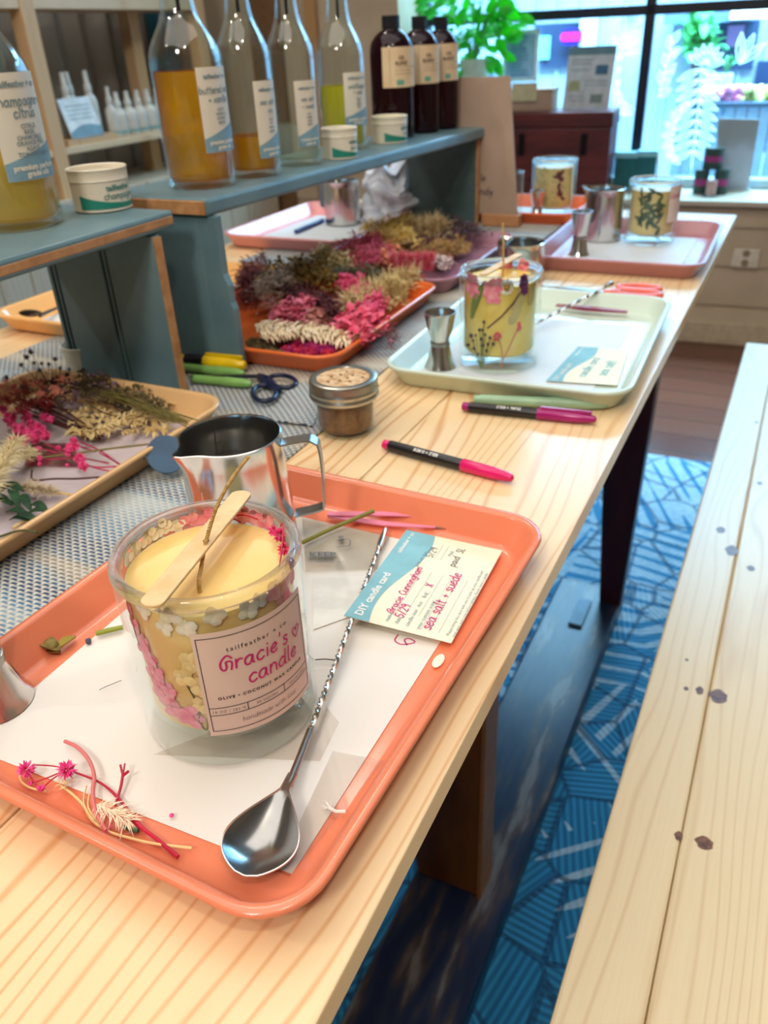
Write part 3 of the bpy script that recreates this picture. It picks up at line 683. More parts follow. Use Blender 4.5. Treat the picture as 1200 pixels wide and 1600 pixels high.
for j in range(ny+1):
    for i in range(nx+1):
        x = x0+(x1-x0)*i/nx; y = y0+(y1-y0)*j/ny
        if i == nx: x = x1-0.016+0.010*math.sin(y*3.1)+(-0.012 if y > 0.75 else 0) - (0.02 if y < 0.55 else 0.0)
        vs.append((x, y, 0.7527))
k = len(vs); vs += [(a_, b_, 0.7502) for a_, b_, c in vs]
fs = []
for j in range(ny):
    for i in range(nx):
        q = j*(nx+1)+i; fs += [(q, q+1, q+nx+2, q+nx+1), (k+q, k+q+nx+1, k+q+nx+2, k+q+1)]
for j in range(ny): q = j*(nx+1); fs += [(q, q+nx+1, k+q+nx+1, k+q), (q+nx, k+q+nx, k+q+2*nx+1, q+2*nx+1)]
for i in range(nx): fs += [(i, k+i, k+i+1, i+1), (ny*(nx+1)+i, ny*(nx+1)+i+1, k+ny*(nx+1)+i+1, k+ny*(nx+1)+i)]
mb.add(vs, fs); tag(mb.build('table_runner', um), 'blue, cream and brown woven runner along the middle of the table', 'table runner')
# turned-up fold of a second cloth by the mason jar
mb = MB(); pts = []
q = [at(452, 603, .757), at(520, 590, .757), at(488, 662, .757), at(415, 655, .757)]
for j in range(9):
    for i in range(9):
        s_, t_ = i/8, j/8
        p = q[0].lerp(q[1], s_).lerp(q[3].lerp(q[2], s_), t_); p.z = 0.7546+0.004*math.sin(PI*s_)*0.6+0.003*(1-t_); pts.append(p)
n0 = len(pts); pts += [p-Vector((0, 0, 0.0016)) for p in pts]
fs = []
for j in range(8):
    for i in range(8): a_ = j*9+i; fs += [(a_, a_+1, a_+10, a_+9), (n0+a_, n0+a_+9, n0+a_+10, n0+a_+1)]
for i in range(8): fs += [(i, n0+i, n0+i+1, i+1), (72+i, 73+i, n0+73+i, n0+72+i), (9*i, 9*i+9, n0+9*i+9, n0+9*i), (9*i+8, n0+9*i+8, n0+9*i+17, 9*i+17)]
mb.add(pts, fs); tag(mb.build('folded_cloth', um), 'turned-up corner of blue woven cloth behind the measuring pitcher', 'cloth')

# ------------------------------------------------------------------ riser shelves
rp = mat('teal_grey_paint', (104, 132, 138), 0.38, rgb2=(92, 120, 128), scale=14)
rawe = mat('raw_edge', (190, 140, 92), 0.6, rgb2=(166, 116, 70), scale=60)
def board_leg(x0, x1, yc, th, z0, z1, parent, grooves, jag=False):
    mb = MB(); g = 0.005
    xs = [x0]
    for gx in grooves: xs += [gx-g, gx+g]
    xs.append(x1)
    for i in range(0, len(xs), 2): mb.box(xs[i], xs[i+1], yc, yc+th, z0, z1)
    for gx in grooves: mb.box(gx-g-0.0005, gx+g+0.0005, yc+0.0035, yc+th-0.001, z0, z1); mb.tube([(gx, yc+0.002, z0), (gx, yc+0.002, z1)], 0.0022, 8)
    return mb
r1 = thing('riser_shelf', 'teal-grey painted wooden riser shelf on the left, nearest the camera', 'riser shelf', (0, 0, 0), 0, 'teal riser shelves')
def slab(x0, x1, y0, y1, za, zb, th):   # gently sloping plank (za at y0, zb at y1 = top heights)
    return MB().hexa([(x0, y0, za-th), (x1, y0, za-th), (x1, y1, zb-th), (x0, y1, zb-th)], [(x0, y0, za), (x1, y0, za), (x1, y1, zb), (x0, y1, zb)])
def zL(y): return 0.9465
slab(-0.775, -0.597, -0.35, 0.702, zL(-0.35), zL(0.702), 0.0175).build('top_board', rp, r1, smooth=False, bevel=0.003)
slab(-0.7, -0.5965, -0.35, 0.700, zL(-0.35)-0.005, zL(0.69)-0.005, 0.0085).build('front_edge', rawe, r1, smooth=False, bevel=0.001)
board_leg(-0.762, -0.5985, 0.664, 0.012, 0.7532, 0.9265, r1, (-0.752, -0.672)).build('leg', rp, r1, smooth=False, bevel=0.0015)
MB().box(-0.5984, -0.5955, 0.665, 0.675, 0.7532, 0.925).build('leg_edge', rawe, r1, smooth=False)
board_leg(-0.762, -0.5985, -0.30, 0.012, 0.7532, 0.968, r1, (-0.672,)).build('leg', rp, r1, smooth=False, bevel=0.0015)
r2 = thing('riser_shelf', 'teal-grey painted wooden riser shelf further back, holding four oil bottles', 'riser shelf', (0, 0, 0), 0, 'teal riser shelves')
def zR(y): return 0.951-0.0176*(y-0.755)
slab(-0.735, -0.580, 0.738, 1.632, zR(0.738), zR(1.632), 0.0185).build('top_board', rp, r2, smooth=False, bevel=0.004)
MB().box(-0.7325, -0.5825, 0.7355, 0.7386, zR(0.738)-0.0165, zR(0.738)-0.002).build('end_grain', rawe, r2, smooth=False, bevel=0.0008)
# near leg with a chipped outer edge
mb = board_leg(-0.735, -0.600, 0.742, 0.011, 0.7532, zR(.745)-0.0187, r2, (-0.662,))
prof = [(-0.600, 0.7532), (-0.566, 0.7532), (-0.566, 0.83), (-0.569, 0.838), (-0.569, 0.858), (-0.574, 0.87), (-0.574, zR(.745)-0.0187), (-0.600, zR(.745)-0.0187)]
n = len(prof); mb.add([(x, 0.742, z) for x, z in prof]+[(x, 0.753, z) for x, z in prof], [tuple(range(n)), tuple(range(2*n-1, n-1, -1))]+[(i, n+i, n+(i+1) % n, (i+1) % n) for i in range(n)])
mb.tube([(-0.6, 0.7425, 0.7533), (-0.6, 0.7425, 0.93)], 0.0018, 8)
mb.build('leg', rp, r2, smooth=False, bevel=0.001)
mb = board_leg(-0.737, -0.590, 1.607, 0.012, 0.7532, zR(1.61)-0.0187, r2, ())
mb.build('leg', mat('teal_dark_paint', (76, 98, 98), 0.45), r2, smooth=False, bevel=0.001)
MB().box(-0.5899, -0.586, 1.608, 1.618, 0.7532, 0.915).build('leg_edge', rawe, r2, smooth=False)

# ------------------------------------------------------------------ trays
def tray(label, cx, cy, rz, color, w_=0.278, l_=0.364, z=0.75, group=None, color2=None, h=0.026):
    m = mat('tray_%d_%d_%d' % color, color, 0.22, rgb2=color2 or tuple(int(c*0.98) for c in color), scale=5, spec=0.55)
    t = thing('serving_tray', label, 'tray', (cx, cy, z), math.radians(rz), group)
    mb = MB()
    loops = [(0.019, 0.0, .020), (0.017, 0.0006, .021), (0.0145, 0.003, .022), (0.0042, h-0.0065, .031), (0.0012, h-0.0045, .033), (0.0, h-0.0022, .034), (0.0008, h-0.0004, .033), (0.003, h, .032), (0.0056, h-0.0006, .030), (0.0072, h-0.0026, .029),
             (0.0165, 0.0058, .022), (0.0185, 0.0034, .021), (0.0220, 0.0028, .018)]
    rows = []
    for ins, zz, rad in loops:
        rows.append([(x, y, zz) for x, y in rrect(w_-2*ins, l_-2*ins, rad, 8)])
    n = len(rows[0]); vs = [p for r_ in rows for p in r_]
    fs = [(i*n+k, i*n+(k+1) % n, (i+1)*n+(k+1) % n, (i+1)*n+k) for i in range(len(rows)-1) for k in range(n)]
    fs += [tuple(range(n-1, -1, -1)), tuple(range((len(rows)-1)*n, len(rows)*n))]
    mb.add(vs, fs); o = mb.build('tray_body', m, t, ang=60)
    return t
TF = 0.0030   # tray floor above its base
SALM, ORNG, MAUV, PINK, PEACH, WHT, BEIGE = (236, 134, 98), (232, 112, 52), (188, 134, 142), (232, 160, 160), (248, 190, 120), (206, 222, 208), (224, 180, 126)
tray('salmon plastic tray in the foreground holding the finished pink-flower candle', -0.2655, 0.336, -1.5, SALM)
tray('pale mint-white tray holding the candle with the daisy', -0.262, 0.950, 2.0, WHT)
tray('mauve tray at far right end of table with the green-leaf candle', -0.255, 1.486, 1.0, MAUV, l_=0.345)
tray('orange tray at the far end behind the kraft board', -0.542, 1.762, 0.0, (238, 112, 60), l_=0.215, w_=0.278)
tray('beige tray of dried flowers at the left, beside the woven runner edge', -0.632, 0.452, 0.0, BEIGE, z=0.7532, l_=0.345)
tray('bright orange tray piled with dried flowers under the riser', -0.590, 0.929, 1.0, ORNG, z=0.7532, l_=0.345)
tray('mauve tray piled with dried flowers under the riser', -0.587, 1.284, 1.0, (170, 120, 138), z=0.7532, l_=0.345)
tray('pink tray across the table with pitcher and crumpled plastic bag', -0.871, 1.487, 0.0, PINK, z=0.7532)
tray('yellow-peach tray across the table behind the nearest riser', -0.878, 0.940, 0.0, PEACH, z=0.7532)

def sheet(name, corners, z, m, label=None, cat=None, th=0.00025, wav=0.0, nx=10, ny=10, parent=None, curl=None):
    """thin sheet with thickness between four floor points"""
    q = [Vector((c[0], c[1], z)) for c in corners]; mb = MB(); top = []
    for j in range(ny+1):
        for i in range(nx+1):
            s_, t_ = i/nx, j/ny
            p = q[0].lerp(q[1], s_).lerp(q[3].lerp(q[2], s_), t_)
            p.z += wav*abs(math.sin(s_*7+t_*3))*math.sin(PI*s_)*math.sin(PI*t_)
            if curl: p.z += curl(s_, t_)
            top.append(p)
    n0 = len(top); vs = top+[p-Vector((0, 0, th)) for p in top]; fs = []; W1 = nx+1
    for j in range(ny):
        for i in range(nx): a_ = j*W1+i; fs += [(a_, a_+1, a_+W1+1, a_+W1), (n0+a_, n0+a_+W1, n0+a_+W1+1, n0+a_+1)]
    for i in range(nx): b_ = ny*W1+i; fs += [(i, n0+i, n0+i+1, i+1), (b_, b_+1, n0+b_+1, n0+b_)]
    for j in range(ny): a_ = j*W1; fs += [(a_, a_+W1, n0+a_+W1, n0+a_), (a_+nx, n0+a_+nx, n0+a_+nx+W1, a_+nx+W1)]
    mb.add(vs, fs); o = mb.build(name, m, parent, smooth=True)
    if label: tag(o, label, cat)
    return o
paper = mat('white_paper', (232, 226, 218), 0.7, rgb2=(226, 219, 210), scale=7)
Z1 = 0.75+TF
def xy(px, py, z=0.7535): p = at(px, py, z); return (p.x, p.y)
sheet('paper_sheet', [(-0.3725, 0.183), (-0.157, 0.1905), (-0.157, 0.478), (-0.3775, 0.478)], Z1+0.0005, paper, 'plain white paper sheet lining the salmon tray', 'paper')
sheet('paper_sheet', [(-0.365, 0.803), (-0.165, 0.808), (-0.170, 1.065), (-0.360, 1.06)], Z1+0.0005, mat('white_paper_cool', (222, 228, 232), 0.6, rgb2=(214, 222, 228), scale=7), 'white paper sheet lining the pale mint-white tray', 'paper')
sheet('paper_sheet', [(-0.355, 1.36), (-0.155, 1.365), (-0.158, 1.61), (-0.350, 1.61)], Z1+0.0005, mat('white_paper_cool', (222, 228, 232)), 'white paper sheet lining the far right mauve tray', 'paper')
sheet('paper_sheet', [(-0.645, 1.685), (-0.440, 1.685), (-0.440, 1.84), (-0.640, 1.84)], Z1+0.0005, mat('white_paper_cool', (222, 228, 232)), 'white paper sheet lining the orange tray behind kraft board', 'paper')
sheet('paper_sheet', [(-0.74, 0.30), (-0.530, 0.31), (-0.528, 0.59), (-0.735, 0.59)], 0.7532+TF+0.0005, mat('lilac_paper', (214, 200, 200), 0.7, rgb2=(204, 188, 192), scale=9), 'pale paper sheet lining the beige flower tray', 'paper')
sheet('paper_sheet', [(-0.97, 1.345), (-0.765, 1.345), (-0.765, 1.62), (-0.97, 1.62)], Z1+0.0037, mat('white_paper_cool', (222, 228, 232)), 'white paper sheet lining the pink tray', 'paper')
sheet('paper_sheet', [(-0.975, 0.80), (-0.775, 0.80), (-0.775, 1.07), (-0.975, 1.07)], Z1+0.0037, paper, 'white paper sheet lining the yellow-peach tray', 'paper')

# ------------------------------------------------------------------ candles in glass tumblers
clear = glass('tumbler_glass', (250, 253, 252), 0.55, base=0.035, power=3.5)
rimglass = thick_glass('rim_glass', (252, 255, 254), 1.35)
_N, _L = rimglass.node_tree.nodes, rimglass.node_tree.links
_t = _N.new('ShaderNodeBsdfTransparent'); _m = _N.new('ShaderNodeMixShader'); _m.inputs[0].default_value = 0.55
_L.new(_t.outputs[0], _m.inputs[1]); _L.new(_N['Principled BSDF'].outputs[0], _m.inputs[2]); _L.new(_m.outputs[0], _N['Material Output'].inputs['Surface'])
waxm = mat('cream_wax', (240, 208, 140), 0.28, rgb2=(236, 198, 120), scale=18, sss=0.35, spec=0.5)
waxp = mat('pale_wax', (232, 206, 142), 0.3, rgb2=(222, 192, 120), scale=18, sss=0.3)
wick_m = mat('braided_wick', (206, 172, 112), 0.8, rgb2=(176, 138, 80), scale=420)
stickm = mat('birch_stick', (232, 200, 152), 0.6, rgb2=(216, 180, 128), scale=60, stretch=(1, 1, 1))
def tumbler(t, r, h, base, zw0, zw1, wm, n=64):
    ir = r-0.0050
    mb = MB(); prof = [(0.0, 0.0), (r-0.006, 0.0), (r-0.0022, 0.0016), (r, 0.006), (r, h-0.004), (ir, h-0.004), (ir, base+0.003), (ir-0.004, base), (0.0, base)]
    mb.lathe(prof, n, cap0=False, cap1=False); mb.build('glass_wall', clear, t)
    mb = MB(); c = (r+ir)/2; hr = (r-ir)/2+0.0006
    prof = [(c+hr*math.cos(a_)*1.0, h-0.0042+0.0044*math.sin(a_)) for a_ in [2*PI*k/14 for k in range(14)]]
    mb.lathe(prof, n, closed=True); mb.build('glass_rim', rimglass, t)
    mb = MB(); R_ = ir-0.0012
    prof = [(0.0, zw0), (R_-0.003, zw0), (R_, zw0+0.003), (R_, zw1+0.0015), (R_-0.0015, zw1+0.0006), (R_-0.006, zw1), (0.0, zw1-0.0005)]
    mb.lathe(prof, n, cap0=False, cap1=False); mb.build('wax', wm, t)
    return R_
def on_cyl(R_, a, z): return Vector((R_*math.cos(a), R_*math.sin(a), z))
def petal_on(mb, R_, a, z, rot, ln, wd, lift=0.0004, cup=0.0012, k=5, m_=6):
    """a rounded petal pressed against the inside of the glass"""
    f = cyl_fn(R_, a, z); ct, st_ = math.cos(rot), math.sin(rot); vs = []; 
    for i in range(k+1):
        t = i/k; wv = wd*0.5*(math.sin(PI*min(1, 0.08+t*0.84))**0.6)
        for j in range(m_+1):
            s_ = (j/m_*2-1); u = ln*t; v = wv*s_; uu = u*ct-v*st_; vv = u*st_+v*ct
            rr = R_+lift+cup*math.sin(PI*t)*(1-s_*s_)*0.3
            an = a+uu/R_; vs.append((rr*math.cos(an), rr*math.sin(an), z+vv))
    n0 = len(vs); vs2 = []
    for x, y, z_ in vs:
        L_ = math.hypot(x, y); q = (L_-0.0003)/L_; vs2.append((x*q, y*q, z_))
    fs = []; W1 = m_+1
    for i in range(k):
        for j in range(m_): a_ = i*W1+j; fs += [(a_, a_+1, a_+W1+1, a_+W1), (n0+a_, n0+a_+W1, n0+a_+W1+1, n0+a_+1)]
    mb.add(vs+vs2, fs)
def floret(mb, R_, adeg, z, size, rot=None, n=4, lift=0.0004):
    rot = rnd.uniform(0, PI) if rot is None else rot
    for k in range(n): petal_on(mb, R_, math.radians(adeg), z, rot+2*PI*k/n+rnd.uniform(-.15, .15), size*rnd.uniform(.9, 1.1), size*0.98, lift+0.0002*k)
def petal_mat(name, c, c2, fac=0.5, scale=120):
    if name in _cache: return _cache[name]
    m = mat(name, c, 0.55, rgb2=c2, scale=scale); N, L = m.node_tree.nodes, m.node_tree.links; b = N['Principled BSDF']
    tr = N.new('ShaderNodeBsdfTranslucent'); src = b.inputs['Base Color'].links[0].from_socket; L.new(src, tr.inputs[0])
    mx = N.new('ShaderNodeMixShader'); mx.inputs[0].default_value = fac; L.new(b.outputs[0], mx.inputs[1]); L.new(tr.outputs[0], mx.inputs[2]); L.new(mx.outputs[0], N['Material Output'].inputs['Surface'])
    return m
white_p = petal_mat('pressed_white_petals', (252, 248, 236), (248, 236, 208), 0.12, 110)
pink_p = petal_mat('pressed_pink_petals', (252, 176, 182), (246, 140, 160), 0.15, 130)
rose_p = petal_mat('pressed_rose_petals', (240, 124, 156), (248, 172, 192), 0.12, 150)
hot_p = mat('hot_pink_gypsophila', (222, 34, 98), 0.6, rgb2=(236, 70, 130), scale=300)
green_s = mat('dried_stem_green', (112, 124, 60), 0.6, rgb2=(88, 100, 44), scale=90)

# --- the big candle
J = (-0.248, 0.273)
cd = thing('flower_candle', 'large candle in clear glass labelled with pink handwriting, pink and white petals inside', 'candle', (J[0], J[1], Z1+0.0006))
JR, JH = 0.0500, 0.1150
def jz(z): return z-(Z1+0.0006)
R_ = tumbler(cd, JR, JH, 0.017, 0.0215, jz(0.8535), waxm, 96)
RP = 0.0441
mb = MB()
for a, z, s_ in ((-79, .8560, .0068), (-69, .8485, .0062), (-84, .8475, .0052), (-50, .8545, .0062), (-28, .8520, .0060), (-19, .8550, .005), (-101, .8540, .0058), (172, .8600, .0055), (160, .8612, .0056), (150, .8585, .005), (188, .8585, .0052), (200, .858, .0055), (166, .8565, .005), (180, .8555, .005)):
    floret(mb, RP, a, jz(z), s_)
mb.build('white_petals', white_p, cd)
mb = MB()
for a, z, s_ in ((-70, .826, .0082), (-60, .818, .0078), (-66, .809, .0075), (-78, .815, .0068), (-57, .803, .0068), (-70, .797, .006)):
    floret(mb, RP, a, jz(z), s_)
mb.build('cream_petals', petal_mat('pressed_cream_petals', (254, 236, 180), (250, 222, 150), 0.12), cd)
mb = MB()
for a, z, s_ in ((140, .8592, .0062), (127, .8602, .0064), (114, .859, .006), (100, .8606, .0064), (88, .8594, .0062), (76, .860, .0058), (-6, .8545, .0066), (3, .8465, .0072), (12, .8565, .0066), (22, .8505, .0064), (9, .8385, .006), (30, .856, .0056)):
    floret(mb, RP, a, jz(z), s_)
mb.build('pink_petals', pink_p, cd)
mb = MB()
for k, (a, z) in enumerate(((-124, .842), (-121, .836), (-118, .832), (-113, .827), (-117, .823), (-108, .820), (-112, .815), (-103, .812), (-108, .808), (-99, .806), (-103, .801), (-94, .799), (-97, .794), (-88, .791), (-91, .787), (-83, .786), (-80, .789), (-105, .796))):
    for q in range(5): petal_on(mb, RP+0.0004, math.radians(a), jz(z), rnd.uniform(0, 2*PI), rnd.uniform(.006, .0095), rnd.uniform(.004, .006), 0.0002*q)
mb.build('rose_petals', rose_p, cd)
mb = MB()
def puff(mb, p, r, n=46, wd=0.0012):
    for i in range(n):
        d = Vector((rnd.gauss(0, 1), rnd.gauss(0, 1), rnd.gauss(0, 1))).normalized(); mb.blade(Vector(p)+d*r*0.25, d, r*rnd.uniform(.55, .85), wd*1.6)
for a, z, r in ((50, .8625, .0048), (34, .8605, .0044), (62, .861, .0038)):
    puff(mb, on_cyl(0.0405, math.radians(a), jz(z)), r, 60, 0.0009)
mb.build('gypsophila_heads', hot_p, cd)
mb = MB()
for pts in (((50, .868), (38, .8745), (24, .8725), (14, .866), (8, .861)), ((34, .865), (26, .871), (14, .866)), ((110, .861), (96, .8625), (84, .862)), ((128, .858), (112, .8605), (100, .8572))):
    mb.tube(smoothpts([on_cyl(0.0418, math.radians(a), jz(z)) for a, z in pts], 5), 0.00045, 5)
mb.build('gypsophila_stem', mat('crimson_stem', (196, 28, 62), 0.5), cd)
mb = MB(); mb.tube(smoothpts([on_cyl(RP+0.0003, math.radians(a), jz(z)) for a, z in ((-128, .858), (-126, .84), (-121, .825), (-112, .815))], 5), 0.0009, 6)
mb.tube(smoothpts([on_cyl(RP+0.0003, math.radians(a), jz(z)) for a, z in ((-78, .812), (-72, .795), (-74, .785), (-70, .779), (-67, .790))], 5), 0.0005, 5)
mb.build('stem', green_s, cd)
# wick with a bend, rising through the wooden stick
c3 = at(312, 925, 0.8535); w0 = Vector((c3.x, c3.y, 0.8533))
hole = at(322, 845, 0.8725); tip = at(387, 713, 0.935)
tip = Vector((hole.x+0.004, hole.y+0.010, 0.935))
best = None
for dx in range(-30, 50):
    for dz in range(20, 80):
        p = hole+Vector((dx*0.001, dx*0.0005+0.004, dz*0.001)); v = p-EYEP; sx = 600+F_PX*v.dot(CR)/v.dot(CF); sy = 800-F_PX*v.dot(CU)/v.dot(CF)
        e_ = (sx-387)**2+(sy-713)**2
        if best is None or e_ < best[0]: best = (e_, p)
tip = best[1]
off = Vector((J[0], J[1], Z1+0.0006))
pts = [w0, w0+Vector((-0.0005, 0.0015, 0.006)), (w0+hole)/2+Vector((-0.001, 0, 0.0)), hole, hole.lerp(tip, 0.35)+Vector((-0.0015, 0, 0.0035)), hole.lerp(tip, 0.7)+Vector((-0.001, 0, 0.003)), tip]
wp = smoothpts([p-off for p in pts], 10)
mb = MB(); mb.tube(wp, 0.00085, 6)
for ph in (0, 2.1, 4.2):
    tw_ = [p+Vector((math.cos(i*0.9+ph), math.sin(i*0.9+ph), 0))*0.0007 for i, p in enumerate(smoothpts(wp, 3))]
    mb.tube(tw_, 0.00055, 5)
mb.build('wick', wick_m, cd)
# paper label
LA, LZ = math.radians(-27.0), jz(0.8165)      # label centre
fnl = cyl_fn(JR+0.0003, LA, LZ)
A0, A1 = math.radians(-65.2)-LA, math.radians(11.0)-LA
UL0, UL1 = A0*JR, A1*JR; VL0, VL1 = -0.0360, 0.0325
mb = MB(); cyl_patch(mb, fnl, UL0, UL1, VL0, VL1, 28)
fnb = cyl_fn(JR+0.00005, LA, LZ); cyl_patch(mb, fnb, UL0, UL1, VL0, VL1, 28)
lab = mb.build('paper_label', mat('label_paper', (226, 206, 192), 0.65, rgb2=(220, 198, 184), scale=6), cd)
ink = mat('dark_ink', (52, 46, 58), 0.6); fn2 = cyl_fn(JR+0.00055, LA, LZ)
a_, b_, c_, d_ = UL0+0.0018, UL1-0.0018, VL0+0.0035, VL1-0.0032; Lw = 0.00042
mb = MB(); it = [('L', [(a_, c_), (b_, c_)], Lw), ('L', [(b_, c_), (b_, d_)], Lw), ('L', [(b_, d_), (a_, d_)], Lw), ('L', [(a_, d_), (a_, c_)], Lw),
    ('L', [(a_, -0.0165), (b_, -0.0165)], Lw), ('L', [(a_, -0.0215), (b_, -0.0215)], Lw), ('L', [(-0.0115, -0.0165), (-0.0115, -0.0215)], Lw), ('L', [(0.0105, -0.0165), (0.0105, -0.0215)], Lw),
    ('T', 'tailfeather + co', 0.0, 0.0195, 0.0040, 0, 1.35), ('T', 'OLIVE \u2022 COCONUT WAX CANDLE', 0.0, -0.0110, 0.0026, 0.00008, 1.35)]
def long_line(it_): return [('L', [(p[0][0]+(p[1][0]-p[0][0])*k/12, p[0][1]+(p[1][1]-p[0][1])*k/12) for k in range(13)], w_) if k0 == 'L' else None for k0, p, w_ in [it_]][0]
write_on(mb, fn2, [long_line(i) if i[0] == 'L' else i for i in it]); mb.build('printed_text', ink, lab)
mb = MB(); write_on(mb, fn2, [('T', '10 OZ / 283 G', -0.0215, -0.0200, 0.0024, 0, 1.2), ('T', '50 HOURS', -0.0005, -0.0200, 0.0024, 0, 1.2), ('T', '100% NATURAL', 0.0212, -0.0200, 0.0021, 0, 1.0), ('H', 'handmade with love', 0.0015, -0.0285, 0.0019, 0.00022)])
mb.build('small_print', mat('grey_ink', (120, 106, 110), 0.6), lab)
mb = MB(); fn3 = cyl_fn(JR+0.0008, LA, LZ); write_on(mb, fn3, [('H', "Gracie's", -0.0025, 0.0080, 0.0056, 0.00095), ('H', 'candle', 0.0070, -0.0040, 0.0056, 0.00095), ('H', '<', 0.0245, 0.0070, 0.0048, 0.0008)])
mb.build('handwriting', mat('pink_marker_ink', (206, 6, 120), 0.5), lab)

# wooden stick across the rim
st = thing('wick_stick', 'flat wooden stick with a hole lying across the large candle rim', 'stick', (0, 0, 0))
e0 = at(233, 945, 0.8705); e1 = at(380, 768, 0.8705)
d = (e1-e0); Ls = d.length; d.normalize(); nrm = Vector((-d.y, d.x, 0))
mid = (e0+e1)/2; hw = 0.0061; mb = MB(); out = []
for k in range(11): a = -PI/2+PI*k/10; out.append(mid+d*(Ls/2-hw*0.6+hw*0.75*math.cos(a))+nrm*hw*math.sin(a))
for k in range(11): a = PI/2+PI*k/10; out.append(mid+d*(-Ls/2+hw*0.6+hw*0.75*math.cos(a))+nrm*hw*math.sin(a))
mb.prism([(p.x, p.y) for p in out], Z1+0.0006+JH+0.0004, Z1+0.0006+JH+0.0022)
mb.build('stick_blade', stickm, st, bevel=0.0004)
hz_ = Z1+0.0006+JH+0.0023; hc = at(322, 845, hz_)
MB().lathe([(0.0, 0), (0.0017, 0), (0.0017, 0.00012), (0, 0.00012)], 14, c=(hc.x, hc.y, hz_), cap0=False, cap1=False).build('hole', mat('hole_brown', (110, 72, 36), 0.9), st)

# --- daisy candle on the mint-white tray
JW = (-0.291, 0.881)
cw = thing('flower_candle', 'glass candle with pressed daisy, fern and purple sprigs on mint-white tray', 'candle', (JW[0], JW[1], Z1+0.0006))
R_ = tumbler(cw, 0.0470, 0.1120, 0.014, 0.0185, 0.098, mat('yellow_wax', (246, 216, 118), 0.3, rgb2=(232, 196, 92), scale=25, sss=0.25), 64)
RP2 = 0.0413
mb = MB()
for k in range(13): petal_on(mb, RP2, math.radians(-62.4), jz(.8539), 2*PI*k/13, .0088, .0042, 0.0006)
mb.build('daisy_petals', white_p, cw)
mb = MB(); p = on_cyl(RP2+0.0016, math.radians(-62.4), jz(.8539)); mb.ball(p, 0.0036, 10, 6); mb.build('daisy_centre', mat('daisy_yellow', (196, 152, 20), 0.7, rgb2=(140, 100, 16), scale=500), cw)
mb = MB()
for a, z, s_ in ((-130, .852, .0105), (-119, .856, .0105), (-114, .845, .009), (-87, .852, .0105), (-82, .843, .009), (-78, .856, .008), (-35, .861, .0055), (100, .858, .008), (70, .858, .009)): floret(mb, RP2, a, jz(z), s_)
mb.build('pink_petals', mat('strong_pink_petals', (240, 118, 150), 0.6, rgb2=(248, 170, 180), scale=120), cw)
mb = MB()
for a, z, s_ in ((-50, .8256, .013), (-44, .838, .012), (-120, .838, .010), (-20, .83, .012), (-55, .812, .011)): petal_on(mb, RP2-0.0002, math.radians(a), jz(z), math.radians(60), s_*2, s_)
mb.build('cream_petals', mat('beige_petals', (214, 190, 128), 0.6), cw)
mb = MB(); stx = [on_cyl(RP2+0.0008, math.radians(a), jz(z)) for a, z in ((-36, .850), (-52, .835), (-68, .822), (-90, .8075))]; mb.tube(stx, 0.00085, 6)
for i in range(26): p = stx[0].lerp(stx[1], rnd.random()) if rnd.random() < .5 else stx[1].lerp(stx[2], rnd.random()); mb.ball(p, rnd.uniform(.0007, .0011), 5, 4)
mb.build('lavender_stem', mat('brown_purple_stem', (84, 48, 54), 0.7), cw)
mb = MB()
for a, z, s_ in ((-35, .8556, .0058), (-32, .848, .005), (-37, .861, .005)): floret(mb, RP2+0.0006, a, jz(z), s_, n=6)
mb.build('purple_flower', mat('purple_petals', (104, 24, 96), 0.6), cw)
mb = MB(); fr = [(-99, .856), (-106, .843), (-114, .830), (-121, .814)]; P_ = smoothpts([on_cyl(RP2+0.0006, math.radians(a), jz(z)) for a, z in fr], 6); mb.tube(P_, 0.0005, 5)
for i, p in enumerate(P_[1:-1]):
    a = math.atan2(p.y, p.x)
    for sgn in (-1, 1): petal_on(mb, RP2+0.0006, a, p.z, PI/2+sgn*0.9, .0068*math.sin(PI*(i+2)/(len(P_)+2)), .0022)
mb.build('fern_frond', mat('fern_green', (106, 128, 62), 0.6), cw)
mb = MB(); mg = MB()
for a, z in ((-95.6, .8144), (-103, .8046), (-98, .8050), (-128, .7822), (-88, .7891), (-105, .7755), (-115, .790), (-93, .800), (-85, .797), (-110, .797), (-120, .795), (-97, .787), (-90, .781), (-80, .790), (-113, .781), (-100, .794)):
    mb.ball(on_cyl(RP2+0.0012, math.radians(a), jz(z)), rnd.uniform(.0014, .0024), 7, 5, jit=0.3)
    mg.tube([on_cyl(RP2+0.0008, math.radians(a), jz(z)), on_cyl(RP2+0.0008, math.radians(-98+(a+98)*0.5), jz(.772)), on_cyl(RP2+0.0008, math.radians(-98), jz(.7585))], 0.00035, 4)
mb.build('purple_buds', mat('dark_purple_buds', (66, 44, 70), 0.7), cw); mg.build('bud_stems', green_s, cw)
mb = MB(); mg = MB()
for a, z in ((-73.7, .7988), (-40, .8083)):
    for i in range(12): mb.ball(on_cyl(RP2+0.001, math.radians(a+rnd.uniform(-5, 5)), jz(z+rnd.uniform(-.004, .004))), .0016, 5, 4)
    mg.tube(smoothpts([on_cyl(RP2+0.0006, math.radians(x_), jz(y_)) for x_, y_ in ((a, z), (a*0.5-30, z-.015), (-65, .768), (-66.9, .7594))], 4), 0.0005, 5)
mb.build('red_blooms', mat('coral_pink', (226, 84, 110), 0.7), cw); mg.build('red_stems', mat('coral_stem', (206, 96, 100), 0.6), cw)
mb = MB(); a0 = at(776, 322, 0.93); mb.tube([(0.002, 0.0, 0.097), (0.002, 0.002, 0.115), (0.0, 0.006, 0.135), (-0.003, 0.010, 0.158)], 0.0011, 6); mb.build('wick', wick_m, cw)
s2 = thing('wick_stick', 'flat wooden stick lying across the rim of the daisy candle', 'stick', (0, 0, 0))
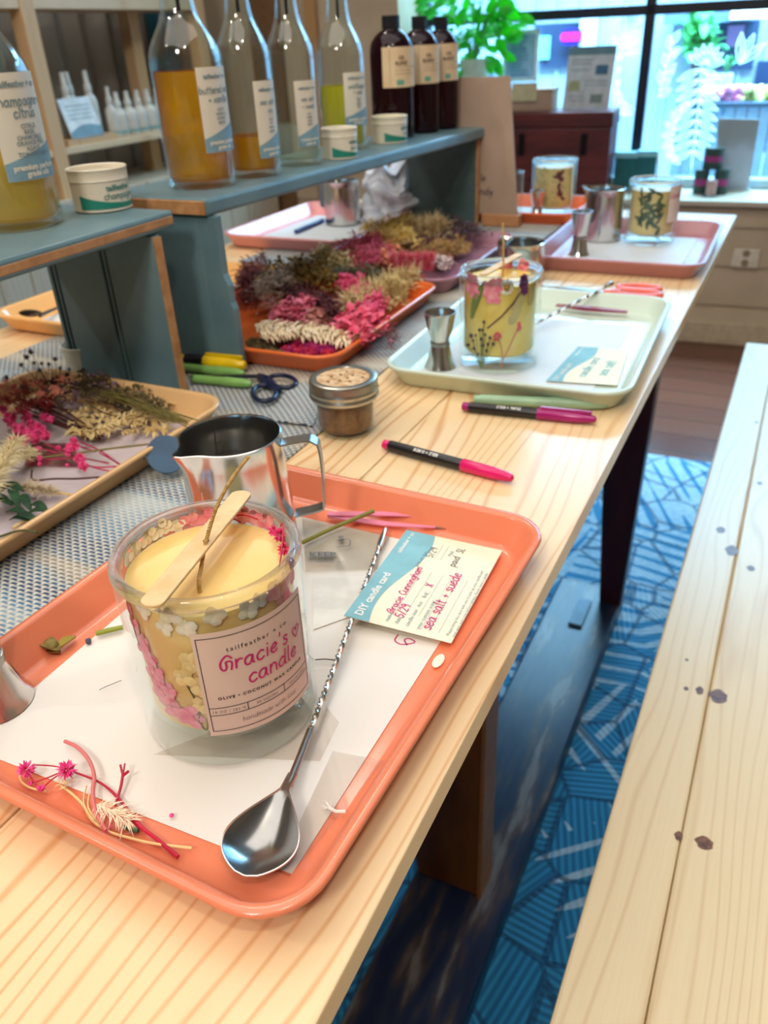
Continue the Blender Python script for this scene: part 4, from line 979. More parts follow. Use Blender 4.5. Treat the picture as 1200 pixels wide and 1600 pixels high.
def flat_stick(par, e0, e1, hw, z0, th, m):
    d = (e1-e0); Ls = d.length; d.normalize(); nrm = Vector((-d.y, d.x, 0)); mid = (e0+e1)/2; out = []
    for k in range(9): a = -PI/2+PI*k/8; out.append(mid+d*(Ls/2-hw+hw*math.cos(a))+nrm*hw*math.sin(a))
    for k in range(9): a = PI/2+PI*k/8; out.append(mid+d*(-Ls/2+hw+hw*math.cos(a))+nrm*hw*math.sin(a))
    return MB().prism([(p.x, p.y) for p in out], z0, z0+th).build('stick_blade', m, par, bevel=0.0003)
zt = Z1+0.0006+0.1124; flat_stick(s2, at(753, 431, zt), at(812, 398, zt), 0.005, zt, 0.0018, stickm)

# --- green leaf candle on the mauve tray
JP = (-0.237, 1.561)
cp = thing('flower_candle', 'glass candle with dark green pressed leaves on far right mauve tray', 'candle', (JP[0], JP[1], Z1+0.0006))
tumbler(cp, 0.0445, 0.1075, 0.013, 0.018, 0.090, waxp, 56)
mb = MB()
for a, z in ((-112, .834), (-105, .825), (-95, .822), (-90, .81), (-80, .815), (-72, .825), (-66, .83), (-100, .80), (-92, .795), (-84, .80), (-75, .80), (-110, .80), (-118, .795), (-70, .79), (-60, .80), (-88, .84), (-78, .845), (-57, .785)):
    for k in range(3): petal_on(mb, 0.0388, math.radians(a), jz(z), rnd.uniform(0, 2*PI), rnd.uniform(.012, .018), .0048, 0.0003*k)
mb.build('green_leaves', mat('deep_green_leaves', (40, 66, 46), 0.5, rgb2=(74, 100, 70), scale=60), cp)
mb = MB(); fnp = cyl_fn(0.0449, math.radians(-20), jz(.824)); cyl_patch(mb, fnp, -0.020, 0.020, -0.030, 0.030); lb = mb.build('paper_label', mat('label_paper', (226, 206, 192)), cp)
mb = MB(); write_on(mb, cyl_fn(0.0453, math.radians(-20), jz(.824)), [('H', 'Candle', -0.004, 0.010, 0.005, 0.0009)]); mb.build('handwriting', mat('pink_marker_ink', (206, 6, 120)), lb)
mb = MB(); mb.tube([(0, 0, 0.089), (0.001, 0, 0.12), (-0.002, 0.001, 0.148)], 0.0009, 5); mb.build('wick', wick_m, cp)

# --- far candle on the orange tray
ce = thing('flower_candle', 'furthest glass candle with dark red petals on orange tray behind kraft board', 'candle', (-0.475, 1.770, Z1+0.0006))
tumbler(ce, 0.0460, 0.111, 0.013, 0.018, 0.094, waxp, 56)
mb = MB()
for a, z in ((-60, .09), (-66, .078), (-58, .070), (-63, .058), (-54, .05), (-52, .04), (-62, .045), (-57, .084)):
    for k in range(2): petal_on(mb, 0.0405, math.radians(a), z, rnd.uniform(0, 2*PI), .011, .007, 0.0003*k)
mb.build('dark_red_petals', mat('dark_red_petals', (104, 34, 50), 0.6), ce)
mb = MB()
for k in range(30): petal_on(mb, 0.0402, math.radians(rnd.uniform(-140, -20)), rnd.uniform(.03, .092), rnd.uniform(0, 2*PI), .012, .008)
mb.build('beige_petals', mat('beige_petals', (214, 190, 128)), ce)

# ------------------------------------------------------------------ steel: jiggers, pitchers, spoon, tweezers
sm, nt, b = new_mat('brushed_steel'); N, L = nt.nodes, nt.links
b.inputs['Metallic'].default_value = 1.0; b.inputs['Roughness'].default_value = 0.16; b.inputs['Base Color'].default_value = (0.66, 0.645, 0.62, 1)
steel = sm; _cache['steel'] = sm
steel2 = mat('satin_steel', (168, 164, 158), 0.30, 1.0)
def jigger(label, x, y, z, s_=1.0, rt=0.0218, group='double-ended steel jiggers', h=0.083, rb=0.0218):
    t = thing('jigger', label, 'jigger', (x, y, z), 0, group)
    k = s_; w_ = 0.0118
    prof_t = [(w_, 0.036), (w_+0.001, 0.042), (rt-0.004, h-0.022), (rt-0.0006, h-0.003), (rt, h-0.001), (rt, h), (rt-0.0016, h), (rt-0.0020, h-0.002), (rt-0.0055, h-0.022), (w_-0.001, 0.043), (0.0, 0.042)]
    MB().lathe([(r*k, q*k) for r, q in prof_t], 40, cap0=False, cap1=False).build('large_cup', steel, t)
    prof_b = [(rb-0.003, 0.0012), (rb-0.0006, 0.0), (rb+0.0006, 0.0014), (rb-0.0002, 0.0032), (rb-0.0035, 0.010), (w_+0.0012, 0.031), (w_, 0.034)]
    MB().lathe([(r*k, q*k) for r, q in prof_b], 40, cap0=False, cap1=False).build('small_cup', steel, t)
    MB().lathe([(r*k, q*k) for r, q in [(w_, 0.0315), (w_+0.0016, 0.032), (w_+0.0018, 0.036), (w_+0.0014, 0.0375), (w_, 0.0378)]], 36, cap0=False, cap1=False).build('collar', steel2, t)
    return t
def jig_fit(cx, cy): return (cx, cy)
pj = at(20, 1105, Z1); jigger('steel jigger at the left edge of the salmon tray, cut by the frame', pj.x-0.012, pj.y-0.001, Z1, 0.98)
jigger('steel jigger beside the daisy candle on mint-white tray', -0.350, 0.843, Z1, 0.86, h=0.0775)
jigger('steel jigger at the near-left corner of the far right mauve tray', -0.332, 1.430, Z1, 0.88, rt=0.0205, rb=0.020, h=0.083)
jigger('steel jigger in front of the furthest candle on orange tray', -0.488, 1.700, Z1, 0.74, h=0.080)

def pitcher(label, x, y, z, rt, rb, h, spout, handle=None, full=True, group='steel measuring pitchers'):
    t = thing('measuring_pitcher', label, 'pitcher', (x, y, z), 0, group)
    n = 64; rows = []; th = 0.0009
    prof = [(0.0, 0.0), (rb-0.003, 0.0), (rb, 0.0025), (rb+(rt-rb)*0.5, h*0.5), (rt+(rb-rt)*0.1, h*0.85), (rt, h-0.002), (rt+0.0006, h), (rt-0.0006, h+0.0004), (rt-th-0.0004, h-0.002), (rt-th, h*0.85), (rb-th-0.0005, h*0.4), (rb-0.004, 0.003), (0.0, 0.003)]
    vs = []; fs = []
    for r, q in prof:
        for k in range(n):
            a = 2*PI*k/n; da = (a-spout+PI) % (2*PI)-PI
            bump = math.exp(-(da/0.20)**2)*max(0, (q/h-0.62)/0.38)**1.5 if q > h*0.6 else 0
            rr = r+bump*0.0125 if r > 0.001 else r
            vs.append((rr*math.cos(a), rr*math.sin(a), q+bump*0.0012))
    m_ = len(prof)
    for i in range(m_-1):
        for k in range(n): q_ = (k+1) % n; fs.append((i*n+k, i*n+q_, (i+1)*n+q_, (i+1)*n+k))
    MB().add(vs, fs).build('body', steel, t)
    if handle is not None:
        d = Vector((math.cos(handle), math.sin(handle), 0)); mb = MB(); s_ = Vector((-d.y, d.x, 0)); zt_, zb = h-0.006, h-0.060
        zb = h*0.33
        P_ = [d*(rt-0.001)+Vector((0, 0, zt_-0.002)), d*(rt+0.018)+Vector((0, 0, zt_+0.001)), d*(rt+0.0245)+Vector((0, 0, zt_-0.001)), d*(rt+0.0275)+Vector((0, 0, zt_-0.006)), d*(rt+0.0285)+Vector((0, 0, (zt_+zb)/2)), d*(rt+0.0275)+Vector((0, 0, zb+0.006)), d*(rt+0.0245)+Vector((0, 0, zb+0.001)), d*(rb-0.0004)+Vector((0, 0, zb-0.004))]
        P_ = smoothpts(P_, 4); w2, tt = 0.0060, 0.0007; vs = []
        for i, p in enumerate(P_):
            dd = (P_[min(i+1, len(P_)-1)]-P_[max(i-1, 0)]).normalized(); nn = dd.cross(s_)
            vs += [p-s_*w2-nn*tt, p+s_*w2-nn*tt, p+s_*w2+nn*tt, p-s_*w2+nn*tt]
        fs = [(0, 1, 2, 3), tuple(4*len(P_)-4+k for k in (3, 2, 1, 0))]
        for i in range(len(P_)-1):
            for k in range(4): fs.append((4*i+k, 4*i+(k+1) % 4, 4*i+4+(k+1) % 4, 4*i+4+k))
        mb.add(vs, fs).build('handle', steel2, t, ang=30)
    if full:
        mb = MB(); fi = cyl_fn(rt-0.0016, PI*0.82, 0); f2 = lambda u, v: (fi(-u, v))
        it = [('L', [(0, h*0.25), (0, h*0.92)], 0.0005)]+[('L', [(0, h*q), (0.006 if k % 2 else 0.003, h*q)], 0.0005) for k, q in enumerate((.3, .42, .54, .66, .78, .9))]
        it += [('T', '300ml', 0.014, h*0.88, 0.0045), ('T', '200', 0.013, h*0.64, 0.0045)]
        write_on(mb, f2, it); mb.build('graduations', mat('etched_mark', (52, 48, 44), 0.6), t)
    return t
sp = at(280, 718, 0.847); pc = (-0.343, 0.425); spa = math.atan2(sp.y-pc[1], sp.x-pc[0])
hp = at(470, 680, 0.847); hpa = math.atan2(hp.y-pc[1], hp.x-pc[0])
pitcher('polished steel measuring pitcher with strap handle behind the large candle', pc[0], pc[1], Z1, 0.0370, 0.0415, 0.0965, spa, hpa)
pitcher('steel pitcher standing behind the daisy candle, mostly hidden', -0.385, 1.262, 0.75, 0.037, 0.040, 0.058, 2.6, None, False)
pitcher('steel pitcher beside the green-leaf candle on far right mauve tray', -0.322, 1.560, Z1, 0.0345, 0.0355, 0.090, 2.9, None, False)
pb = at(537, 352, Z1); pitcher('steel pitcher on the pink tray across the table', pb.x, pb.y, Z1+.0042, 0.036, 0.038, 0.085, 2.4, PI*0.9, False)

# twisted bar spoon
bs = thing('bar_spoon', 'steel bar spoon with a twisted handle lying across the salmon tray', 'spoon', (0, 0, 0))
bc = at(408, 1322, 0.762); far = at(603, 826, 0.762)
nk = at(458, 1212, 0.7625)
far = at(603, 826, 0.7592)
d = (far-nk).normalized(); 
N0 = 210; mb = MB()
for ph in (0.0, PI):
    pts = []
    for i in range(N0+1):
        t = i/N0; p = nk.lerp(far, 0.10+0.80*t); a = t*2*PI*21+ph; s_ = d.cross(Vector((0, 0, 1))).normalized(); u_ = s_.cross(d)
        pts.append(p+(s_*math.cos(a)+u_*math.sin(a))*0.00085)
    mb.tube(pts, 0.00108, 6)
mb.build('twisted_handle', steel, bs)
mb = MB(); mb.tube([nk.lerp(far, 0.89), nk.lerp(far, 0.93), nk.lerp(far, 0.98), far], [0.0022, 0.0026, 0.0026, 0.0018], 14); mb.build('handle_end', steel, bs)
# bowl: teardrop dish
steel_b = mat('bowl_steel', (172, 170, 168), 0.2, 1.0)
dirb = (bc-nk); dirb.z = 0; Lb = dirb.length; dirb.normalize(); sd = Vector((-dirb.y, dirb.x, 0))
tipb = at(393, 1380, 0.760); 
nu, nv = 54, 16; top = []; botm = []
Ltot = (Vector((tipb.x, tipb.y, 0))-Vector((nk.x, nk.y, 0))).length
for i in range(nu+1):
    t = i/nu
    # half width along the length (narrow neck swelling to a round end)
    sft = max(0.0, (t-0.18)/0.82)
    wv = 0.0023+0.0165*(math.sin(PI*min(1, sft)**1.55)**0.72 if 0 < sft < 1 else 0)
    if t > 0.999: wv = 0.0008
    dep = 0.0095*math.sin(PI*min(1, sft)**1.3) if sft > 0 else 0
    for j in range(nv+1):
        s_ = j/nv*2-1
        p = Vector((nk.x, nk.y, 0))+dirb*Ltot*t+sd*wv*s_
        rimz = 0.7640+0.0022*math.sin(PI*min(1, t)*0.9)
        top.append(Vector((p.x, p.y, rimz-dep*(1-s_*s_)))); botm.append(Vector((p.x, p.y, rimz-dep*(1-s_*s_)-0.0009)))
vs = top+botm; n0 = len(top); W1 = nv+1; fs = []
for i in range(nu):
    for j in range(nv): a_ = i*W1+j; fs += [(a_, a_+1, a_+W1+1, a_+W1), (n0+a_, n0+a_+W1, n0+a_+W1+1, n0+a_+1)]
    a_ = i*W1; fs += [(a_, a_+W1, n0+a_+W1, n0+a_), (a_+nv, n0+a_+nv, n0+a_+nv+W1, a_+nv+W1)]
fs += [tuple(nu*W1+j for j in range(W1))+tuple(n0+nu*W1+j for j in range(nv, -1, -1))]
MB().add(vs, fs).build('bowl', steel_b, bs, ang=80)
rimp = [top[i*W1] for i in range(nu+1)]+[top[i*W1+nv] for i in range(nu, -1, -1)]
MB().tube(rimp, 0.00055, 6).build('bowl_rim', steel, bs)
mb = MB(); mb.tube([nk.lerp(far, 0.13), nk.lerp(far, 0.06), nk+dirb*0.006], [0.0021, 0.0022, 0.0022], 12); mb.build('neck', steel2, bs)

# pink tweezers in the tray
tw = thing('tweezers', 'pink tweezers with bare steel tips lying in the far end of salmon tray', 'tweezers', (0, 0, 0))
pinkm = mat('pink_enamel', (238, 140, 170), 0.35)
q0 = at(512, 803, 0.760); q1 = at(600, 803, .760); q2 = at(680, 808, .760); q3 = at(720, 812, .760)
p1 = at(600, 818, .757); p2 = at(680, 824, .757); p3 = at(720, 828, .757)
def strap(mb, P_, ws, th=0.0007, z=None):
    vs = []; m_ = len(P_)
    for i, p in enumerate(P_):
        dd = P_[min(i+1, m_-1)]-P_[max(i-1, 0)]; dd.z = 0; dd.normalize(); s_ = Vector((-dd.y, dd.x, 0))*ws[i]; zt = Vector((0, 0, th))
        vs += [p-s_-zt, p+s_-zt, p+s_+zt, p-s_+zt]
    fs = [(0, 1, 2, 3), tuple(4*m_-4+k for k in (3, 2, 1, 0))]
    for i in range(m_-1):
        for k in range(4): fs.append((4*i+k, 4*i+(k+1) % 4, 4*i+4+(k+1) % 4, 4*i+4+k))
    return mb.add(vs, fs)
mb = MB(); strap(mb, smoothpts([q0, q0.lerp(q1, .3), q1, q2], 4), [0.0018]+[0.0031]*8+[0.0026, .002, .0016, .0012], 0.0005); mb.build('arm', pinkm, tw)
q0b = q0-Vector((0, 0, 0.0012))
mb = MB(); strap(mb, smoothpts([q0b, q0b.lerp(p1, .3), p1, p2], 4), [0.0018]+[0.0031]*8+[0.0026, .002, .0016, .0012], 0.0005); mb.build('arm', pinkm, tw)
mb = MB(); strap(mb, [q2, q3], [0.0011, 0.0004], 0.0004); strap(mb, [p2, p3], [0.0011, 0.0004], 0.0004); mb.build('tip', steel2, tw)

# ------------------------------------------------------------------ printed cards and plastic in the big tray
def frame_fn(o, ux, uy, z, slope=0.0):
    return lambda u, v: (o[0]+ux[0]*u+uy[0]*v, o[1]+ux[1]*u+uy[1]*v, z+slope*v)
cardm = mat('card_stock', (240, 232, 206), 0.6, rgb2=(236, 227, 198), scale=6)
tealc = mat('teal_print', (134, 190, 200), 0.6)
c_ = [at(537, 962, .7628), at(705, 1005, .758), at(785, 860, .758), at(635, 828, .7628)]
cardt = thing('candle_card', 'cream candle card with teal band and pink handwriting in the salmon tray', 'card', (0, 0, 0))
def card_curl(s_, t_): return 0.0022*s_*s_
def card_build(par, c_, z, full=True, drop=0.0):
    o = Vector((c_[0].x, c_[0].y)); uv = Vector((c_[3].x, c_[3].y))-o; vv = Vector((c_[1].x, c_[1].y))-o   # u: along text, v: downwards
    Lu, Lv = uv.length, vv.length; ux = uv/Lu; uy = -vv/Lv
    sheet('card_sheet', [c_[0], c_[1], c_[2], c_[3]], z, cardm, th=0.0003, parent=par, curl=lambda s_, t_: -drop*s_)
    SL = drop/Lv
    f = frame_fn(o, ux, uy, z+0.00025, SL)
    mb = MB(); n = 20; vs = []
    for i in range(n+1):
        t = i/n; e = Lv*(0.30-0.10*math.sin(t*5.0+0.6)-0.05*t)
        vs += [f(Lu*t, -0.0002), f(Lu*t, -e)]
    mb.add(vs, [(2*i, 2*i+1, 2*i+3, 2*i+2) for i in range(n)]); mb.build('teal_band', tealc, par, smooth=False)
    k = Lu/0.118
    g = frame_fn(o, ux, uy, z+0.0005, SL)
    mb = MB(); write_on(mb, g, [('T', 'DIY candle card', 0.004*k, -0.0115*k, 0.0082*k, 0.00022, 1.0, 'LEFT'), ('T', 'tailfeather + co', 0.115*k, -0.008*k, 0.0048*k, 0.0001, 1.0, 'RIGHT')]); mb.build('title', mat('white_print', (246, 246, 238), 0.6), par, smooth=False)
    if not full:
        mb = MB(); write_on(mb, g, [('H', 'candle card', 0.05*k, -0.036*k, 0.006*k, 0.001*k), ('H', 'sea salt', 0.05*k, -0.056*k, 0.007*k, 0.0012*k)]); mb.build('handwriting', mat('teal_marker', (110, 196, 190), 0.5), par, smooth=False)
        return
    mb = MB(); gt = []
    for tx, u, v in (('name:', .005, -.0305), ('date:', .005, -.0375), ('candle size:  4oz    8oz', .005, -.045), ('your custom scent:', .005, -.053), ('pick up date', .073, -.0265), ('Paid', .095, -.045)):
        gt.append(('T', tx, u*k, v*k, 0.0044*k, 0, 1.0, 'LEFT'))
    gt += [('T', 'Please bring this card with you to pick up your candle and', 0.006*k, -0.0735*k, 0.0034*k, 0, 1.0, 'LEFT'), ('T', 'trim wick each time before lighting. Never leave a candle', 0.006*k, -0.0775*k, 0.0034*k, 0, 1.0, 'LEFT')]
    for v in (-.0315, -.0385, -.0475, -.054, -.0595, -.066): gt.append(('L', [((0.018 if v > -.05 else .006)*k, v*k), (0.07*k, v*k)], 0.00022*k))
    gt += [('L', [(0.087*k, -.0345*k), (.108*k, -.0345*k)], 0.00022*k), ('L', [(0.087*k, -.039*k), (.108*k, -.039*k)], 0.00022*k), ('L', [(0.044*k, -.0455*k), (.047*k, -.0455*k), (.047*k, -.0425*k), (.044*k, -.0425*k), (.044*k, -.0455*k)], 0.0002)]
    write_on(mb, g, gt); mb.build('printed_lines', mat('grey_teal_print', (132, 162, 166), 0.6), par, smooth=False)
    mb = MB(); write_on(mb, g, [('H', 'Gracie Cunningham', 0.014*k, -0.0305*k, 0.0034*k, 0.0007, 'L'), ('H', '5/29', 0.012*k, -0.0385*k, 0.0042*k, 0.0008, 'L'), ('H', 'X', 0.0525*k, -0.045*k, 0.0040*k, 0.0008, 'L'), ('H', 'sea salt + suede', 0.007*k, -0.0600*k, 0.0048*k, 0.00085, 'L')])
    mb.build('handwriting', mat('pink_marker_ink', (206, 6, 120)), par, smooth=False)
    mb = MB(); write_on(mb, g, [('H', '5/29', 0.088*k, -0.0325*k, 0.0038*k, 0.0005, 'L'), ('H', 'paid  SL', 0.083*k, -0.052*k, 0.0036*k, 0.0005, 'L')]); mb.build('pen_writing', ink, par, smooth=False)
card_build(cardt, c_, 0.7628, drop=0.0048)
c2 = [at(853, 593, .757), at(965, 600, .757), at(982, 545, .757), at(903, 540, .757)]
card2 = thing('candle_card', 'cream and teal card with mint handwriting on the pale mint-white tray', 'card', (0, 0, 0))
card_build(card2, c2, 0.7555, False)

# pink squiggle on the paper
mb = MB(); f = lambda u, v: (u, v, Z1+0.0008)
P_ = [at(x_, y_, Z1+.0006) for x_, y_ in ((622, 992), (617, 1001), (628, 1007), (648, 1004), (640, 998), (632, 1000), (636, 1008))]
ribbon(mb, [Vector((p.x, p.y, 0)) for p in P_], 0.0009, f)
tag(mb.build('marker_scribble', mat('pink_marker_ink', (206, 6, 120)), smooth=False), 'small pink marker scribble on paper just below the candle card', 'scribble')

film = glass('clear_film', (250, 248, 244), 0.4, rough=0.2, base=0.08, power=2.0)
fo = sheet('plastic_wrapper', [xy(478, 895), xy(590, 892), xy(597, 835), xy(472, 812)], Z1+0.0022, film, 'crumpled clear plastic wrapper with printed lettering beside the large candle', 'wrapper', wav=0.0018)
f = frame_fn(Vector(xy(484, 890)), (Vector(xy(588, 890))-Vector(xy(484, 890))).normalized(), (Vector(xy(474, 812))-Vector(xy(484, 890))).normalized(), Z1+0.0048)
mb = MB(); write_on(mb, f, [('T', 'KEEP', 0.001, 0.011, 0.0095, 0.0004, 1.0, 'LEFT'), ('T', 'CANDLES / DIY', 0.001, 0.003, 0.003, 0, 1.3, 'LEFT'), ('L', [(0.024, 0.034), (0.034, 0.036), (0.033, 0.027), (0.024, 0.025)], 0.0009), ('T', 'S', 0.028, 0.034, 0.010, 0.0005)])
mb.build('lettering', mat('grey_print', (120, 118, 116), 0.6), fo, smooth=False)
sheet('sticker_backing', [xy(490, 985), xy(560, 960), xy(590, 900), xy(488, 905)], Z1+0.0013, mat('glossy_backing', (236, 232, 222), 0.3), 'small white sticker backing sheet between large candle and bar spoon', 'sticker sheet')
# folded clear sheet below the spoon neck
sheet('clear_film', [xy(240, 1180), xy(500, 1190), xy(530, 1130), xy(490, 1080)], Z1+0.0011, glass('clear_film2', (249, 247, 245), 0.25, rough=0.2, base=0.03, power=2.5), 'thin clear film lying under the large candle on the paper', 'film')
sheet('clear_film', [xy(432, 1362), xy(452, 1372), xy(600, 1190), xy(520, 1175)], Z1+0.0014, glass('clear_film2'), 'thin clear film sticking out beside the bar spoon bowl', 'film')
ov = MB(); pcx = at(685, 1032, Z1+.002)
ov.ball((pcx.x, pcx.y, Z1+0.0018), 0.0055, 12, 6, (0.62, 1.25, 0.16)); tag(ov.build('white_petal', white_p), 'single white oval petal on right side of the salmon tray', 'petal')

# ------------------------------------------------------------------ bits of flower on the salmon tray
def PT(pts, z=0.7565, dz=None):
    out = []
    for i, q in enumerate(pts): zz_ = z+(q[2] if len(q) > 2 else 0); out.append(at(q[0], q[1], zz_))
    return out
sg = thing('gypsophila_sprig', 'hot pink dried gypsophila sprig with two heads in tray corner', 'dried flower', (0, 0, 0))
cst = mat('crimson_stem', (196, 28, 62)); mb = MB()
for pts, r in (([(115, 1206, .002), (155, 1222), (185, 1247), (215, 1287), (245, 1311), (278, 1339)], [.0006, .0007, .0008, .0013, .0011, .0012]), ([(50, 1195, .003), (95, 1199, .003), (150, 1219)], .0004), ([(45, 1225), (75, 1215, .002), (100, 1204, .003)], .0004), ([(70, 1228), (85, 1215, .002), (102, 1205, .004)], .0004), ([(45, 1210, .003), (60, 1230)], .0005), ([(180, 1258), (188, 1232, .001), (192, 1210, .003)], .0008), ([(192, 1212, .003), (188, 1195, .005)], .0006), ([(192, 1212, .003), (195, 1193, .005)], .0005), ([(192, 1212, .003), (201, 1205, .005)], .0008)):
    P_ = smoothpts(PT(pts), 4); rr = r if not isinstance(r, list) else [r[min(len(r)-1, int(i*(len(r)-1)/(len(P_)-1)+.5))] for i in range(len(P_))]
    mb.tube(P_, rr, 6)
mb.build('stem', cst, sg)
for px, py, r, z in ((41, 1203, .0056, .006), (104, 1203, .0058, .007), (64, 1231, .0026, .003), (47, 1224, .0016, .002)):
    mb = MB(); puff(mb, at(px, py, .7555+z), r, int(90*r/.0055), 0.0008); mb.build('flower_head', mat('bright_pink_heads', (228, 50, 132), 0.6, rgb2=(240, 90, 160), scale=400), sg)
s_ = thing('flower_stalk', 'curved salmon-pink plant stem crossing near edge of salmon tray', 'stem', (0, 0, 0))
mb = MB(); mb.tube(smoothpts(PT([(101, 1158, .002), (120, 1167, .002), (138, 1186, .003), (147, 1212, .003), (145, 1240, .002), (150, 1270, .002), (166, 1298, .001)]), 5), 0.0011, 8); mb.build('stem', mat('salmon_stem', (232, 128, 126), 0.5), s_)
mb = MB()
for i in range(26): p = at(167+rnd.gauss(0, 3), 1297+rnd.gauss(0, 3), .7565); mb.blade(p, (rnd.gauss(0, 1), rnd.gauss(0, 1), .4), .004, .0005)
mb.build('stem_fibres', mat('rose_fibre', (220, 96, 120), 0.6), s_)
fp = thing('cream_feather_sprig', 'cream feathery sprig with bleached twig in corner of the salmon tray', 'dried flower', (0, 0, 0))
mb = MB(); base_ = at(152, 1262, .757)
for i in range(120):
    t = rnd.random(); p = at(150+52*t, 1256+26*t, .7575+.002*math.sin(PI*t)); a = math.radians(rnd.uniform(-75, 60)); dirv = (at(208, 1284, .757)-base_).normalized()
    dd = Vector((dirv.x*math.cos(a)-dirv.y*math.sin(a), dirv.x*math.sin(a)+dirv.y*math.cos(a), rnd.uniform(.05, .5))); mb.blade(p, dd, rnd.uniform(.006, .0125), .0006, droop=0.2)
mb.build('feather', mat('cream_feather', (250, 234, 206), 0.7, rgb2=(244, 218, 190), scale=200), fp)
mb = MB(); cream = mat('cream_twig', (244, 214, 150), 0.6)
mb.tube(smoothpts(PT([(300, 1325), (240, 1318), (205, 1310), (172, 1300), (145, 1283), (130, 1258), (112, 1240), (95, 1228)]), 5), 0.0007, 6)
mb.tube(smoothpts(PT([(150, 1287), (133, 1262), (131, 1245), (135, 1228)]), 4), 0.0005, 5); mb.tube(smoothpts(PT([(155, 1288), (138, 1262), (140, 1240)]), 4), 0.0005, 5)
for i in range(20): p = at(100+rnd.gauss(0, 7), 1226+rnd.gauss(0, 3), .7575); mb.blade(p, (rnd.gauss(0, 1), rnd.gauss(0, 1), .3), .0035, .0007)
mb.tube(smoothpts(PT([(72, 1237), (50, 1232), (34, 1222), (30, 1208)]), 4), 0.0006, 5)
mb.build('twig', cream, fp)
gl = MB(); gl.tube(PT([(191, 1291), (205, 1295), (216, 1298)]), [0.0009, 0.0016, 0.0012], 8); tag(gl.build('green_stem_piece', mat('dark_green_bit', (52, 84, 48), 0.5)), 'tiny dark green stem cut at near edge of salmon tray', 'stem')
lf = thing('dried_leaf', 'curled olive-brown dried leaf on left wall of salmon tray', 'leaf', (0, 0, 0))
olive = mat('olive_leaf', (146, 128, 62), 0.7, rgb2=(108, 92, 40), scale=160)
mb = MB(); a0, a1 = at(57, 1000, .7585), at(112, 1000, .7595)
for k, (p, q, w_) in enumerate(((at(57, 1000, .760), at(94, 1016, .757), .010), (at(58, 1000, .757), at(94, 1018, .7563), .009))): mb.leaf(p, q-p, (q-p).length, w_, nrm=(0, 0, 1), curl=0.10*(1 if k == 0 else -0.5), n=8, th=0.0012)
mb.ball(at(78, 1007, .7590), .0042, 10, 7, (1.5, 1, .8), jit=.3); mb.build('folded_leaf', olive, lf)
mb = MB(); p, q = at(90, 1012, .758), at(118, 994, .7565); mb.leaf(p, q-p, (q-p).length, .007, curl=.1, n=6, th=.001); mb.tube([q, at(116, 993, .757)], .0004, 5); mb.build('leaf_tip', mat('golden_leaf', (166, 146, 52), 0.7), lf)
gs = MB(); P_ = PT([(150, 990, .001), (170, 985, .0012), (192, 980, .0012)]); gs.tube(P_, [.0018, .0019, .0017], 10); tag(gs.build('cut_stem', mat('fresh_green_stem', (146, 154, 44), 0.5)), 'short cut green stem left of the large candle', 'stem')
gs = MB(); P_ = PT([(472, 848, .004), (520, 825, .005), (584, 798, .010)]); gs.tube(P_, [.0017, .0017, .0019], 10); tag(gs.build('cut_stem', mat('olive_green_stem', (134, 132, 52), 0.5)), 'long olive-green cut stem crossing the pink tweezers', 'stem')
lv = MB(); lv.ball(at(138, 1002, .756), .0022, 8, 5, jit=.4); tag(lv.build('lavender_bud', mat('lavender_bud', (92, 84, 104), 0.8)), 'tiny grey lavender bud beside the short green stem', 'bud')
ws = MB(); ws.tube(PT([(540, 1268, .001), (525, 1268, .001), (514, 1262, .001)]), .0009, 6)
for i in range(10): ws.blade(at(516, 1262, .7565), (rnd.gauss(-1, .5), rnd.gauss(.3, .6), .3), .005, .0005)
tag(ws.build('white_stem_tip', mat('white_tip', (244, 238, 226), 0.6)), 'tiny frayed white stem tip on right inner edge of salmon tray', 'stem')
tg = MB(); tg.tube(smoothpts(PT([(492, 1031), (508, 1030), (524, 1031), (532, 1026)]), 3), .0004, 5); tag(tg.build('brown_twig', mat('brown_twig', (70, 44, 34), 0.7)), 'thin dark brown twig beside the bar spoon handle', 'twig')
hr = MB(); hr.tube(smoothpts(PT([(155, 1078, .0004), (165, 1073, .0004), (190, 1063, .0004)]), 3), .0002, 4); tag(hr.build('dark_fibre', mat('dark_fibre', (90, 84, 80), 0.7)), 'fine dark fibre on the paper left of the large candle', 'fibre')
rb = MB(); rb.ball(at(268, 1274, .7562), .0012, 6, 4, jit=.5); tag(rb.build('pink_crumb', mat('bright_pink_heads', (228, 50, 132))), 'tiny pink petal crumb on paper near the stem tail', 'crumb')

# ------------------------------------------------------------------ mason jar
mj = thing('mason_jar', 'small mason jar of brown powder with a steel ring lid on the table', 'jar', (-0.375, 0.652, 0.7502))
MB().lathe([(0, 0), (0.026, 0), (0.0295, 0.003), (0.0305, 0.008), (0.0318, 0.034), (0.0300, 0.040), (0.0300, 0.050), (0.0282, 0.050), (0.0285, 0.040), (0.0288, 0.008), (0.026, 0.0045), (0, 0.0045)], 48, cap0=False, cap1=False).build('glass_jar', clear, mj)
MB().lathe([(0, 0.0055), (0.0260, 0.0055), (0.0278, 0.009), (0.0284, 0.033), (0.0260, 0.037), (0, 0.038)], 40, cap0=False, cap1=False).build('brown_powder', mat('brown_powder', (132, 84, 34), 0.9, rgb2=(92, 54, 20), scale=110, bump=.5, bscale=400), mj)
MB().lathe([(0.0300, 0.0365), (0.0342, 0.037), (0.0352, 0.040), (0.0340, 0.043), (0.0350, 0.046), (0.0338, 0.049), (0.0345, 0.054), (0.0336, 0.0565), (0.0320, 0.0572), (0.0268, 0.0570), (0.0262, 0.0560), (0.0262, 0.0548), (0.0295, 0.0540)], 56, cap0=False, cap1=False).build('lid_ring', mat('satin_tin', (190, 186, 174), 0.30, 1.0), mj)
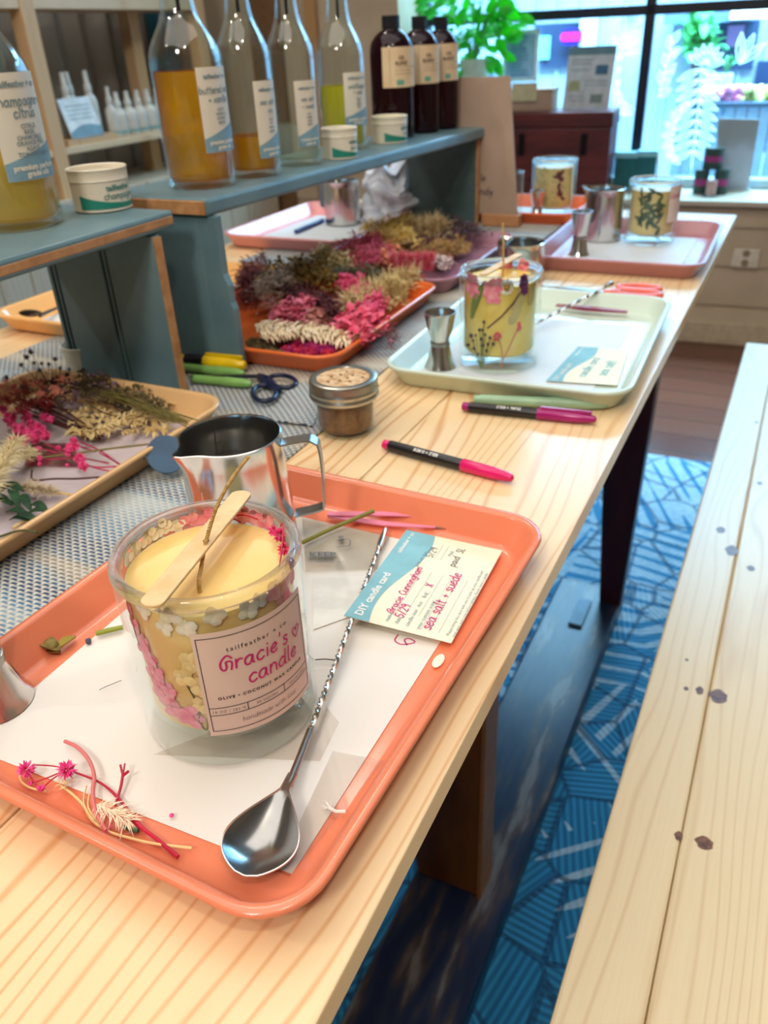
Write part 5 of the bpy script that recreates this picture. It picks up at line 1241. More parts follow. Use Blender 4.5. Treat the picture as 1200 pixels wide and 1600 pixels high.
ld = MB().lathe([(0, 0.0549), (0.0268, 0.0549), (0.0268, 0.0560), (0, 0.0560)], 48, cap0=False, cap1=False).build('lid_disc', mat('kraft_disc', (214, 184, 142), 0.7, rgb2=(180, 136, 86), scale=170), mj)
mb = MB()
for k in range(9):
    a, r = k*2.4, 0.005+0.0018*k; mb.lathe([(0, 0), (0.0016, 0), (0.0016, 0.0002), (0, 0.0002)], 10, c=(r*math.cos(a), r*math.sin(a), 0.0561), cap0=False, cap1=False)
mb.build('punched_holes', mat('hole_brown', (110, 72, 36)), ld)

# ------------------------------------------------------------------ pens
def pen(label, a, b_, zc, body, cap, r=0.0056, capfrac=0.42, back=0.06, text=None, z=None, clip=True):
    """a = plugged back end, b_ = cap tip"""
    p = Vector((a.x, a.y, zc)); q = Vector((b_.x, b_.y, zc)); Lp = (q-p).length; d = (q-p).normalized(); s_ = Vector((-d.y, d.x, 0))
    t = thing('marker_pen', label, 'pen', (p.x, p.y, zc), math.atan2(d.y, d.x))
    X_ = lambda *ps: [(Lp*x_, 0, 0) for x_, _ in ps]
    def part(nm, m, prof):
        mb = MB(); mb.tube([(Lp*x_, 0, 0) for x_, _ in prof], [max(1e-5, y_) for _, y_ in prof], 20); return mb.build(nm, m, t, ang=35)
    part('end_plug', cap, [(0, r*.55), (0.006, r*.82), (back, r*.86)])
    bd = part('barrel', body, [(back-0.001, r*.93), (back+0.01, r), (1-capfrac+0.01, r), (1-capfrac+0.012, r*.9)])
    cp_ = part('cap', cap, [(1-capfrac, r*1.06), (1-capfrac+0.005, r*1.12), (0.86, r*1.05), (0.955, r*.82), (0.99, r*.62), (1.0, r*.3)])
    if clip:
        mb = MB(); mb.box(Lp*(1-capfrac+0.02), Lp*0.965, -0.0016, 0.0016, r*1.0, r*1.55); mb.build('clip', cap, cp_, bevel=0.0004).location = (0, 0, 0)
    if text:
        mb = MB(); f = lambda u, v: (Lp*0.42-u, -math.sin(0.5-v/r)*(r+0.0002)*-1*0-(r+0.0002)*math.sin(math.radians(38))-v*0.6, (r+0.0002)*math.cos(math.radians(38))-0*v) 
        f = lambda u, v: (Lp*0.40-u, (r+0.00025)*math.cos(math.radians(112)+v/r), (r+0.00025)*math.sin(math.radians(112)+v/r))
        f = lambda u, v: (Lp*0.36+u, (r+0.00025)*math.cos(math.radians(125)-v/r), (r+0.00025)*math.sin(math.radians(125)-v/r))
        f = lambda u, v: (Lp*0.36-u, (r+0.00025)*math.cos(math.radians(118)+v/r), (r+0.00025)*math.sin(math.radians(118)+v/r))
        write_on(mb, f, [('T', text, 0, -0.001, 0.0042, 0.0001)]); mb.build('lettering', mat('white_print', (246, 246, 238)), bd, smooth=False)
    return t
blackp = mat('black_plastic', (22, 20, 24), 0.3); magp = mat('pink_cap_plastic', (226, 20, 110), 0.25); purp = mat('magenta_cap_plastic', (166, 14, 112), 0.25); mint = mat('mint_plastic', (160, 196, 160), 0.35)
r = 0.0054
pen('pink-capped black marker lying alone on the table above salmon tray', at(599, 694, .756), at(802, 748, .756), 0.7502+r*1.13, blackp, magp, r, .37, .055, '8ZLZ + SUEDE', clip=False)
pen('magenta-capped black marker below the mint-white tray', at(722, 635, .756), at(932, 656, .756), 0.7502+r*1.13, blackp, purp, r, .43, .055, 'DUAL + 8ZLZ')
pen('mint green marker lying behind the magenta marker', at(740, 624, .756), at(951, 633, .756), 0.7502+r*1.13, mint, mint, r*1.0, .42, .05, None, clip=False)
pen('yellow-capped black marker at the foot of the second riser', at(283, 561, .764), at(384, 571, .764), 0.7640, blackp, mat('yellow_plastic', (236, 196, 14), 0.3), .0075, .62, .08)
gp = mat('green_plastic', (130, 176, 92), 0.35)
pen('upper pale green marker below the yellow marker', at(280, 574, .7585), at(383, 585, .7585), 0.7532+.0062, gp, gp, .0052, .45, .05, clip=False)
pen('lower pale green marker half under the navy scissors', at(300, 592, .7585), at(394, 601, .7585), 0.7532+.0060, gp, gp, .0050, .45, .05, clip=False)

# ------------------------------------------------------------------ scissors
def ring(mb, c, rx, ry, rot, z, r, n=28):
    P_ = [(c.x+rx*math.cos(2*PI*k/n)*math.cos(rot)-ry*math.sin(2*PI*k/n)*math.sin(rot), c.y+rx*math.cos(2*PI*k/n)*math.sin(rot)+ry*math.sin(2*PI*k/n)*math.cos(rot), z) for k in range(n+1)]
    return mb.tube(P_, r, 8, caps=False)
navy = mat('navy_plastic', (12, 26, 60), 0.35)
sc1 = thing('scissors', 'navy-handled scissors pointing under the riser beside yellow marker', 'scissors', (0, 0, 0)); ZS1 = 0.7545+.0045
a, b_, c1_, c2_ = at(295, 588, ZS1+.012), at(405, 586, ZS1+.004), at(413, 614, ZS1), at(441, 597, ZS1)
d1 = (Vector((c1_.x, c1_.y))-Vector((b_.x, b_.y))); 
mb = MB(); ring(mb, c1_, .024, .013, math.atan2(d1.y, d1.x), ZS1, .0028); P0 = at(405, 588, ZS1); mb.tube([P0, at(412, 597, ZS1), at(416, 602, ZS1)], [.004, .004, .003], 8); mb.build('handle_ring', navy, sc1)
d2 = (Vector((c2_.x, c2_.y))-Vector((b_.x, b_.y)))
mb = MB(); ring(mb, c2_, .022, .014, math.atan2(d2.y, d2.x)-0.5, ZS1+.001, .0028); mb.tube([P0, at(420, 592, ZS1), at(436, 612, ZS1)], [.004, .004, .003], 8); mb.build('handle_ring', navy, sc1)
mb = MB(); P1 = at(296, 588, ZS1+.004); mb.tube([P1, P1.lerp(P0, .5), P0], [.001, .0035, .0045], 8, flat=.5); mb.build('blade', mat('black_blade', (18, 22, 34), 0.3), sc1)
coral = mat('coral_plastic', (246, 112, 84), 0.3); sc2 = thing('scissors', 'coral-handled scissors behind the pale mint-white tray', 'scissors', (0, 0, 0)); ZC = .7505+.0052
mb = MB(); cc = at(995, 458, ZC); ring(mb, Vector((cc.x, cc.y-.004, 0)), .034, .0135, .05, ZC, .0048); mb.build('handle_ring', coral, sc2)
mb = MB(); ring(mb, Vector((cc.x-.002, cc.y+.026, 0)), .030, .0125, .1, ZC, .0045); mb.build('handle_ring', coral, sc2)
P0 = at(955, 458, ZC); mb = MB(); mb.tube([P0+Vector((.012, 0, 0)), P0-Vector((.012, 0, 0))], [.006, .004], 8); mb.build('pivot', coral, sc2)
mb = MB(); strap(mb, [P0, at(905, 452, ZC), at(845, 446, ZC)], [.005, .005, .0015], .0012); mb.build('blade', steel2, sc2)
# red tweezers and bar spoon on the mint-white tray
rt = thing('tweezers', 'dark red tweezers lying in the pale mint-white tray', 'tweezers', (0, 0, 0)); redm = mat('wine_enamel', (166, 54, 92), 0.35)
q0, q1, q2 = at(980, 488, .760), at(915, 484, .760), at(868, 478, .760)
for dz in (0, .003): mb = MB(); strap(mb, [q0+Vector((0, 0, dz*.3)), q1+Vector((0, dz, dz)), q2+Vector((0, dz*1.6, dz*.3))], [.0035, .0045, .001], .0006); mb.build('arm', redm, rt)
b2 = thing('bar_spoon', 'steel bar spoon with twisted handle leaning over rim of mint-white tray', 'spoon', (0, 0, 0))
p0, p1 = at(838, 505, .762), at(956, 443, .782)
mb = MB(); d = (p1-p0).normalized(); s_ = d.cross(Vector((0, 0, 1))).normalized(); u_ = s_.cross(d)
for ph in (0, PI): mb.tube([p0.lerp(p1, t/90)+(s_*math.cos(t*1.0+ph)+u_*math.sin(t*1.0+ph))*.0012 for t in range(84)], .0014, 5)
mb.build('twisted_handle', steel, b2)
mb = MB(); mb.tube([p0.lerp(p1, .92), p0.lerp(p1, .96), p1], [.002, .0042, .0036], 10); mb.build('handle_end', steel, b2)
mb = MB(); pb2 = at(770, 543, .7575); mb.tube([p0, p0.lerp(pb2, .2), p0.lerp(pb2, .5)], [.0012, .0012, .002], 8); mb.build('neck', steel, b2)
st3 = MB(); st3.tube(smoothpts([at(845, 447, .765), at(920, 447, .768), at(1010, 434, .785)], 5), .0006, 5); tag(st3.build('dry_stem', mat('pale_straw', (196, 190, 140), 0.7)), 'thin straw stem lying behind the mint-white tray', 'stem')

# ------------------------------------------------------------------ oil bottles on the risers
botg = glass('bottle_glass', (250, 253, 252), 0.62, base=0.035, power=2.8)
lblm = mat('bottle_label_paper', (224, 216, 200), 0.6, rgb2=(218, 209, 192), scale=8); lblue = mat('label_blue_print', (124, 160, 176), 0.6); lgrey = mat('label_grey_ink', (122, 142, 146), 0.6)
def bottle(label, x, y, z, r, lz, liq, lab, name1, name2, items=None):
    """tall clear bottle: body, shoulder, long neck; oil to height lz; label given as (angle0, angle1, z0, z1)"""
    t = thing('oil_bottle', label, 'bottle', (x, y, z), 0, 'perfume oil bottles')
    hs = 0.128; prof = [(0, 0.004), (r*0.7, 0.0015), (r-0.005, 0), (r-0.0012, 0.0025), (r, 0.008), (r, hs), (r*0.985, hs+0.007), (r*0.93, hs+0.015), (r*0.82, hs+0.024), (r*0.68, hs+0.033), (r*0.56, hs+0.041), (r*0.48, hs+0.050), (r*0.43, hs+0.063), (r*0.40, hs+0.085), (r*0.37, hs+0.135), (r*0.36, hs+0.150), (r*0.42, hs+0.152), (r*0.42, hs+0.160), (r*0.36, hs+0.162)]
    inner = [(max(0, a-0.0022), max(b_, 0.007)) for a, b_ in prof[::-1]][0:-1]+[(0, 0.007)]
    MB().lathe(prof+inner, 56, cap0=False, cap1=False).build('glass_body', botg, t, ang=70)
    ri = r-0.0030; MB().lathe([(0, 0.0085), (ri-0.003, 0.0085), (ri, 0.012), (ri, lz), (0, lz)], 48, cap0=False, cap1=False).build('oil', liq, t)
    mb = MB(); mb.tube([(0.001, 0, hs+0.05), (0.0005, 0, hs+0.165)], 0.0022, 8); mb.lathe([(0, hs+0.155), (r*0.34, hs+0.155), (r*0.36, hs+0.163), (r*0.30, hs+0.172), (0.004, hs+0.18), (0, hs+0.18)], 20, cap0=False, cap1=False); mb.build('pourer', mat('black_plastic', (22, 20, 24)), t)
    a0, a1, z0, z1 = lab; ac = math.radians((a0+a1)/2); hw = math.radians((a1-a0)/2)*r; zc = (z0+z1)/2-z; hh = (z1-z0)/2
    fn = cyl_fn(r+0.0004, ac, zc); mb = MB(); cyl_patch(mb, fn, -hw, hw, -hh, hh, 20); lo = mb.build('label', lblm, t)
    mb = MB(); cyl_patch(mb, cyl_fn(r+0.0007, ac, zc), -hw, hw, -hh, -hh*0.62, 20, top=lambda s_: -hh*0.66+hh*0.36*(s_**1.3)+hh*0.05*math.sin(s_*PI)); mb.build('blue_wave', lblue, lo)
    f = cyl_fn(r+0.0010, ac, zc); k = hw/0.026; mb = MB()
    write_on(mb, f, [('T', 'tailfeather + co', 0, hh*0.74, 0.0060*k, 0.0002), ('H', name1, 0, hh*0.40, 0.0042*k, 0.0010*k), ('H', name2, 0, hh*0.18, 0.0042*k, 0.0010*k)]+[('T', s_, 0, hh*(-0.02-0.105*i), 0.0043*k, 0.0001) for i, s_ in enumerate(items or ('CITRUS', 'BASIL', 'AMBER', 'MUSK'))])
    mb.build('label_text', lgrey, lo)
    mb = MB(); write_on(mb, f, [('T', 'premium perfume', 0, -hh*0.80, 0.0056*k, 0.0003), ('T', 'grade oils', 0, -hh*0.93, 0.0056*k, 0.0003)]); mb.build('wave_text', lblm, lo)
    return t
amberL = liquid('amber_oil', (255, 204, 34), (222, 144, 4), .46); yellL = liquid('pale_gold_oil', (255, 224, 110), (240, 198, 60), .5); limeL = liquid('lime_oil', (244, 232, 60), (220, 206, 24), .5); clearL = liquid('clear_oil', (246, 244, 230), (226, 228, 210), .2)
bottle('large oil bottle with pale gold oil on the nearest riser, cut by left edge', -0.700, 0.592, zL(0.592)+0.0004, 0.042, 0.080, yellL, (-42.0, 44.0, 0.992, 1.0812), 'champagne +', 'citrus', ('CITRUS', 'BASIL', 'CHAMOMILE', 'ORANGE PEEL', 'AGAVE', 'TOMATO LEAF'))
bottle('oil bottle filled with deep amber oil, nearest on the second riser', -0.649, 0.826, zR(.826)+0.0004, 0.0405, 0.121, amberL, (-40, 34, .989, 1.0743), 'buttered oats', '+ vanilla', ('OATS', 'VANILLA', 'HONEY', 'MUSK'))
bottle('oil bottle with a low level of amber oil, second on the riser', -0.637, 0.921, zR(.921)+0.0004, 0.0325, 0.047, amberL, (-42, 33, .971, 1.0556), 'sea salt +', 'ivy', ('SALT', 'IVY', 'MOSS', 'AMBER'))
bottle('oil bottle with colourless oil, third on the riser', -0.640, 1.033, zR(1.033)+0.0004, 0.0315, 0.051, clearL, (-56, 12, .971, 1.050), 'sea salt', '+ suede', ('SALT', 'SUEDE', 'SAGE', 'MUSK'))
bottle('oil bottle with lime-yellow oil, fourth on riser behind the tin', -0.674, 1.231, zR(1.231)+0.0004, 0.0364, 0.090, limeL, (-57, 19, .978, 1.0507), 'wildflower', '+ oak', ('OAK', 'IRIS', 'PEAR', 'FIG'))

# brown amber stock bottles
bam, nt, b = new_mat('dark_amber_glass'); N, L = nt.nodes, nt.links
tt = N.new('ShaderNodeBsdfTransparent'); tt.inputs[0].default_value = lin((120, 34, 36)); b.inputs['Base Color'].default_value = lin((38, 6, 18)); b.inputs['Roughness'].default_value = 0.06
mx = N.new('ShaderNodeMixShader'); mx.inputs[0].default_value = 0.62; L.new(tt.outputs[0], mx.inputs[1]); L.new(b.outputs[0], mx.inputs[2]); L.new(mx.outputs[0], N['Material Output'].inputs['Surface'])
blackcap = mat('black_cap', (14, 16, 26), 0.4); creaml = mat('cream_label', (222, 190, 150), 0.6, rgb2=(228, 202, 164), scale=30)
def amberb(label, x, y, r, a0, a1):
    z = zR(y)+0.0004
    t = thing('amber_bottle', label, 'bottle', (x, y, z), 0, 'dark amber stock bottles'); hs = 0.135
    MB().lathe([(0, 0.003), (r-0.005, 0), (r-0.001, 0.002), (r, 0.007), (r, hs-0.006), (r*0.98, hs+0.004), (r*0.90, hs+0.013), (r*0.74, hs+0.021), (r*0.52, hs+0.027), (r*0.36, hs+0.030), (r*0.34, hs+0.038), (0, hs+0.038)], 44, cap0=False, cap1=False).build('glass_body', bam, t, ang=70)
    mb = MB(); n = 44; zb, zt_ = hs+0.031, hs+0.050; rc = r*0.40
    vs = []; 
    for zq in (zb, zt_):
        for k in range(n): q = rc*(1.0 if k % 2 else 0.955); vs.append((q*math.cos(2*PI*k/n), q*math.sin(2*PI*k/n), zq))
    mb.add(vs, [(k, (k+1) % n, n+(k+1) % n, n+k) for k in range(n)]+[tuple(range(n-1, -1, -1)), tuple(range(n, 2*n))]); mb.build('cap', blackcap, t, smooth=False)
    ac = math.radians((a0+a1)/2); hw = math.radians((a1-a0)/2)*r; zc = 1.049-z; fn = cyl_fn(r+0.0004, ac, zc); mb = MB(); cyl_patch(mb, fn, -hw, hw, -0.0295, 0.0305, 20); lo = mb.build('label', creaml, t)
    f = cyl_fn(r+0.0008, ac, zc); mb = MB(); write_on(mb, f, [('L', [(-hw*.65, -.027), (-hw*.65, 0), (-hw*.65, .028)], .0005), ('T', 'OIL', -hw*.1, .012, .0075, .0003), ('T', 'BLEND', -hw*.1, .004, .0075, .0003), ('L', [(-hw*.4, .001), (0, .001), (hw*.85, .001)], .0005), ('L', [(-hw*.4, -.004), (0, -.004), (hw*.4, -.004)], .0006), ('L', [(-hw*.4, -.009), (0, -.009), (hw*.5, -.009)], .0006)]); mb.build('label_text', mat('label_brown_ink', (106, 84, 70), 0.6), lo)
    mb = MB(); cyl_patch(mb, cyl_fn(r+0.0008, ac, zc), -hw*.35, 0.0, -.026, -.018, 6); mb.build('green_mark', mat('label_green_mark', (110, 170, 150), 0.6), lo)
amberb('largest-looking dark amber bottle, nearest of the three black-capped', -0.676, 1.419, 0.0376, -91, 24)
amberb('dark amber bottle, middle of the three black-capped', -0.665, 1.513, 0.0345, -91, 24)
amberb('dark amber bottle, furthest of the three black-capped', -0.656, 1.592, 0.0314, -91, 20)

# round tins
tinm = mat('tin_white_enamel', (226, 216, 198), 0.35, rgb2=(220, 209, 190), scale=6); ting = mat('tin_green_print', (36, 140, 120), 0.45)
def tin(label, x, y, z, r, h, ac, nm, fill=(206, 198, 172)):
    t = thing('candle_tin', label, 'tin', (x, y, z), 0, 'open candle tins')
    MB().lathe([(0, 0.002), (r-0.003, 0), (r-0.0006, 0.001), (r-0.001, 0.003), (r-0.001, h*0.70), (r, h*0.72), (r-0.0006, h*0.75), (r-0.0004, h-0.002), (r+0.0003, h-0.0008), (r-0.0006, h), (r-0.002, h-0.001), (r-0.0024, h*0.86), (0, h*0.86)], 52, cap0=False, cap1=False).build('tin_body', tinm, t)
    MB().lathe([(0, h*0.865), (r-0.0028, h*0.865), (r-0.0028, h*0.87), (0, h*0.87)], 40, cap0=False, cap1=False).build('wax', mat('tin_wax_%d' % fill[0], fill, 0.5), t)
    ac = math.radians(ac); mb = MB(); cyl_patch(mb, cyl_fn(r-0.0005, ac, 0.0), -r*1.15, r*1.35, 0.0035, 0.004, 28, top=lambda s_: 0.0065+h*0.26*(1-s_)**2.2+h*0.05*s_**3); mb.build('green_wave', ting, t)
    f = cyl_fn(r-0.0003, ac, 0.0); k = r/0.0313; mb = MB(); write_on(mb, f, [('T', 'tailfeather', .010*k, h*0.50, .0076*k, .0002), ('H', nm, .011*k, h*0.30, .0040*k, .0008*k)]); mb.build('lettering', mat('tin_ink', (60, 130, 120), 0.5), t)
tin('candle tin marked champagne at right end of the nearest riser', -0.680, 0.689, zL(.689)+.0004, 0.0313, 0.0422, -25, 'champagne')
tin('candle tin in front of the lime-yellow oil bottle', -0.617, 1.111, zR(1.111)+.0004, 0.0262, 0.0408, -20, 'sea salt')
tin('candle tin in front of the nearest dark amber bottle', -0.643, 1.333, zR(1.333)+.0004, 0.0301, 0.0407, -15, 'suede', (204, 214, 150))

# kraft board on a little easel behind the far end of the riser
kb = thing('kraft_board', 'tall kraft board with handwriting on wooden base behind the riser', 'sign', (0, 0, 0))
km = mat('kraft_card', (182, 156, 136), 0.8, rgb2=(172, 145, 124), scale=9); YK = 1.6255
a, b_, c1, d1 = atY(713, 121, YK), atY(797, 119, YK), atY(807, 366, YK), atY(700, 366, YK)
zb = 0.776; xl, xr0, xr1 = a.x-0.008, b_.x, c1.x
MB().hexa([(xl, YK, zb), (xr1, YK, zb), (xr1, YK+.004, zb), (xl, YK+.004, zb)], [(xl, YK, a.z), (xr0, YK, b_.z), (xr0, YK+.004, b_.z), (xl, YK+.004, a.z)]).build('board', km, kb, smooth=False)
mb = MB(); mb.box(xr1-.075, xr1+.004, YK-.004, YK+.022, 0.7535, 0.776); mb.build('easel_base', mat('easel_wood', (196, 138, 92), 0.6), kb, smooth=False, bevel=.002)
pq = atY(757, 283, YK); f = lambda u, v: (pq.x+u, YK-.0006, pq.z+v)
mb = MB(); write_on(mb, f, [('H', 'le', -0.003, 0.0, .008, .0016), ('H', 'andy', 0.000, -.026, .0085, .0016)]); mb.build('handwriting', ink, kb, smooth=False)

# crumpled bag and other small things on the far side
cb_ = thing('plastic_bag', 'crumpled white translucent plastic bag beside pitcher on pink tray', 'bag', (-0.785, 1.625, Z1+.0042))
mb = MB(); bagm, nt, b = new_mat('bag_plastic'); N, L = nt.nodes, nt.links
b.inputs['Base Color'].default_value = lin((232, 238, 248)); b.inputs['Roughness'].default_value = 0.3; tr = N.new('ShaderNodeBsdfTransparent'); mx = N.new('ShaderNodeMixShader'); mx.inputs[0].default_value = 0.92; b.inputs['Subsurface Weight'].default_value = .4; b.inputs['Subsurface Radius'].default_value = (.02, .02, .02)
L.new(tr.outputs[0], mx.inputs[1]); L.new(b.outputs[0], mx.inputs[2]); L.new(mx.outputs[0], N['Material Output'].inputs['Surface'])
vs = []; nn, mm = 30, 22
for i in range(mm+1):
    for k in range(nn):
        a_ = 2*PI*k/nn; t = i/mm; rr = (0.062-0.012*t)*(1+0.22*math.sin(a_*5+t*9)+0.12*rnd.uniform(-1, 1)+.1*math.sin(a_*3-t*14)); vs.append((rr*math.cos(a_)*0.9, rr*math.sin(a_), 0.004+t*0.110+0.022*math.sin(a_*4+2)*t))
vs += [(0, 0, .004), (0, 0, .095)]
mb.add(vs, [(i*nn+k, i*nn+(k+1) % nn, (i+1)*nn+(k+1) % nn, (i+1)*nn+k) for i in range(mm) for k in range(nn)]+[(len(vs)-2, (k+1) % nn, k) for k in range(nn)]+[(len(vs)-1, mm*nn+k, mm*nn+(k+1) % nn) for k in range(nn)])
mb.build('bag_film', bagm, cb_, ang=25)
bp_ = MB(); a, b_ = at(462, 362, Z1+.0092), at(505, 344, Z1+.0092); bp_.tube([a, b_], .0045, 10); tag(bp_.build('marker', mat('dark_blue_plastic', (30, 54, 120), 0.3)), 'dark blue marker lying in the pink tray', 'pen')
wc = at(128, 583, 0.7535); wt = thing('paper_cup', 'small white cup beside the foot of the nearest riser leg', 'cup', (wc.x, wc.y+.01, 0.7532))
MB().lathe([(0, 0), (.021, 0), (.0245, .034), (.0235, .034), (.020, .003), (0, .003)], 32, cap0=False, cap1=False).build('cup_body', mat('cup_white', (232, 226, 206), 0.5), wt)
MB().lathe([(.0238, .0325), (.0252, .033), (.0252, .035), (.0238, .0355)], 32, closed=True).build('rim', mat('cup_white', (232, 226, 206)), wt)
spx = thing('dark_spoon', 'dark spoon lying in the yellow-peach tray', 'spoon', (0, 0, 0)); a, m_, e_ = at(40, 489, .772), at(70, 493, .762), at(108, 473, .7585)
mb = MB(); mb.ball((at(48, 491, .775).x, at(48, 491, .775).y, .7765), .016, 14, 8, (1.3, .7, .25)); mb.build('bowl', mat('dark_metal', (70, 56, 46), .3, 1.0), spx)
mb = MB(); mb.tube([at(62, 493, .773), at(85, 483, .765), e_], [.003, .0022, .0026], 8); mb.build('handle', mat('dark_metal', (70, 56, 46), .3, 1.0), spx)
gl_ = thing('glass_vial', 'slim clear glass vial left of the furthest candle', 'vial', (-0.536, 1.700, Z1+.0008))
MB().lathe([(0, 0), (.0125, 0), (.015, .002), (.0162, .092), (.0150, .092), (.0140, .004), (0, .004)], 30, cap0=False, cap1=False).build('glass_wall', botg, gl_)
MB().lathe([(.0148, .0905), (.0165, .0905), (.0167, .0935), (.0148, .0935)], 30, closed=True).build('rim', rimglass, gl_)
# blue disc leaning at tray rim
dc = at(259, 712, .770); bd = thing('blue_disc', 'round dark blue paper disc with stem at corner of beige flower tray', 'disc', (dc.x+.003, dc.y-.002, .7735), 0)
mb = MB(); vs = []; R0 = .0205
for k in range(36):
    a_ = 2*PI*k/36
    for rr in (1,): vs.append((R0*.80*math.cos(a_)-R0*.35*math.sin(a_), R0*.80*math.sin(a_)+R0*.35*math.cos(a_), .010*math.sin(a_)-.004*math.cos(a_)))
vs += [(x, y, z-.0008) for x, y, z in vs]; mb.add(vs, [tuple(range(36)), tuple(range(71, 35, -1))]+[(k, 36+k, 36+(k+1) % 36, (k+1) % 36) for k in range(36)])
mb.build('disc', mat('blue_felt', (26, 62, 92), 0.5, rgb2=(34, 74, 104), scale=30), bd, smooth=False)
mb = MB(); mb.tube(smoothpts([(-.018, -.010, -.003), (-.026, -.020, -.005), (-.036, -.022, -.013)], 4), .0011, 6); mb.build('stem', mat('grey_stem', (92, 90, 92), 0.6), bd)

# ------------------------------------------------------------------ dried flower bunches
def flower(name, label, cat='dried flowers', group=None): return thing(name, label, cat, (0, 0, 0), 0, group)
def Q(px, py, z): return at(px, py, z)
def hairs(mb, p, q, r0, r1, n, ln, wd, droop=.1, spread=1.0):
    """feathery plume along p->q"""
    p, q = Vector(p), Vector(q); ax = (q-p)
    for i in range(n):
        t = rnd.random(); c = p.lerp(q, t); rr = r0+(r1-r0)*t
        o = Vector((rnd.gauss(0, 1), rnd.gauss(0, 1), abs(rnd.gauss(0.3, .8)))).normalized()
        d = (ax.normalized()*rnd.uniform(.2, .9)+o*spread).normalized(); mb.blade(c+o*rr*rnd.uniform(0, .7), d, ln*rnd.uniform(.6, 1.2), wd, droop)
def clump(mb, c, rad, n, s0, s1, flat=.5, kind='petal'):
    for i in range(n):
        o = Vector((rnd.gauss(0, .45), rnd.gauss(0, .45), 0)); p = Vector(c)+Vector((o.x*rad[0], o.y*rad[1], rad[2]*(1-min(1, o.length))*rnd.uniform(.5, 1.1)))
        s_ = rnd.uniform(s0, s1)
        if kind == 'petal': mb.leaf(p, (rnd.gauss(0, 1), rnd.gauss(0, 1), rnd.uniform(0, 1)), s_*2, s_*1.5, nrm=(rnd.gauss(0, .4), rnd.gauss(0, .4), 1), n=3)
        elif kind == 'ball': mb.ball(p, s_, 6, 4, jit=.4)
        elif kind == 'spike': mb.blade(p, (rnd.gauss(0, 1), rnd.gauss(0, 1), rnd.uniform(-.1, 1)), s_*4, s_*.8, .2)
def stems(mb, a, b_, n, spread, r=.0006, bend=.006):
    for i in range(n):
        o1 = Vector((rnd.gauss(0, spread), rnd.gauss(0, spread), abs(rnd.gauss(0, spread*.5)))); o2 = Vector((rnd.gauss(0, spread), rnd.gauss(0, spread), abs(rnd.gauss(0, spread*.5))))
        p, q = Vector(a)+o1, Vector(b_)+o2; m_ = (p+q)/2+Vector((rnd.gauss(0, bend), rnd.gauss(0, bend), abs(rnd.gauss(0, bend)))); mb.tube(smoothpts([p, m_, q], 3), r, 4)
fm_ = lambda n, c, c2, s=120: mat('fl_'+n, c, .7, rgb2=c2, scale=s)
# beige tray, left foreground
FZ = 0.7568
t = flower('thistle_sprigs', 'dark purple dried thistle heads on fine stems above the far left tray corner')
mh, ms = MB(), MB(); root = Q(95, 640, .775)
for px, py, r_ in ((48, 550, .0034), (41, 558, .0036), (33, 570, .003), (86, 561, .0030), (53, 567, .0025), (65, 568, .0024), (76, 569, .0024), (62, 579, .003), (94, 575, .0023), (105, 586, .0034), (82, 597, .0035), (35, 605, .0033), (74, 611, .0034), (95, 605, .0035), (108, 577, .002), (10, 590, .003), (118, 600, .003), (128, 618, .003)):
    p = Q(px, py, .792-(py-550)*.00012); mh.ball(p, r_*.75, 8, 6)
    for i in range(26): d = Vector((rnd.gauss(0, 1), rnd.gauss(0, 1), rnd.gauss(0, 1))).normalized(); mh.blade(p+d*r_*.5, d, r_*.8, r_*.35)
    ms.tube(smoothpts([p, p.lerp(root, .45)+Vector((0, 0, .004)), root], 4), .0004, 4)
for i in range(60):
    p = Q(rnd.uniform(20, 150), rnd.uniform(590, 650), .785); d = Vector((rnd.gauss(0, .4), rnd.gauss(.6, .4), rnd.uniform(.2, 1))); ms.blade(p, d, .02, .0006)
mh.build('thistle_heads', fm_('thistle', (62, 50, 66), (86, 66, 84), 400), t); ms.build('stems', fm_('darkstem', (92, 76, 52), (64, 50, 40)), t)
t = flower('purple_statice', 'dusky lilac and purple small florets below the thistle heads')
mb = MB()
for px, py in ((150, 603), (165, 612), (120, 622), (128, 636), (100, 630), (145, 618), (160, 596), (112, 610), (140, 600)): clump(mb, Q(px, py, .774), (.016, .012, .014), 16, .0016, .0034)
mb.build('florets', fm_('lilac', (146, 108, 132), (88, 62, 92), 200), t)
mb = MB(); stems(mb, Q(210, 655, .765), Q(120, 610, .777), 14, .008); mb.build('stems', fm_('darkstem', (92, 76, 52), (64, 50, 40)), t)
t = flower('seed_grass', 'olive-brown seedy grass bunch along the far edge of beige tray')
mb = MB()
for i in range(40):
    px, py = rnd.uniform(125, 262), 0; py = 595+(px-125)*.26+rnd.gauss(4, 9); c = Q(px, py, .772+rnd.uniform(-.004, .010)); clump(mb, c, (.013, .009, .008), 15, .0009, .0019, kind='ball')
    for q in range(6): mb.blade(c, (rnd.gauss(0, 1), rnd.gauss(0, 1), rnd.uniform(0, .8)), .014, .0010)
mb.build('seed_heads', fm_('olive', (112, 96, 48), (84, 66, 44), 260), t)
mb = MB(); stems(mb, Q(285, 662, .779), Q(140, 612, .775), 22, .006, .0005, .004); mb.build('stems', fm_('olivestem', (132, 118, 56), (100, 92, 44)), t)
t = flower('red_amaranth', 'deep red feathery dried bunch at the left edge of beige tray')
mb = MB()
for i in range(44):
    c = Q(rnd.uniform(-20, 88), rnd.uniform(600, 650), .772+rnd.uniform(-.006, .012)); hairs(mb, c, c+Vector((rnd.uniform(-.02, .02), rnd.uniform(-.02, .02), .004)), .002, .004, 34, .009, .0009)
mb.build('plumes', fm_('redam', (176, 40, 34), (132, 26, 38), 220), t)
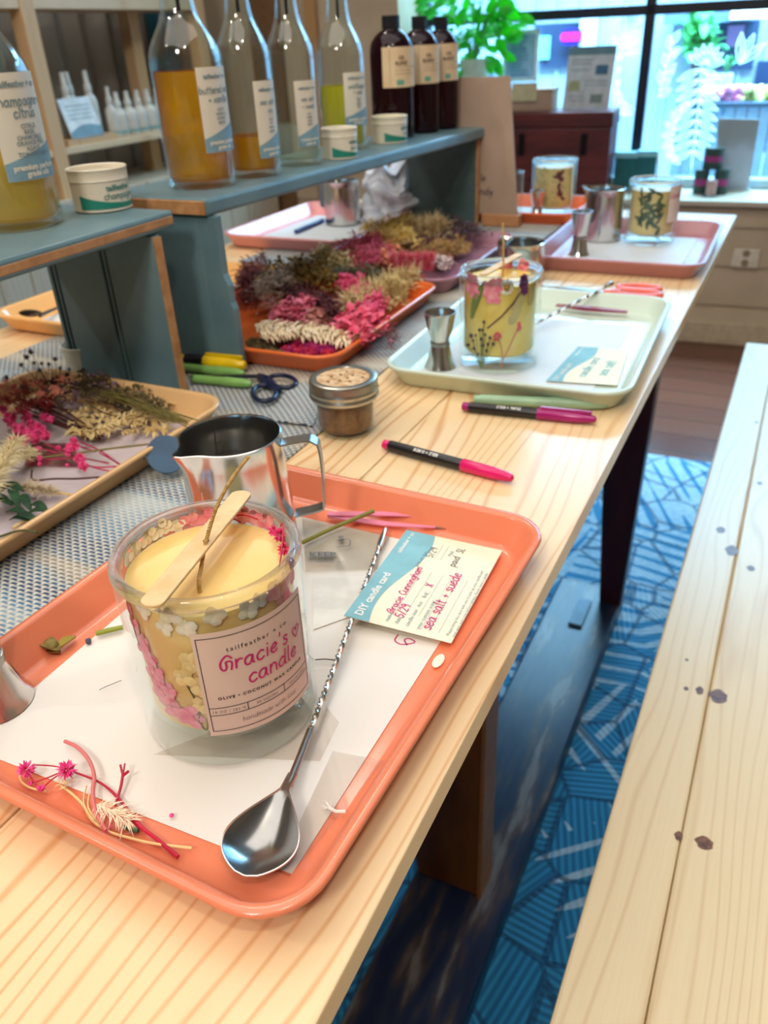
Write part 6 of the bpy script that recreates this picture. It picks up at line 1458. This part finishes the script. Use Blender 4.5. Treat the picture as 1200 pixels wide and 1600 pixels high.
mb = MB(); stems(mb, Q(150, 685, .762), Q(40, 632, .770), 10, .006, .0009); mb.build('stems', fm_('redstem', (84, 26, 26), (60, 20, 20)), t)
t = flower('coral_petals', 'coral-pink loose petals between the red and lilac bunches')
mb = MB()
for px, py in ((70, 612), (80, 620), (92, 617), (100, 603), (60, 604)): clump(mb, Q(px, py, .782), (.010, .008, .006), 7, .0035, .0055)
mb.build('petals', fm_('coral', (240, 128, 126), (236, 160, 120), 90), t)
t = flower('gypsophila_bunch', 'hot pink gypsophila bunch with round heads in the beige tray')
mb = MB()
heads = [(15, 655, .009), (42, 650, .007), (30, 672, .010), (45, 680, .009), (60, 670, .008), (50, 664, .007), (70, 680, .007), (38, 690, .006), (20, 690, .006), (115, 688, .0045), (108, 700, .0055), (118, 698, .005), (125, 717, .0065), (130, 728, .0055), (60, 702, .0035), (91, 700, .003), (70, 652, .006), (62, 716, .003), (80, 655, .005), (106, 708, .0035), (55, 685, .006), (62, 725, .002), (105, 727, .002), (5, 640, .006)]
for px, py, r_ in heads: p = Q(px, py, .770+r_*.7); mb.ball(p, r_*.6, 10, 7, jit=.35); puff(mb, p, r_, 70, .0017)
mb.build('flower_heads', fm_('hot', (226, 40, 116), (240, 92, 150), 300), t)
mb = MB()
for pts in (((222, 719), (192, 728), (160, 706), (125, 690)), ((192, 728), (150, 730), (120, 722)), ((175, 737), (140, 728), (100, 705), (60, 690)), ((192, 729), (175, 738)), ((190, 727), (155, 707)), ((170, 724), (110, 712), (60, 700)), ((150, 706), (118, 695)), ((70, 718), (125, 716), (168, 724))): mb.tube(smoothpts([Q(x_, y_, .766) for x_, y_ in pts], 4), .0008, 5)
mb.build('stems', fm_('crim', (170, 34, 70), (196, 60, 96)), t)
t = flower('cream_ruscus', 'bleached cream feathery leaves in the middle of beige tray')
mb = MB()
for i in range(120):
    px = rnd.uniform(110, 262); py = 650+rnd.uniform(-14, 32)-(px-150)*.03; c = Q(px, py, .762+rnd.uniform(0, .009)); a_ = rnd.uniform(0, 2*PI)
    for q in range(5): mb.leaf(c, (math.cos(a_+rnd.gauss(0, .7)), math.sin(a_+rnd.gauss(0, .7)), rnd.uniform(0, .3)), rnd.uniform(.009, .016), .0028, curl=.25, n=4)
mb.build('leaves', fm_('cream', (222, 196, 140), (200, 166, 104), 60), t)
t = flower('bunny_tail', 'large fluffy cream bunny-tail plume at the left edge over beige tray')
mb = MB(); p, q = Q(-30, 790, .785), Q(28, 690, .782); hairs(mb, p, q, .006, .003, 1100, .015, .0009, .25); p, q = Q(5, 725, .778), Q(52, 708, .770); hairs(mb, p, q, .004, .002, 450, .011, .0008, .2)
mb.build('plume', fm_('tail', (240, 224, 180), (226, 204, 150), 60), t)
t = flower('pale_plume', 'slim pale plume lying on a straw stem in the beige tray')
mb = MB(); p, q = Q(25, 762, .767), Q(82, 770, .765); hairs(mb, p, q, .004, .001, 500, .012, .0008, .05, .5)
mb.build('plume', fm_('pale', (224, 206, 178), (206, 186, 150), 60), t); mb = MB(); mb.tube(smoothpts([q, Q(105, 772, .764), Q(130, 777, .766)], 4), .0011, 6); mb.build('stem', fm_('straw', (222, 190, 122), (206, 172, 104)), t)
t = flower('green_ruscus', 'dark green leafy sprig at the left side of beige tray')
mb = MB(); gb = Q(0, 795, .766)
for px0, py0, px1, py1 in ((0, 760, 38, 768), (18, 762, 32, 800), (30, 775, 50, 800), (45, 790, 75, 797), (10, 800, 45, 806), (42, 803, 80, 800), (15, 812, 50, 815), (-15, 780, 20, 790), (0, 770, 18, 758), (20, 808, 60, 815)):
    p, q = Q(px0, py0, .768), Q(px1, py1, .770); mb.leaf(p, q-p, (q-p).length, .0085, curl=.15, n=6, th=.0005)
mb.build('leaves', fm_('dkgreen', (18, 50, 26), (34, 74, 36), 60), t); mb = MB(); mb.tube(smoothpts([Q(-20, 765, .767), Q(20, 785, .768), Q(42, 803, .768), Q(70, 812, .767)], 4), .001, 5); mb.build('stem', fm_('dkg2', (30, 60, 30), (50, 70, 30)), t)
for lab, pts, c, r_ in (('thin brown bare twig crossing the paper in the beige tray', ((50, 735), (52, 750), (85, 748), (120, 748), (161, 745)), (78, 48, 44), .0009), ('long straight olive stem reaching towards the blue disc', ((50, 717), (120, 708), (180, 700), (232, 694)), (130, 118, 64), .0010), ('crossed olive-green stems over the near rim of the beige tray', ((-10, 842), (30, 829), (58, 832)), (84, 84, 44), .0009), ('thick dark brown stem pointing into the cream leaves', ((85, 660), (110, 667), (137, 680)), (72, 30, 28), .0017), ('cut pale straw stem below dark green leaves in beige tray', ((20, 825), (45, 810), (60, 812)), (226, 200, 140), .0014)):
    mb = MB(); mb.tube(smoothpts([Q(x_, y_, .7685 if 'rim' not in lab else .781) for x_, y_ in pts], 4), r_, 6); tag(mb.build('dried_twig', mat('st_%d%d' % (c[0], c[1]), c, .7)), lab, 'twig')
ce_ = sheet('cellophane', [xy(40, 735), xy(140, 738), xy(110, 700), xy(50, 700)], 0.7590, glass('rosy_film', (238, 216, 216), 0.5, rough=.12, base=.12, power=2), 'rosy clear cellophane on the paper in the beige tray', 'cellophane', wav=.004)

# orange tray under the riser
OZ = .768
def bunch(name, label, spots, rad, n, s0, s1, col, col2, kind='petal', z=OZ, part='florets', nscale=120, hair=None):
    t = flower(name, label); mb = MB()
    spots = list(spots)+[(px+rnd.uniform(-8, 8), py+rnd.uniform(-6, 6)) for px, py in spots]
    rad = (rad[0]*1.2, rad[1]*1.2, rad[2]*1.25); s0 *= 1.15; s1 *= 1.2
    for px, py in spots:
        c = Q(px, py, z-.004); clump(mb, c, rad, int(n*1.5), s0, s1, kind=kind)
        if hair: hairs(mb, c, c+Vector((0, 0, rad[2])), rad[0]*.4, rad[0]*.5, hair, rad[0]*.9, .0012, .1)
    mb.build(part, fm_(name+part, col, col2, nscale), t); return t
def line(x0, y0, x1, y1, n, j=4): return [(x0+(x1-x0)*i/(n-1)+rnd.uniform(-j, j), y0+(y1-y0)*i/(n-1)+rnd.uniform(-j, j)) for i in range(n)]
bunch('red_amaranth', 'dark red feathery bunch at left end of the bright orange tray', line(385, 470, 402, 430, 8, 8), (.018, .016, .026), 30, .0022, .004, (120, 32, 34), (88, 20, 28), 'spike', .775, 'plumes')
bunch('bleached_bunch', 'silvery cream bleached bunch behind left in orange tray', line(412, 468, 455, 445, 9, 7), (.018, .018, .024), 22, .002, .0042, (214, 196, 176), (176, 148, 136), 'spike', .778, 'leaves')
bunch('gold_statice', 'golden brown and green statice bunch along the back of orange tray', line(440, 430, 520, 445, 12, 7)+line(470, 425, 560, 415, 9, 6), (.016, .016, .022), 22, .002, .0036, (168, 122, 46), (74, 76, 36), 'petal', .782, 'florets', 260)
bunch('burgundy_foliage', 'dark burgundy foliage in the middle of orange tray', line(455, 470, 530, 495, 10, 8), (.018, .014, .018), 26, .002, .004, (96, 30, 34), (66, 22, 26), 'spike', .776, 'leaves')
bunch('cream_statice', 'ivory statice heads at the back of orange tray', line(500, 412, 540, 425, 7, 6), (.015, .015, .022), 24, .0022, .004, (236, 222, 180), (206, 188, 130), 'petal', .786)
bunch('pink_hydrangea', 'soft pink hydrangea florets at the near left of orange tray', line(447, 500, 478, 495, 6, 6), (.018, .016, .020), 24, .004, .0065, (230, 132, 152), (214, 96, 128), 'petal', .774, 'petals', 60)
bunch('rose_hydrangea', 'rose-red hydrangea florets spilling over orange tray rim', line(540, 525, 575, 512, 7, 7)+[(560, 538)], (.018, .016, .018), 24, .004, .0062, (222, 70, 104), (232, 112, 140), 'petal', .774, 'petals', 60)
t = flower('cream_fern', 'creamy feathered fern lying along near side of orange tray'); mb = MB()
for i in range(3):
    a_, b_ = Q(405, 512+i*8, .780), Q(545-i*8, 536-i*6, .776); P_ = smoothpts([a_, a_.lerp(b_, .5)+Vector((.004*i, -.004*i, .004)), b_], 14); mb.tube(P_, .0007, 4)
    for p in P_:
        for s_ in (-1, 1):
            for k in range(3): dd = (b_-a_).normalized(); nn_ = Vector((-dd.y, dd.x, 0))*s_; mb.leaf(p, nn_+dd*rnd.uniform(.1, 1)+Vector((0, 0, rnd.uniform(-.3, .6))), rnd.uniform(.010, .022), .0036, curl=.3, n=3)
mb.build('fronds', fm_('fernc', (240, 222, 190), (222, 196, 156), 60), t)
bunch('magenta_flower', 'magenta and crimson flower heads at near edge of orange tray', line(462, 553, 515, 548, 7, 5), (.014, .010, .010), 26, .0018, .003, (150, 20, 96), (190, 24, 60), 'ball', .769, 'heads', 90)
t = bunch('brown_seed_pod', 'olive-brown dried pods at near left corner of orange tray', line(405, 545, 430, 555, 4, 4), (.012, .009, .008), 12, .002, .0038, (110, 92, 48), (70, 58, 34), 'ball', .768, 'pods')
bunch('pink_gypsophila', 'small pink gypsophila heads scattered in right part of orange tray', line(545, 450, 600, 470, 8, 9)+line(540, 440, 590, 495, 6, 8), (.012, .012, .014), 14, .0018, .0034, (226, 92, 132), (206, 60, 104), 'ball', .784, 'heads', 120)
bunch('wheat_bunch', 'beige wheat-like bunch at right end of the orange tray', line(585, 480, 640, 450, 10, 6)+line(545, 495, 610, 465, 8, 8), (.016, .016, .020), 16, .0018, .0034, (222, 202, 146), (190, 160, 104), 'spike', .776, 'ears', 100, hair=30)
t = flower('cream_plume', 'tall pointed cream plume standing at right end of orange tray'); mb = MB()
for px in (611, 622, 632):
    p = Q(px, 478, .765); hairs(mb, p, p+Vector((-.002, .004, .040-.006*abs(px-616)/10)), .006, .001, 240, .010, .0011, .1)
mb.build('plume', fm_('plumec', (232, 214, 160), (210, 186, 124), 60), t)
t = flower('rust_sprig', 'rust-brown sprig hanging over the rim of orange tray'); mb = MB()
for pts in (((575, 512), (600, 520), (620, 532)), ((600, 520), (612, 515), (622, 528)), ((590, 515), (605, 528), (612, 545))):
    P_ = smoothpts([Q(x_, y_, .782-.010*i) for i, (x_, y_) in enumerate(pts)], 5); mb.tube(P_, .0008, 4)
    for p in P_:
        for k in range(3): mb.blade(p, (rnd.gauss(0, 1), rnd.gauss(0, 1), rnd.uniform(-.2, .6)), .008, .0014)
mb.build('sprig', fm_('rust', (122, 48, 40), (92, 34, 34)), t)
t = flower('fallen_petals', 'fallen pink petals on the runner right of orange tray'); mb = MB()
for px, py in ((565, 545), (573, 541), (558, 548), (613, 536), (578, 545), (550, 550)): clump(mb, Q(px, py, .7545), (.006, .004, .002), 4, .002, .0035)
mb.build('petals', fm_('fallen', (222, 120, 142), (206, 90, 116)), t)
bunch('dusty_pink_bunch', 'dusty pink and tan filler flowers in the centre of orange tray', line(480, 520, 560, 480, 9, 8)+line(430, 490, 500, 500, 6, 6), (.018, .016, .016), 24, .002, .004, (206, 140, 130), (176, 110, 96), 'petal', .772)
bunch('crimson_filler', 'crimson and brown loose petals along near edge of orange tray', line(415, 535, 530, 530, 9, 7)+line(500, 545, 545, 535, 4, 4), (.016, .012, .008), 20, .002, .0038, (150, 48, 56), (120, 62, 48), 'petal', .764)
bunch('moss_green_bunch', 'moss green and brown filler leaves at back of the orange tray', line(520, 440, 590, 440, 8, 7)+line(425, 440, 470, 425, 5, 5), (.016, .016, .018), 22, .002, .004, (96, 92, 46), (70, 62, 40), 'spike', .782, 'leaves')
# mauve tray under the riser
bunch('mixed_dry_leaves', 'mixed rose-brown dry leaves filling the mauve flower tray', line(560, 400, 700, 392, 14, 10)+line(590, 428, 680, 400, 9, 8), (.022, .020, .012), 22, .0025, .0045, (150, 92, 84), (184, 132, 100), 'petal', .768, 'leaves')
bunch('pink_statice', 'pink and magenta fluffy bunch at near end of mauve flower tray', line(530, 405, 600, 395, 9, 8)+line(545, 420, 590, 410, 5, 5), (.020, .018, .024), 24, .0022, .0042, (222, 104, 128), (190, 54, 96), 'spike', .784)
t = flower('pink_bunny_tail', 'rose-pink bunny-tail row at near right of mauve flower tray'); mb = MB()
for px in (612, 625, 638, 651, 663, 672):
    p = Q(px, 425, .770); hairs(mb, p, p+Vector((.002, .002, .026)), .008, .007, 240, .009, .0013, .2)
mb.build('tails', fm_('btail', (226, 84, 108), (236, 124, 140), 80), t)
bunch('peach_fern', 'peach-coloured fern tip between pink bunch and bunny tails', line(602, 415, 612, 385, 7, 3), (.010, .008, .012), 18, .0022, .004, (248, 176, 142), (236, 148, 122), 'petal', .786, 'fronds')
bunch('yellow_statice', 'butter-yellow statice heads at back of mauve flower tray', line(580, 370, 640, 362, 11, 6)+line(595, 382, 635, 378, 6, 5), (.018, .018, .022), 24, .002, .0042, (240, 208, 124), (222, 186, 92), 'spike', .790)
bunch('beige_plume', 'soft beige plumes in the middle of mauve flower tray', line(640, 372, 690, 368, 8, 5), (.020, .018, .018), 10, .002, .004, (206, 182, 136), (186, 156, 110), 'spike', .786, 'plumes', hair=70)
bunch('ochre_grass', 'ochre dried grass lying right of the pink bunny tails', line(668, 395, 722, 385, 9, 7), (.018, .014, .014), 20, .002, .0038, (190, 150, 84), (160, 120, 66), 'spike', .776)
bunch('plum_foliage', 'dark plum foliage below the far leg of the riser', line(690, 355, 745, 372, 10, 7), (.018, .018, .018), 20, .002, .004, (82, 40, 52), (62, 50, 36), 'spike', .784, 'leaves')
bunch('white_petals_pile', 'small white petal pile at right rim of mauve flower tray', line(690, 420, 702, 410, 3, 3), (.010, .008, .008), 12, .003, .0045, (222, 204, 200), (200, 176, 176), 'petal', .770, 'petals')
bunch('crimson_petals', 'crimson petals at the near right rim of mauve flower tray', line(615, 440, 650, 436, 4, 3), (.012, .008, .006), 12, .003, .0045, (170, 30, 56), (140, 24, 50), 'petal', .767, 'petals')

# ------------------------------------------------------------------ shelf unit on the left wall
su = thing('shelf_unit', 'raw timber shelf unit against the corrugated grey wall', 'shelf unit', (0, 0, 0)); XS = -2.10; pinep = pine('shelf_timber', (222, 184, 138), (196, 148, 100), plank=.3, axis='Z', lines=90, knots=False, rough=.5)
for x, y in ((XS, 1.985), (XS, 2.79), (XS, 1.30), (XS-.15, 2.60), (XS-.15, 1.36)): MB().box(x-.05, x, y-.018, y+.035, 0.0, 2.4).build('upright', pinep, su, smooth=False, bevel=.003)
for z in (.815, 1.205): MB().box(XS-.19, XS-.004, 1.335, 2.785, z, z+(.020 if z < 1 else .04)).build('shelf_board', pine('shelf_timber_y', (226, 200, 164), (200, 160, 116), plank=.4, lines=90, knots=False, rough=.5), su, smooth=False, bevel=.002)
for o in su.children:
    if o.name.startswith('upright'): pass
tl = MB(); tl.box(XS-.28, XS-.215, 2.82, 2.92, .7, 2.6); tag(tl.build('teal_banner', mat('teal_cloth', (40, 100, 120), .7), smooth=False, bevel=.01), 'dark teal cloth strip hanging beyond the shelf unit', 'cloth')
rs = MB(); rs.box(XS-.12, XS-.010, 2.045, 2.27, .8352, .8552); rs.build('top_board', pinep, None, smooth=False); ro = bpy.data.objects[-1] if False else None
for o in list(bpy.data.objects):
    if o.name.startswith('top_board') and o.parent is None: o.name = 'display_block'; tag(o, 'small wooden block on shelf carrying the tall spray bottles', 'block')
def spray(label, x, y, z, h=.17, grp='white spray bottles on the shelf'):
    t = thing('spray_bottle', label, 'bottle', (x, y, z), 0, grp); k = h/.17
    wp_ = mat('white_plastic', (226, 226, 218), .35)
    MB().lathe([(0, 0), (.019*k, 0), (.021*k, .003*k), (.021*k, .085*k), (.018*k, .098*k), (.010*k, .108*k), (.010*k, .116*k), (0, .116*k)], 22, cap0=False, cap1=False).build('bottle_body', wp_, t)
    MB().lathe([(.0105*k, .112*k), (.0115*k, .114*k), (.0110*k, .132*k), (.0075*k, .138*k), (.0065*k, .168*k), (.003*k, .17*k), (0, .17*k)], 18, cap0=False, cap1=False).build('spray_nozzle', wp_, t)
    mb = MB(); cyl_patch(mb, cyl_fn(.0213*k, math.radians(-35), .012*k), -.02*k, .02*k, 0, .012*k, 10); mb.build('teal_band', mat('spray_teal', (130, 176, 178), .5), t)
    return t
sp1 = spray('tall spray bottle on wooden block behind the white card, leftmost', XS-.09, 2.075, .8556, .185)
copy_tree(sp1, 'tall spray bottle on wooden block behind the white card, second from left', (XS-.06, 2.125, .8556)); copy_tree(sp1, 'tall spray bottle on wooden block, third from left', (XS-.09, 2.175, .8556)); copy_tree(sp1, 'tall spray bottle on wooden block, rightmost, behind card corner', (XS-.07, 2.235, .8556))
sp2 = spray('spray bottle alone just right of the white card', XS-.05, 2.300, .8354, .155)
for i in range(7):
    lab = ['first', 'second', 'third', 'fourth', 'fifth', 'sixth', 'seventh'][i]
    copy_tree(sp2, 'short spray bottle on the shelf, %s in the row behind the deep amber oil bottle' % lab, (XS-.05, 2.335+i*.052, .8354), scale=(1.3, 1.3, .88))
wc_ = thing('shelf_card', 'white card with blue wave propped before the spray bottles', 'card', (0, 0, 0)); XC = XS-.012
p0, p1, p2, p3 = atX(113, 205, XC), atX(166, 198, XC), atX(150, 152, XC-.02), atX(102, 155, XC-.02)
mb = MB(); y0, y1 = 2.065, 2.205; mb.hexa([(XC+.004, y0, .8558), (XC+.004, y1, .8558), (XC, y1, .8558), (XC, y0, .8558)], [(XC-.030, y0, .968), (XC-.030, y1, .968), (XC-.034, y1, .968), (XC-.034, y0, .968)]); mb.build('card_sheet', mat('card_white', (232, 238, 240), .5), wc_, smooth=False)
def cf(u, v): return (XC+.0046-v*.303, y0+u, .8558+v)
mb = MB(); n = 14; vs = []
for i in range(n+1): u = .14*i/n; vs += [cf(u, .001), cf(u, .016+.014*math.sin(i/n*3.2)+.012*i/n)]
mb.add(vs, [(2*i, 2*i+2, 2*i+3, 2*i+1) for i in range(n)]); mb.build('blue_wave', lblue, wc_, smooth=False)
mb = MB(); write_on(mb, lambda u, v: (cf(u, v)[0]+.0004, cf(u, v)[1], cf(u, v)[2]), [('L', [(.02, .09-.012*i), (.07, .09-.012*i), (.12, .09-.012*i)], .003) for i in range(4)]); mb.build('printed_lines', mat('grey_teal_print', (132, 162, 166)), wc_, smooth=False)

# ------------------------------------------------------------------ things on the window ledge
def wl(u, v, z): p = WO+WUx*u+WN*v; return (p.x, p.y, z)
V0 = 0.02; SZ = .5354
ct = thing('wooden_trunk', 'dark red-brown wooden trunk with black fittings on the window ledge', 'trunk', WO, WTH)
a, b_ = onwall(800, 176, V0), onwall(952, 290, V0); u0, u1 = a[0]-.10, b_[0]-.012; zt_ = a[1]
trm = mat('trunk_wood', (104, 40, 38), .45, rgb2=(74, 26, 28), scale=5, stretch=(1, 1, 5))
MB().box(u0, u1, V0, V0+.19, SZ, zt_-.055).build('box_body', trm, ct, smooth=False, bevel=.004)
MB().box(u0-.004, u1+.004, V0-.004, V0+.194, zt_-.053, zt_).build('lid', trm, ct, smooth=False, bevel=.005)
for px in (815, 912):
    uu = onwall(px, 225, V0)[0]; MB().box(uu-.012, uu+.012, V0-.008, V0-.001, onwall(px, 243, V0)[1], onwall(px, 208, V0)[1]).build('latch', mat('black_iron', (30, 20, 26), .4, .6), ct, smooth=False, bevel=.003)
kbx = thing('kraft_box', 'brown kraft box with a cream tag on top of the wooden trunk', 'box', WO, WTH)
a, b_ = onwall(786, 142, V0+.03), onwall(862, 172, V0+.03); MB().box(a[0]-.05, b_[0], V0+.03, V0+.15, zt_+.0005, a[1]-.006).build('box_body', km, kbx, smooth=False, bevel=.003)
MB().box(a[0]-.052, b_[0]+.003, V0+.028, V0+.152, a[1]-.006, a[1]+.004).build('lid', km, kbx, smooth=False, bevel=.002)
a2, b2_ = onwall(800, 130, V0+.02), onwall(838, 158, V0+.02); MB().hexa([(a2[0], V0+.020, b2_[1]), (b2_[0], V0+.020, b2_[1]), (b2_[0], V0+.0225, b2_[1]), (a2[0], V0+.0225, b2_[1])], [(a2[0], V0+.024, a2[1]), (b2_[0], V0+.024, a2[1]), (b2_[0], V0+.0265, a2[1]), (a2[0], V0+.0265, a2[1])]).build('cream_tag', mat('cream_tag', (206, 200, 160), .6), kbx, smooth=False)
bs_ = thing('printed_sign', 'pale printed sign board with teal header leaning on trunk', 'sign', WO, WTH); VS = V0+.10
a, b_ = onwall(889, 73, VS), onwall(950, 173, VS); c_ = onwall(963, 75, VS)
q_ = [(a[0]-.01, zt_+.001), (b_[0], zt_+.001), (c_[0], c_[1]), (a[0], a[1])]
mb = MB(); mb.hexa([(q_[0][0], VS, q_[0][1]), (q_[1][0], VS, q_[1][1]), (q_[1][0], VS+.006, q_[1][1]), (q_[0][0], VS+.006, q_[0][1])], [(q_[3][0], VS+.02, q_[3][1]), (q_[2][0], VS+.02, q_[2][1]), (q_[2][0], VS+.026, q_[2][1]), (q_[3][0], VS+.026, q_[3][1])]); mb.build('board', mat('sign_white', (206, 218, 226), .5), bs_, smooth=False)
hS = a[1]-zt_
def sf(s_, t_, d=.0008): x0 = q_[0][0]*(1-t_)+q_[3][0]*t_; x1 = q_[1][0]*(1-t_)+q_[2][0]*t_; return (x0+(x1-x0)*s_, VS+.02*t_-d, zt_+hS*t_)
def patch(nm, s0, s1, t0, t1, m): return MB().add([sf(s0, t0), sf(s1, t0), sf(s1, t1), sf(s0, t1)], [(0, 1, 2, 3)]).build(nm, m, bs_, smooth=False)
patch('header', 0, 1, .86, .995, mat('sign_teal', (96, 140, 156), .5)); patch('blue_picture', .62, .88, .55, .70, mat('sign_blue', (54, 110, 150), .5)); patch('ochre_picture', .08, .32, .30, .46, mat('sign_ochre', (170, 180, 140), .5)); patch('olive_picture', .58, .84, .10, .24, mat('sign_olive', (126, 150, 150), .5))
mb = MB()
for t_, s0, s1 in ((.78, .1, .55), (.72, .1, .5), (.62, .1, .5), (.44, .42, .9), (.38, .42, .9), (.20, .1, .45), (.14, .1, .45)): mb.add([sf(s0, t_), sf(s1, t_), sf(s1, t_+.018), sf(s0, t_+.018)], [(0, 1, 2, 3)])
mb.build('printed_lines', mat('sign_lines', (150, 170, 182), .6), bs_, smooth=False)
fs_ = thing('framed_notice', 'white-framed notice hanging inside the window left of the neon sign', 'notice', WO, WTH); VF = GV-.035
a, b_ = onwall(787, 48, VF), onwall(839, 127, VF); mb = MB(); w_ = .012
for x0, x1, z0, z1 in ((a[0], b_[0], a[1]-w_, a[1]), (a[0], b_[0], b_[1], b_[1]+w_), (a[0], a[0]+w_, b_[1], a[1]), (b_[0]-w_, b_[0], b_[1], a[1])): mb.box(x0, x1, VF, VF+.012, z0, z1)
mb.build('frame', mat('frame_white', (226, 240, 248), .5), fs_, smooth=False); MB().box(a[0]+w_, b_[0]-w_, VF+.006, VF+.010, b_[1]+w_, a[1]-w_).build('notice_sheet', mat('notice_blue', (150, 180, 220), .5), fs_, smooth=False)
mb = MB()
for i in range(11): zq = a[1]-.028-.0125*i; mb.box(a[0]+.03, a[0]+.03+rnd.uniform(.04, .075), VF+.0045, VF+.006, zq, zq+.005)
mb.build('printed_lines', mat('notice_lines', (96, 130, 180), .5), fs_, smooth=False)
for lab, px0, py0, px1, py1 in (('teal-green box left of the window mullion on the ledge', 962, 238, 990, 292), ('teal-green box right of the window mullion on the ledge', 996, 236, 1022, 280)):
    a, b_ = onwall(px0, py0, .13), onwall(px1, py1, .13); t = thing('gift_box', lab, 'box', WO, WTH); MB().box(a[0], b_[0], .13, .18, SZ, a[1]-.02).build('box_body', mat('deep_teal_card', (8, 92, 96), .5), t, smooth=False, bevel=.002); MB().box(a[0]-.002, b_[0]+.002, .128, .182, a[1]-.02, a[1]).build('lid', mat('pale_teal_card', (130, 190, 206), .5), t, smooth=False, bevel=.002)
def can(lab, px0, py0, px1, py1, v, base=None):
    a, b_ = onwall(px0, py0, v), onwall(px1, py1, v); r_ = (b_[0]-a[0])/2; zb = base if base else SZ+.0005; h = max(.03, a[1]-zb); x, y, _ = wl((a[0]+b_[0])/2, v+r_, 0)
    t = thing('candle_can', lab, 'candle', (x, y, zb), 0, 'dark green candles on the ledge')
    MB().lathe([(0, 0), (r_-.001, 0), (r_, .001), (r_, h-.001), (r_-.001, h), (0, h)], 28, cap0=False, cap1=False).build('can_body', mat('can_green', (48, 74, 70), .4), t)
    mb = MB(); cyl_patch(mb, cyl_fn(r_+.0005, math.radians(-90), h*.35), -r_*1.2, r_*1.2, 0, h*.28, 12); mb.build('magenta_label', mat('can_magenta', (160, 50, 120), .5), t); return zb+h
zc1 = can('dark green candle with magenta band on ledge, left of the pair', 1086, 266, 1104, 300, .09)
can('dark green candle with magenta band on ledge, right of the pair', 1117, 266, 1136, 300, .09)
can('dark green candle stacked on top between the other two', 1101, 232, 1128, 262, .10, zc1+.0005)
x, y, _ = wl((onwall(1112, 290, .05)[0]), .055, 0); jt = thing('cloche_candle', 'small pale candle on a glass dish in front of dark green candles', 'candle', (x, y, SZ))
MB().lathe([(0, 0), (.030, 0), (.034, .004), (.032, .006), (0, .004)], 30, cap0=False, cap1=False).build('dish', clear, jt)
MB().lathe([(0, .0062), (.018, .0062), (.0185, .055), (0, .055)], 26, cap0=False, cap1=False).build('candle_body', mat('mauve_wax', (196, 158, 152), .5), jt)
px = thing('frosted_panel', 'grey frosted upright panel on the ledge right of the green candles', 'panel', WO, WTH); VP = .19
a, b_, c_ = onwall(1122, 185, VP), onwall(1187, 187, VP), onwall(1170, 292, VP); d_ = onwall(1118, 290, VP)
MB().hexa([(d_[0], VP, SZ), (c_[0], VP, SZ), (c_[0], VP+.012, SZ), (d_[0], VP+.012, SZ)], [(a[0], VP+.008, a[1]), (b_[0], VP+.008, b_[1]), (b_[0], VP+.02, b_[1]), (a[0], VP+.02, a[1])]).build('panel_sheet', mat('frosted_grey', (150, 160, 166), .5, rgb2=(176, 188, 206), scale=8), px, smooth=False)
MB().box(d_[0]-.004, c_[0]+.004, VP-.012, VP+.024, SZ, SZ+.008).build('foot', mat('frosted_foot', (190, 206, 214), .5), px, smooth=False)
# potted plant on the trunk side of the window
pu, pz = onwall(742, 100, .10); x, y, _ = wl(pu, .10, 0); pp = thing('potted_plant', 'bright green leafy plant in a pale pot left of the window notice', 'plant', (x, y, SZ))
hp_ = onwall(742, 92, .10)[1]-SZ
MB().lathe([(0, 0), (.045, 0), (.05, .004), (.05, hp_-.13), (0, hp_-.13)], 28, cap0=False, cap1=False).build('pot_stand', mat('stand_white', (214, 226, 226), .5), pp)
MB().lathe([(0, hp_-.129), (.042, hp_-.129), (.058, hp_-.01), (.060, hp_), (.054, hp_), (.052, hp_-.012), (0, hp_-.014)], 32, cap0=False, cap1=False).build('pot', mat('pot_mint', (196, 226, 214), .5), pp)
mb = MB(); mst = MB()
for i in range(150):
    tx, ty = rnd.uniform(668, 795), rnd.uniform(-50, 118); q = onwall(tx, ty, rnd.uniform(.03, .17)); X_, Z_ = q[0]-pu, q[1]-SZ; yv = rnd.uniform(-.07, .07)
    if (tx-735)**2/62**2+(ty-30)**2/92**2 > 1.15: continue
    p = Vector((X_, yv, Z_)); d = Vector((X_*1.5+rnd.gauss(0, .04), yv+rnd.gauss(0, .05), rnd.uniform(-.14, .06))).normalized()
    mb.leaf(p, d, rnd.uniform(.05, .085), rnd.uniform(.026, .042), nrm=(rnd.gauss(0, .4), -1, rnd.uniform(0, 1)), curl=.12, n=6)
    if i % 3 == 0: mst.tube(smoothpts([(0, 0, hp_-.01), p*.5+Vector((0, 0, hp_*.5+.05)), p], 4), .0018, 4)
lfm, nt, b = new_mat('plant_leaf'); N, L = nt.nodes, nt.links
b.inputs['Base Color'].default_value = lin((50, 170, 60)); b.inputs['Roughness'].default_value = .35
tr = N.new('ShaderNodeBsdfTranslucent'); tr.inputs[0].default_value = lin((110, 230, 70)); mx = N.new('ShaderNodeMixShader'); mx.inputs[0].default_value = .5; L.new(b.outputs[0], mx.inputs[1]); L.new(tr.outputs[0], mx.inputs[2]); L.new(mx.outputs[0], N['Material Output'].inputs['Surface'])
mb.build('leaves', lfm, pp); mst.build('stems', mat('plant_stem', (90, 160, 80), .5), pp)
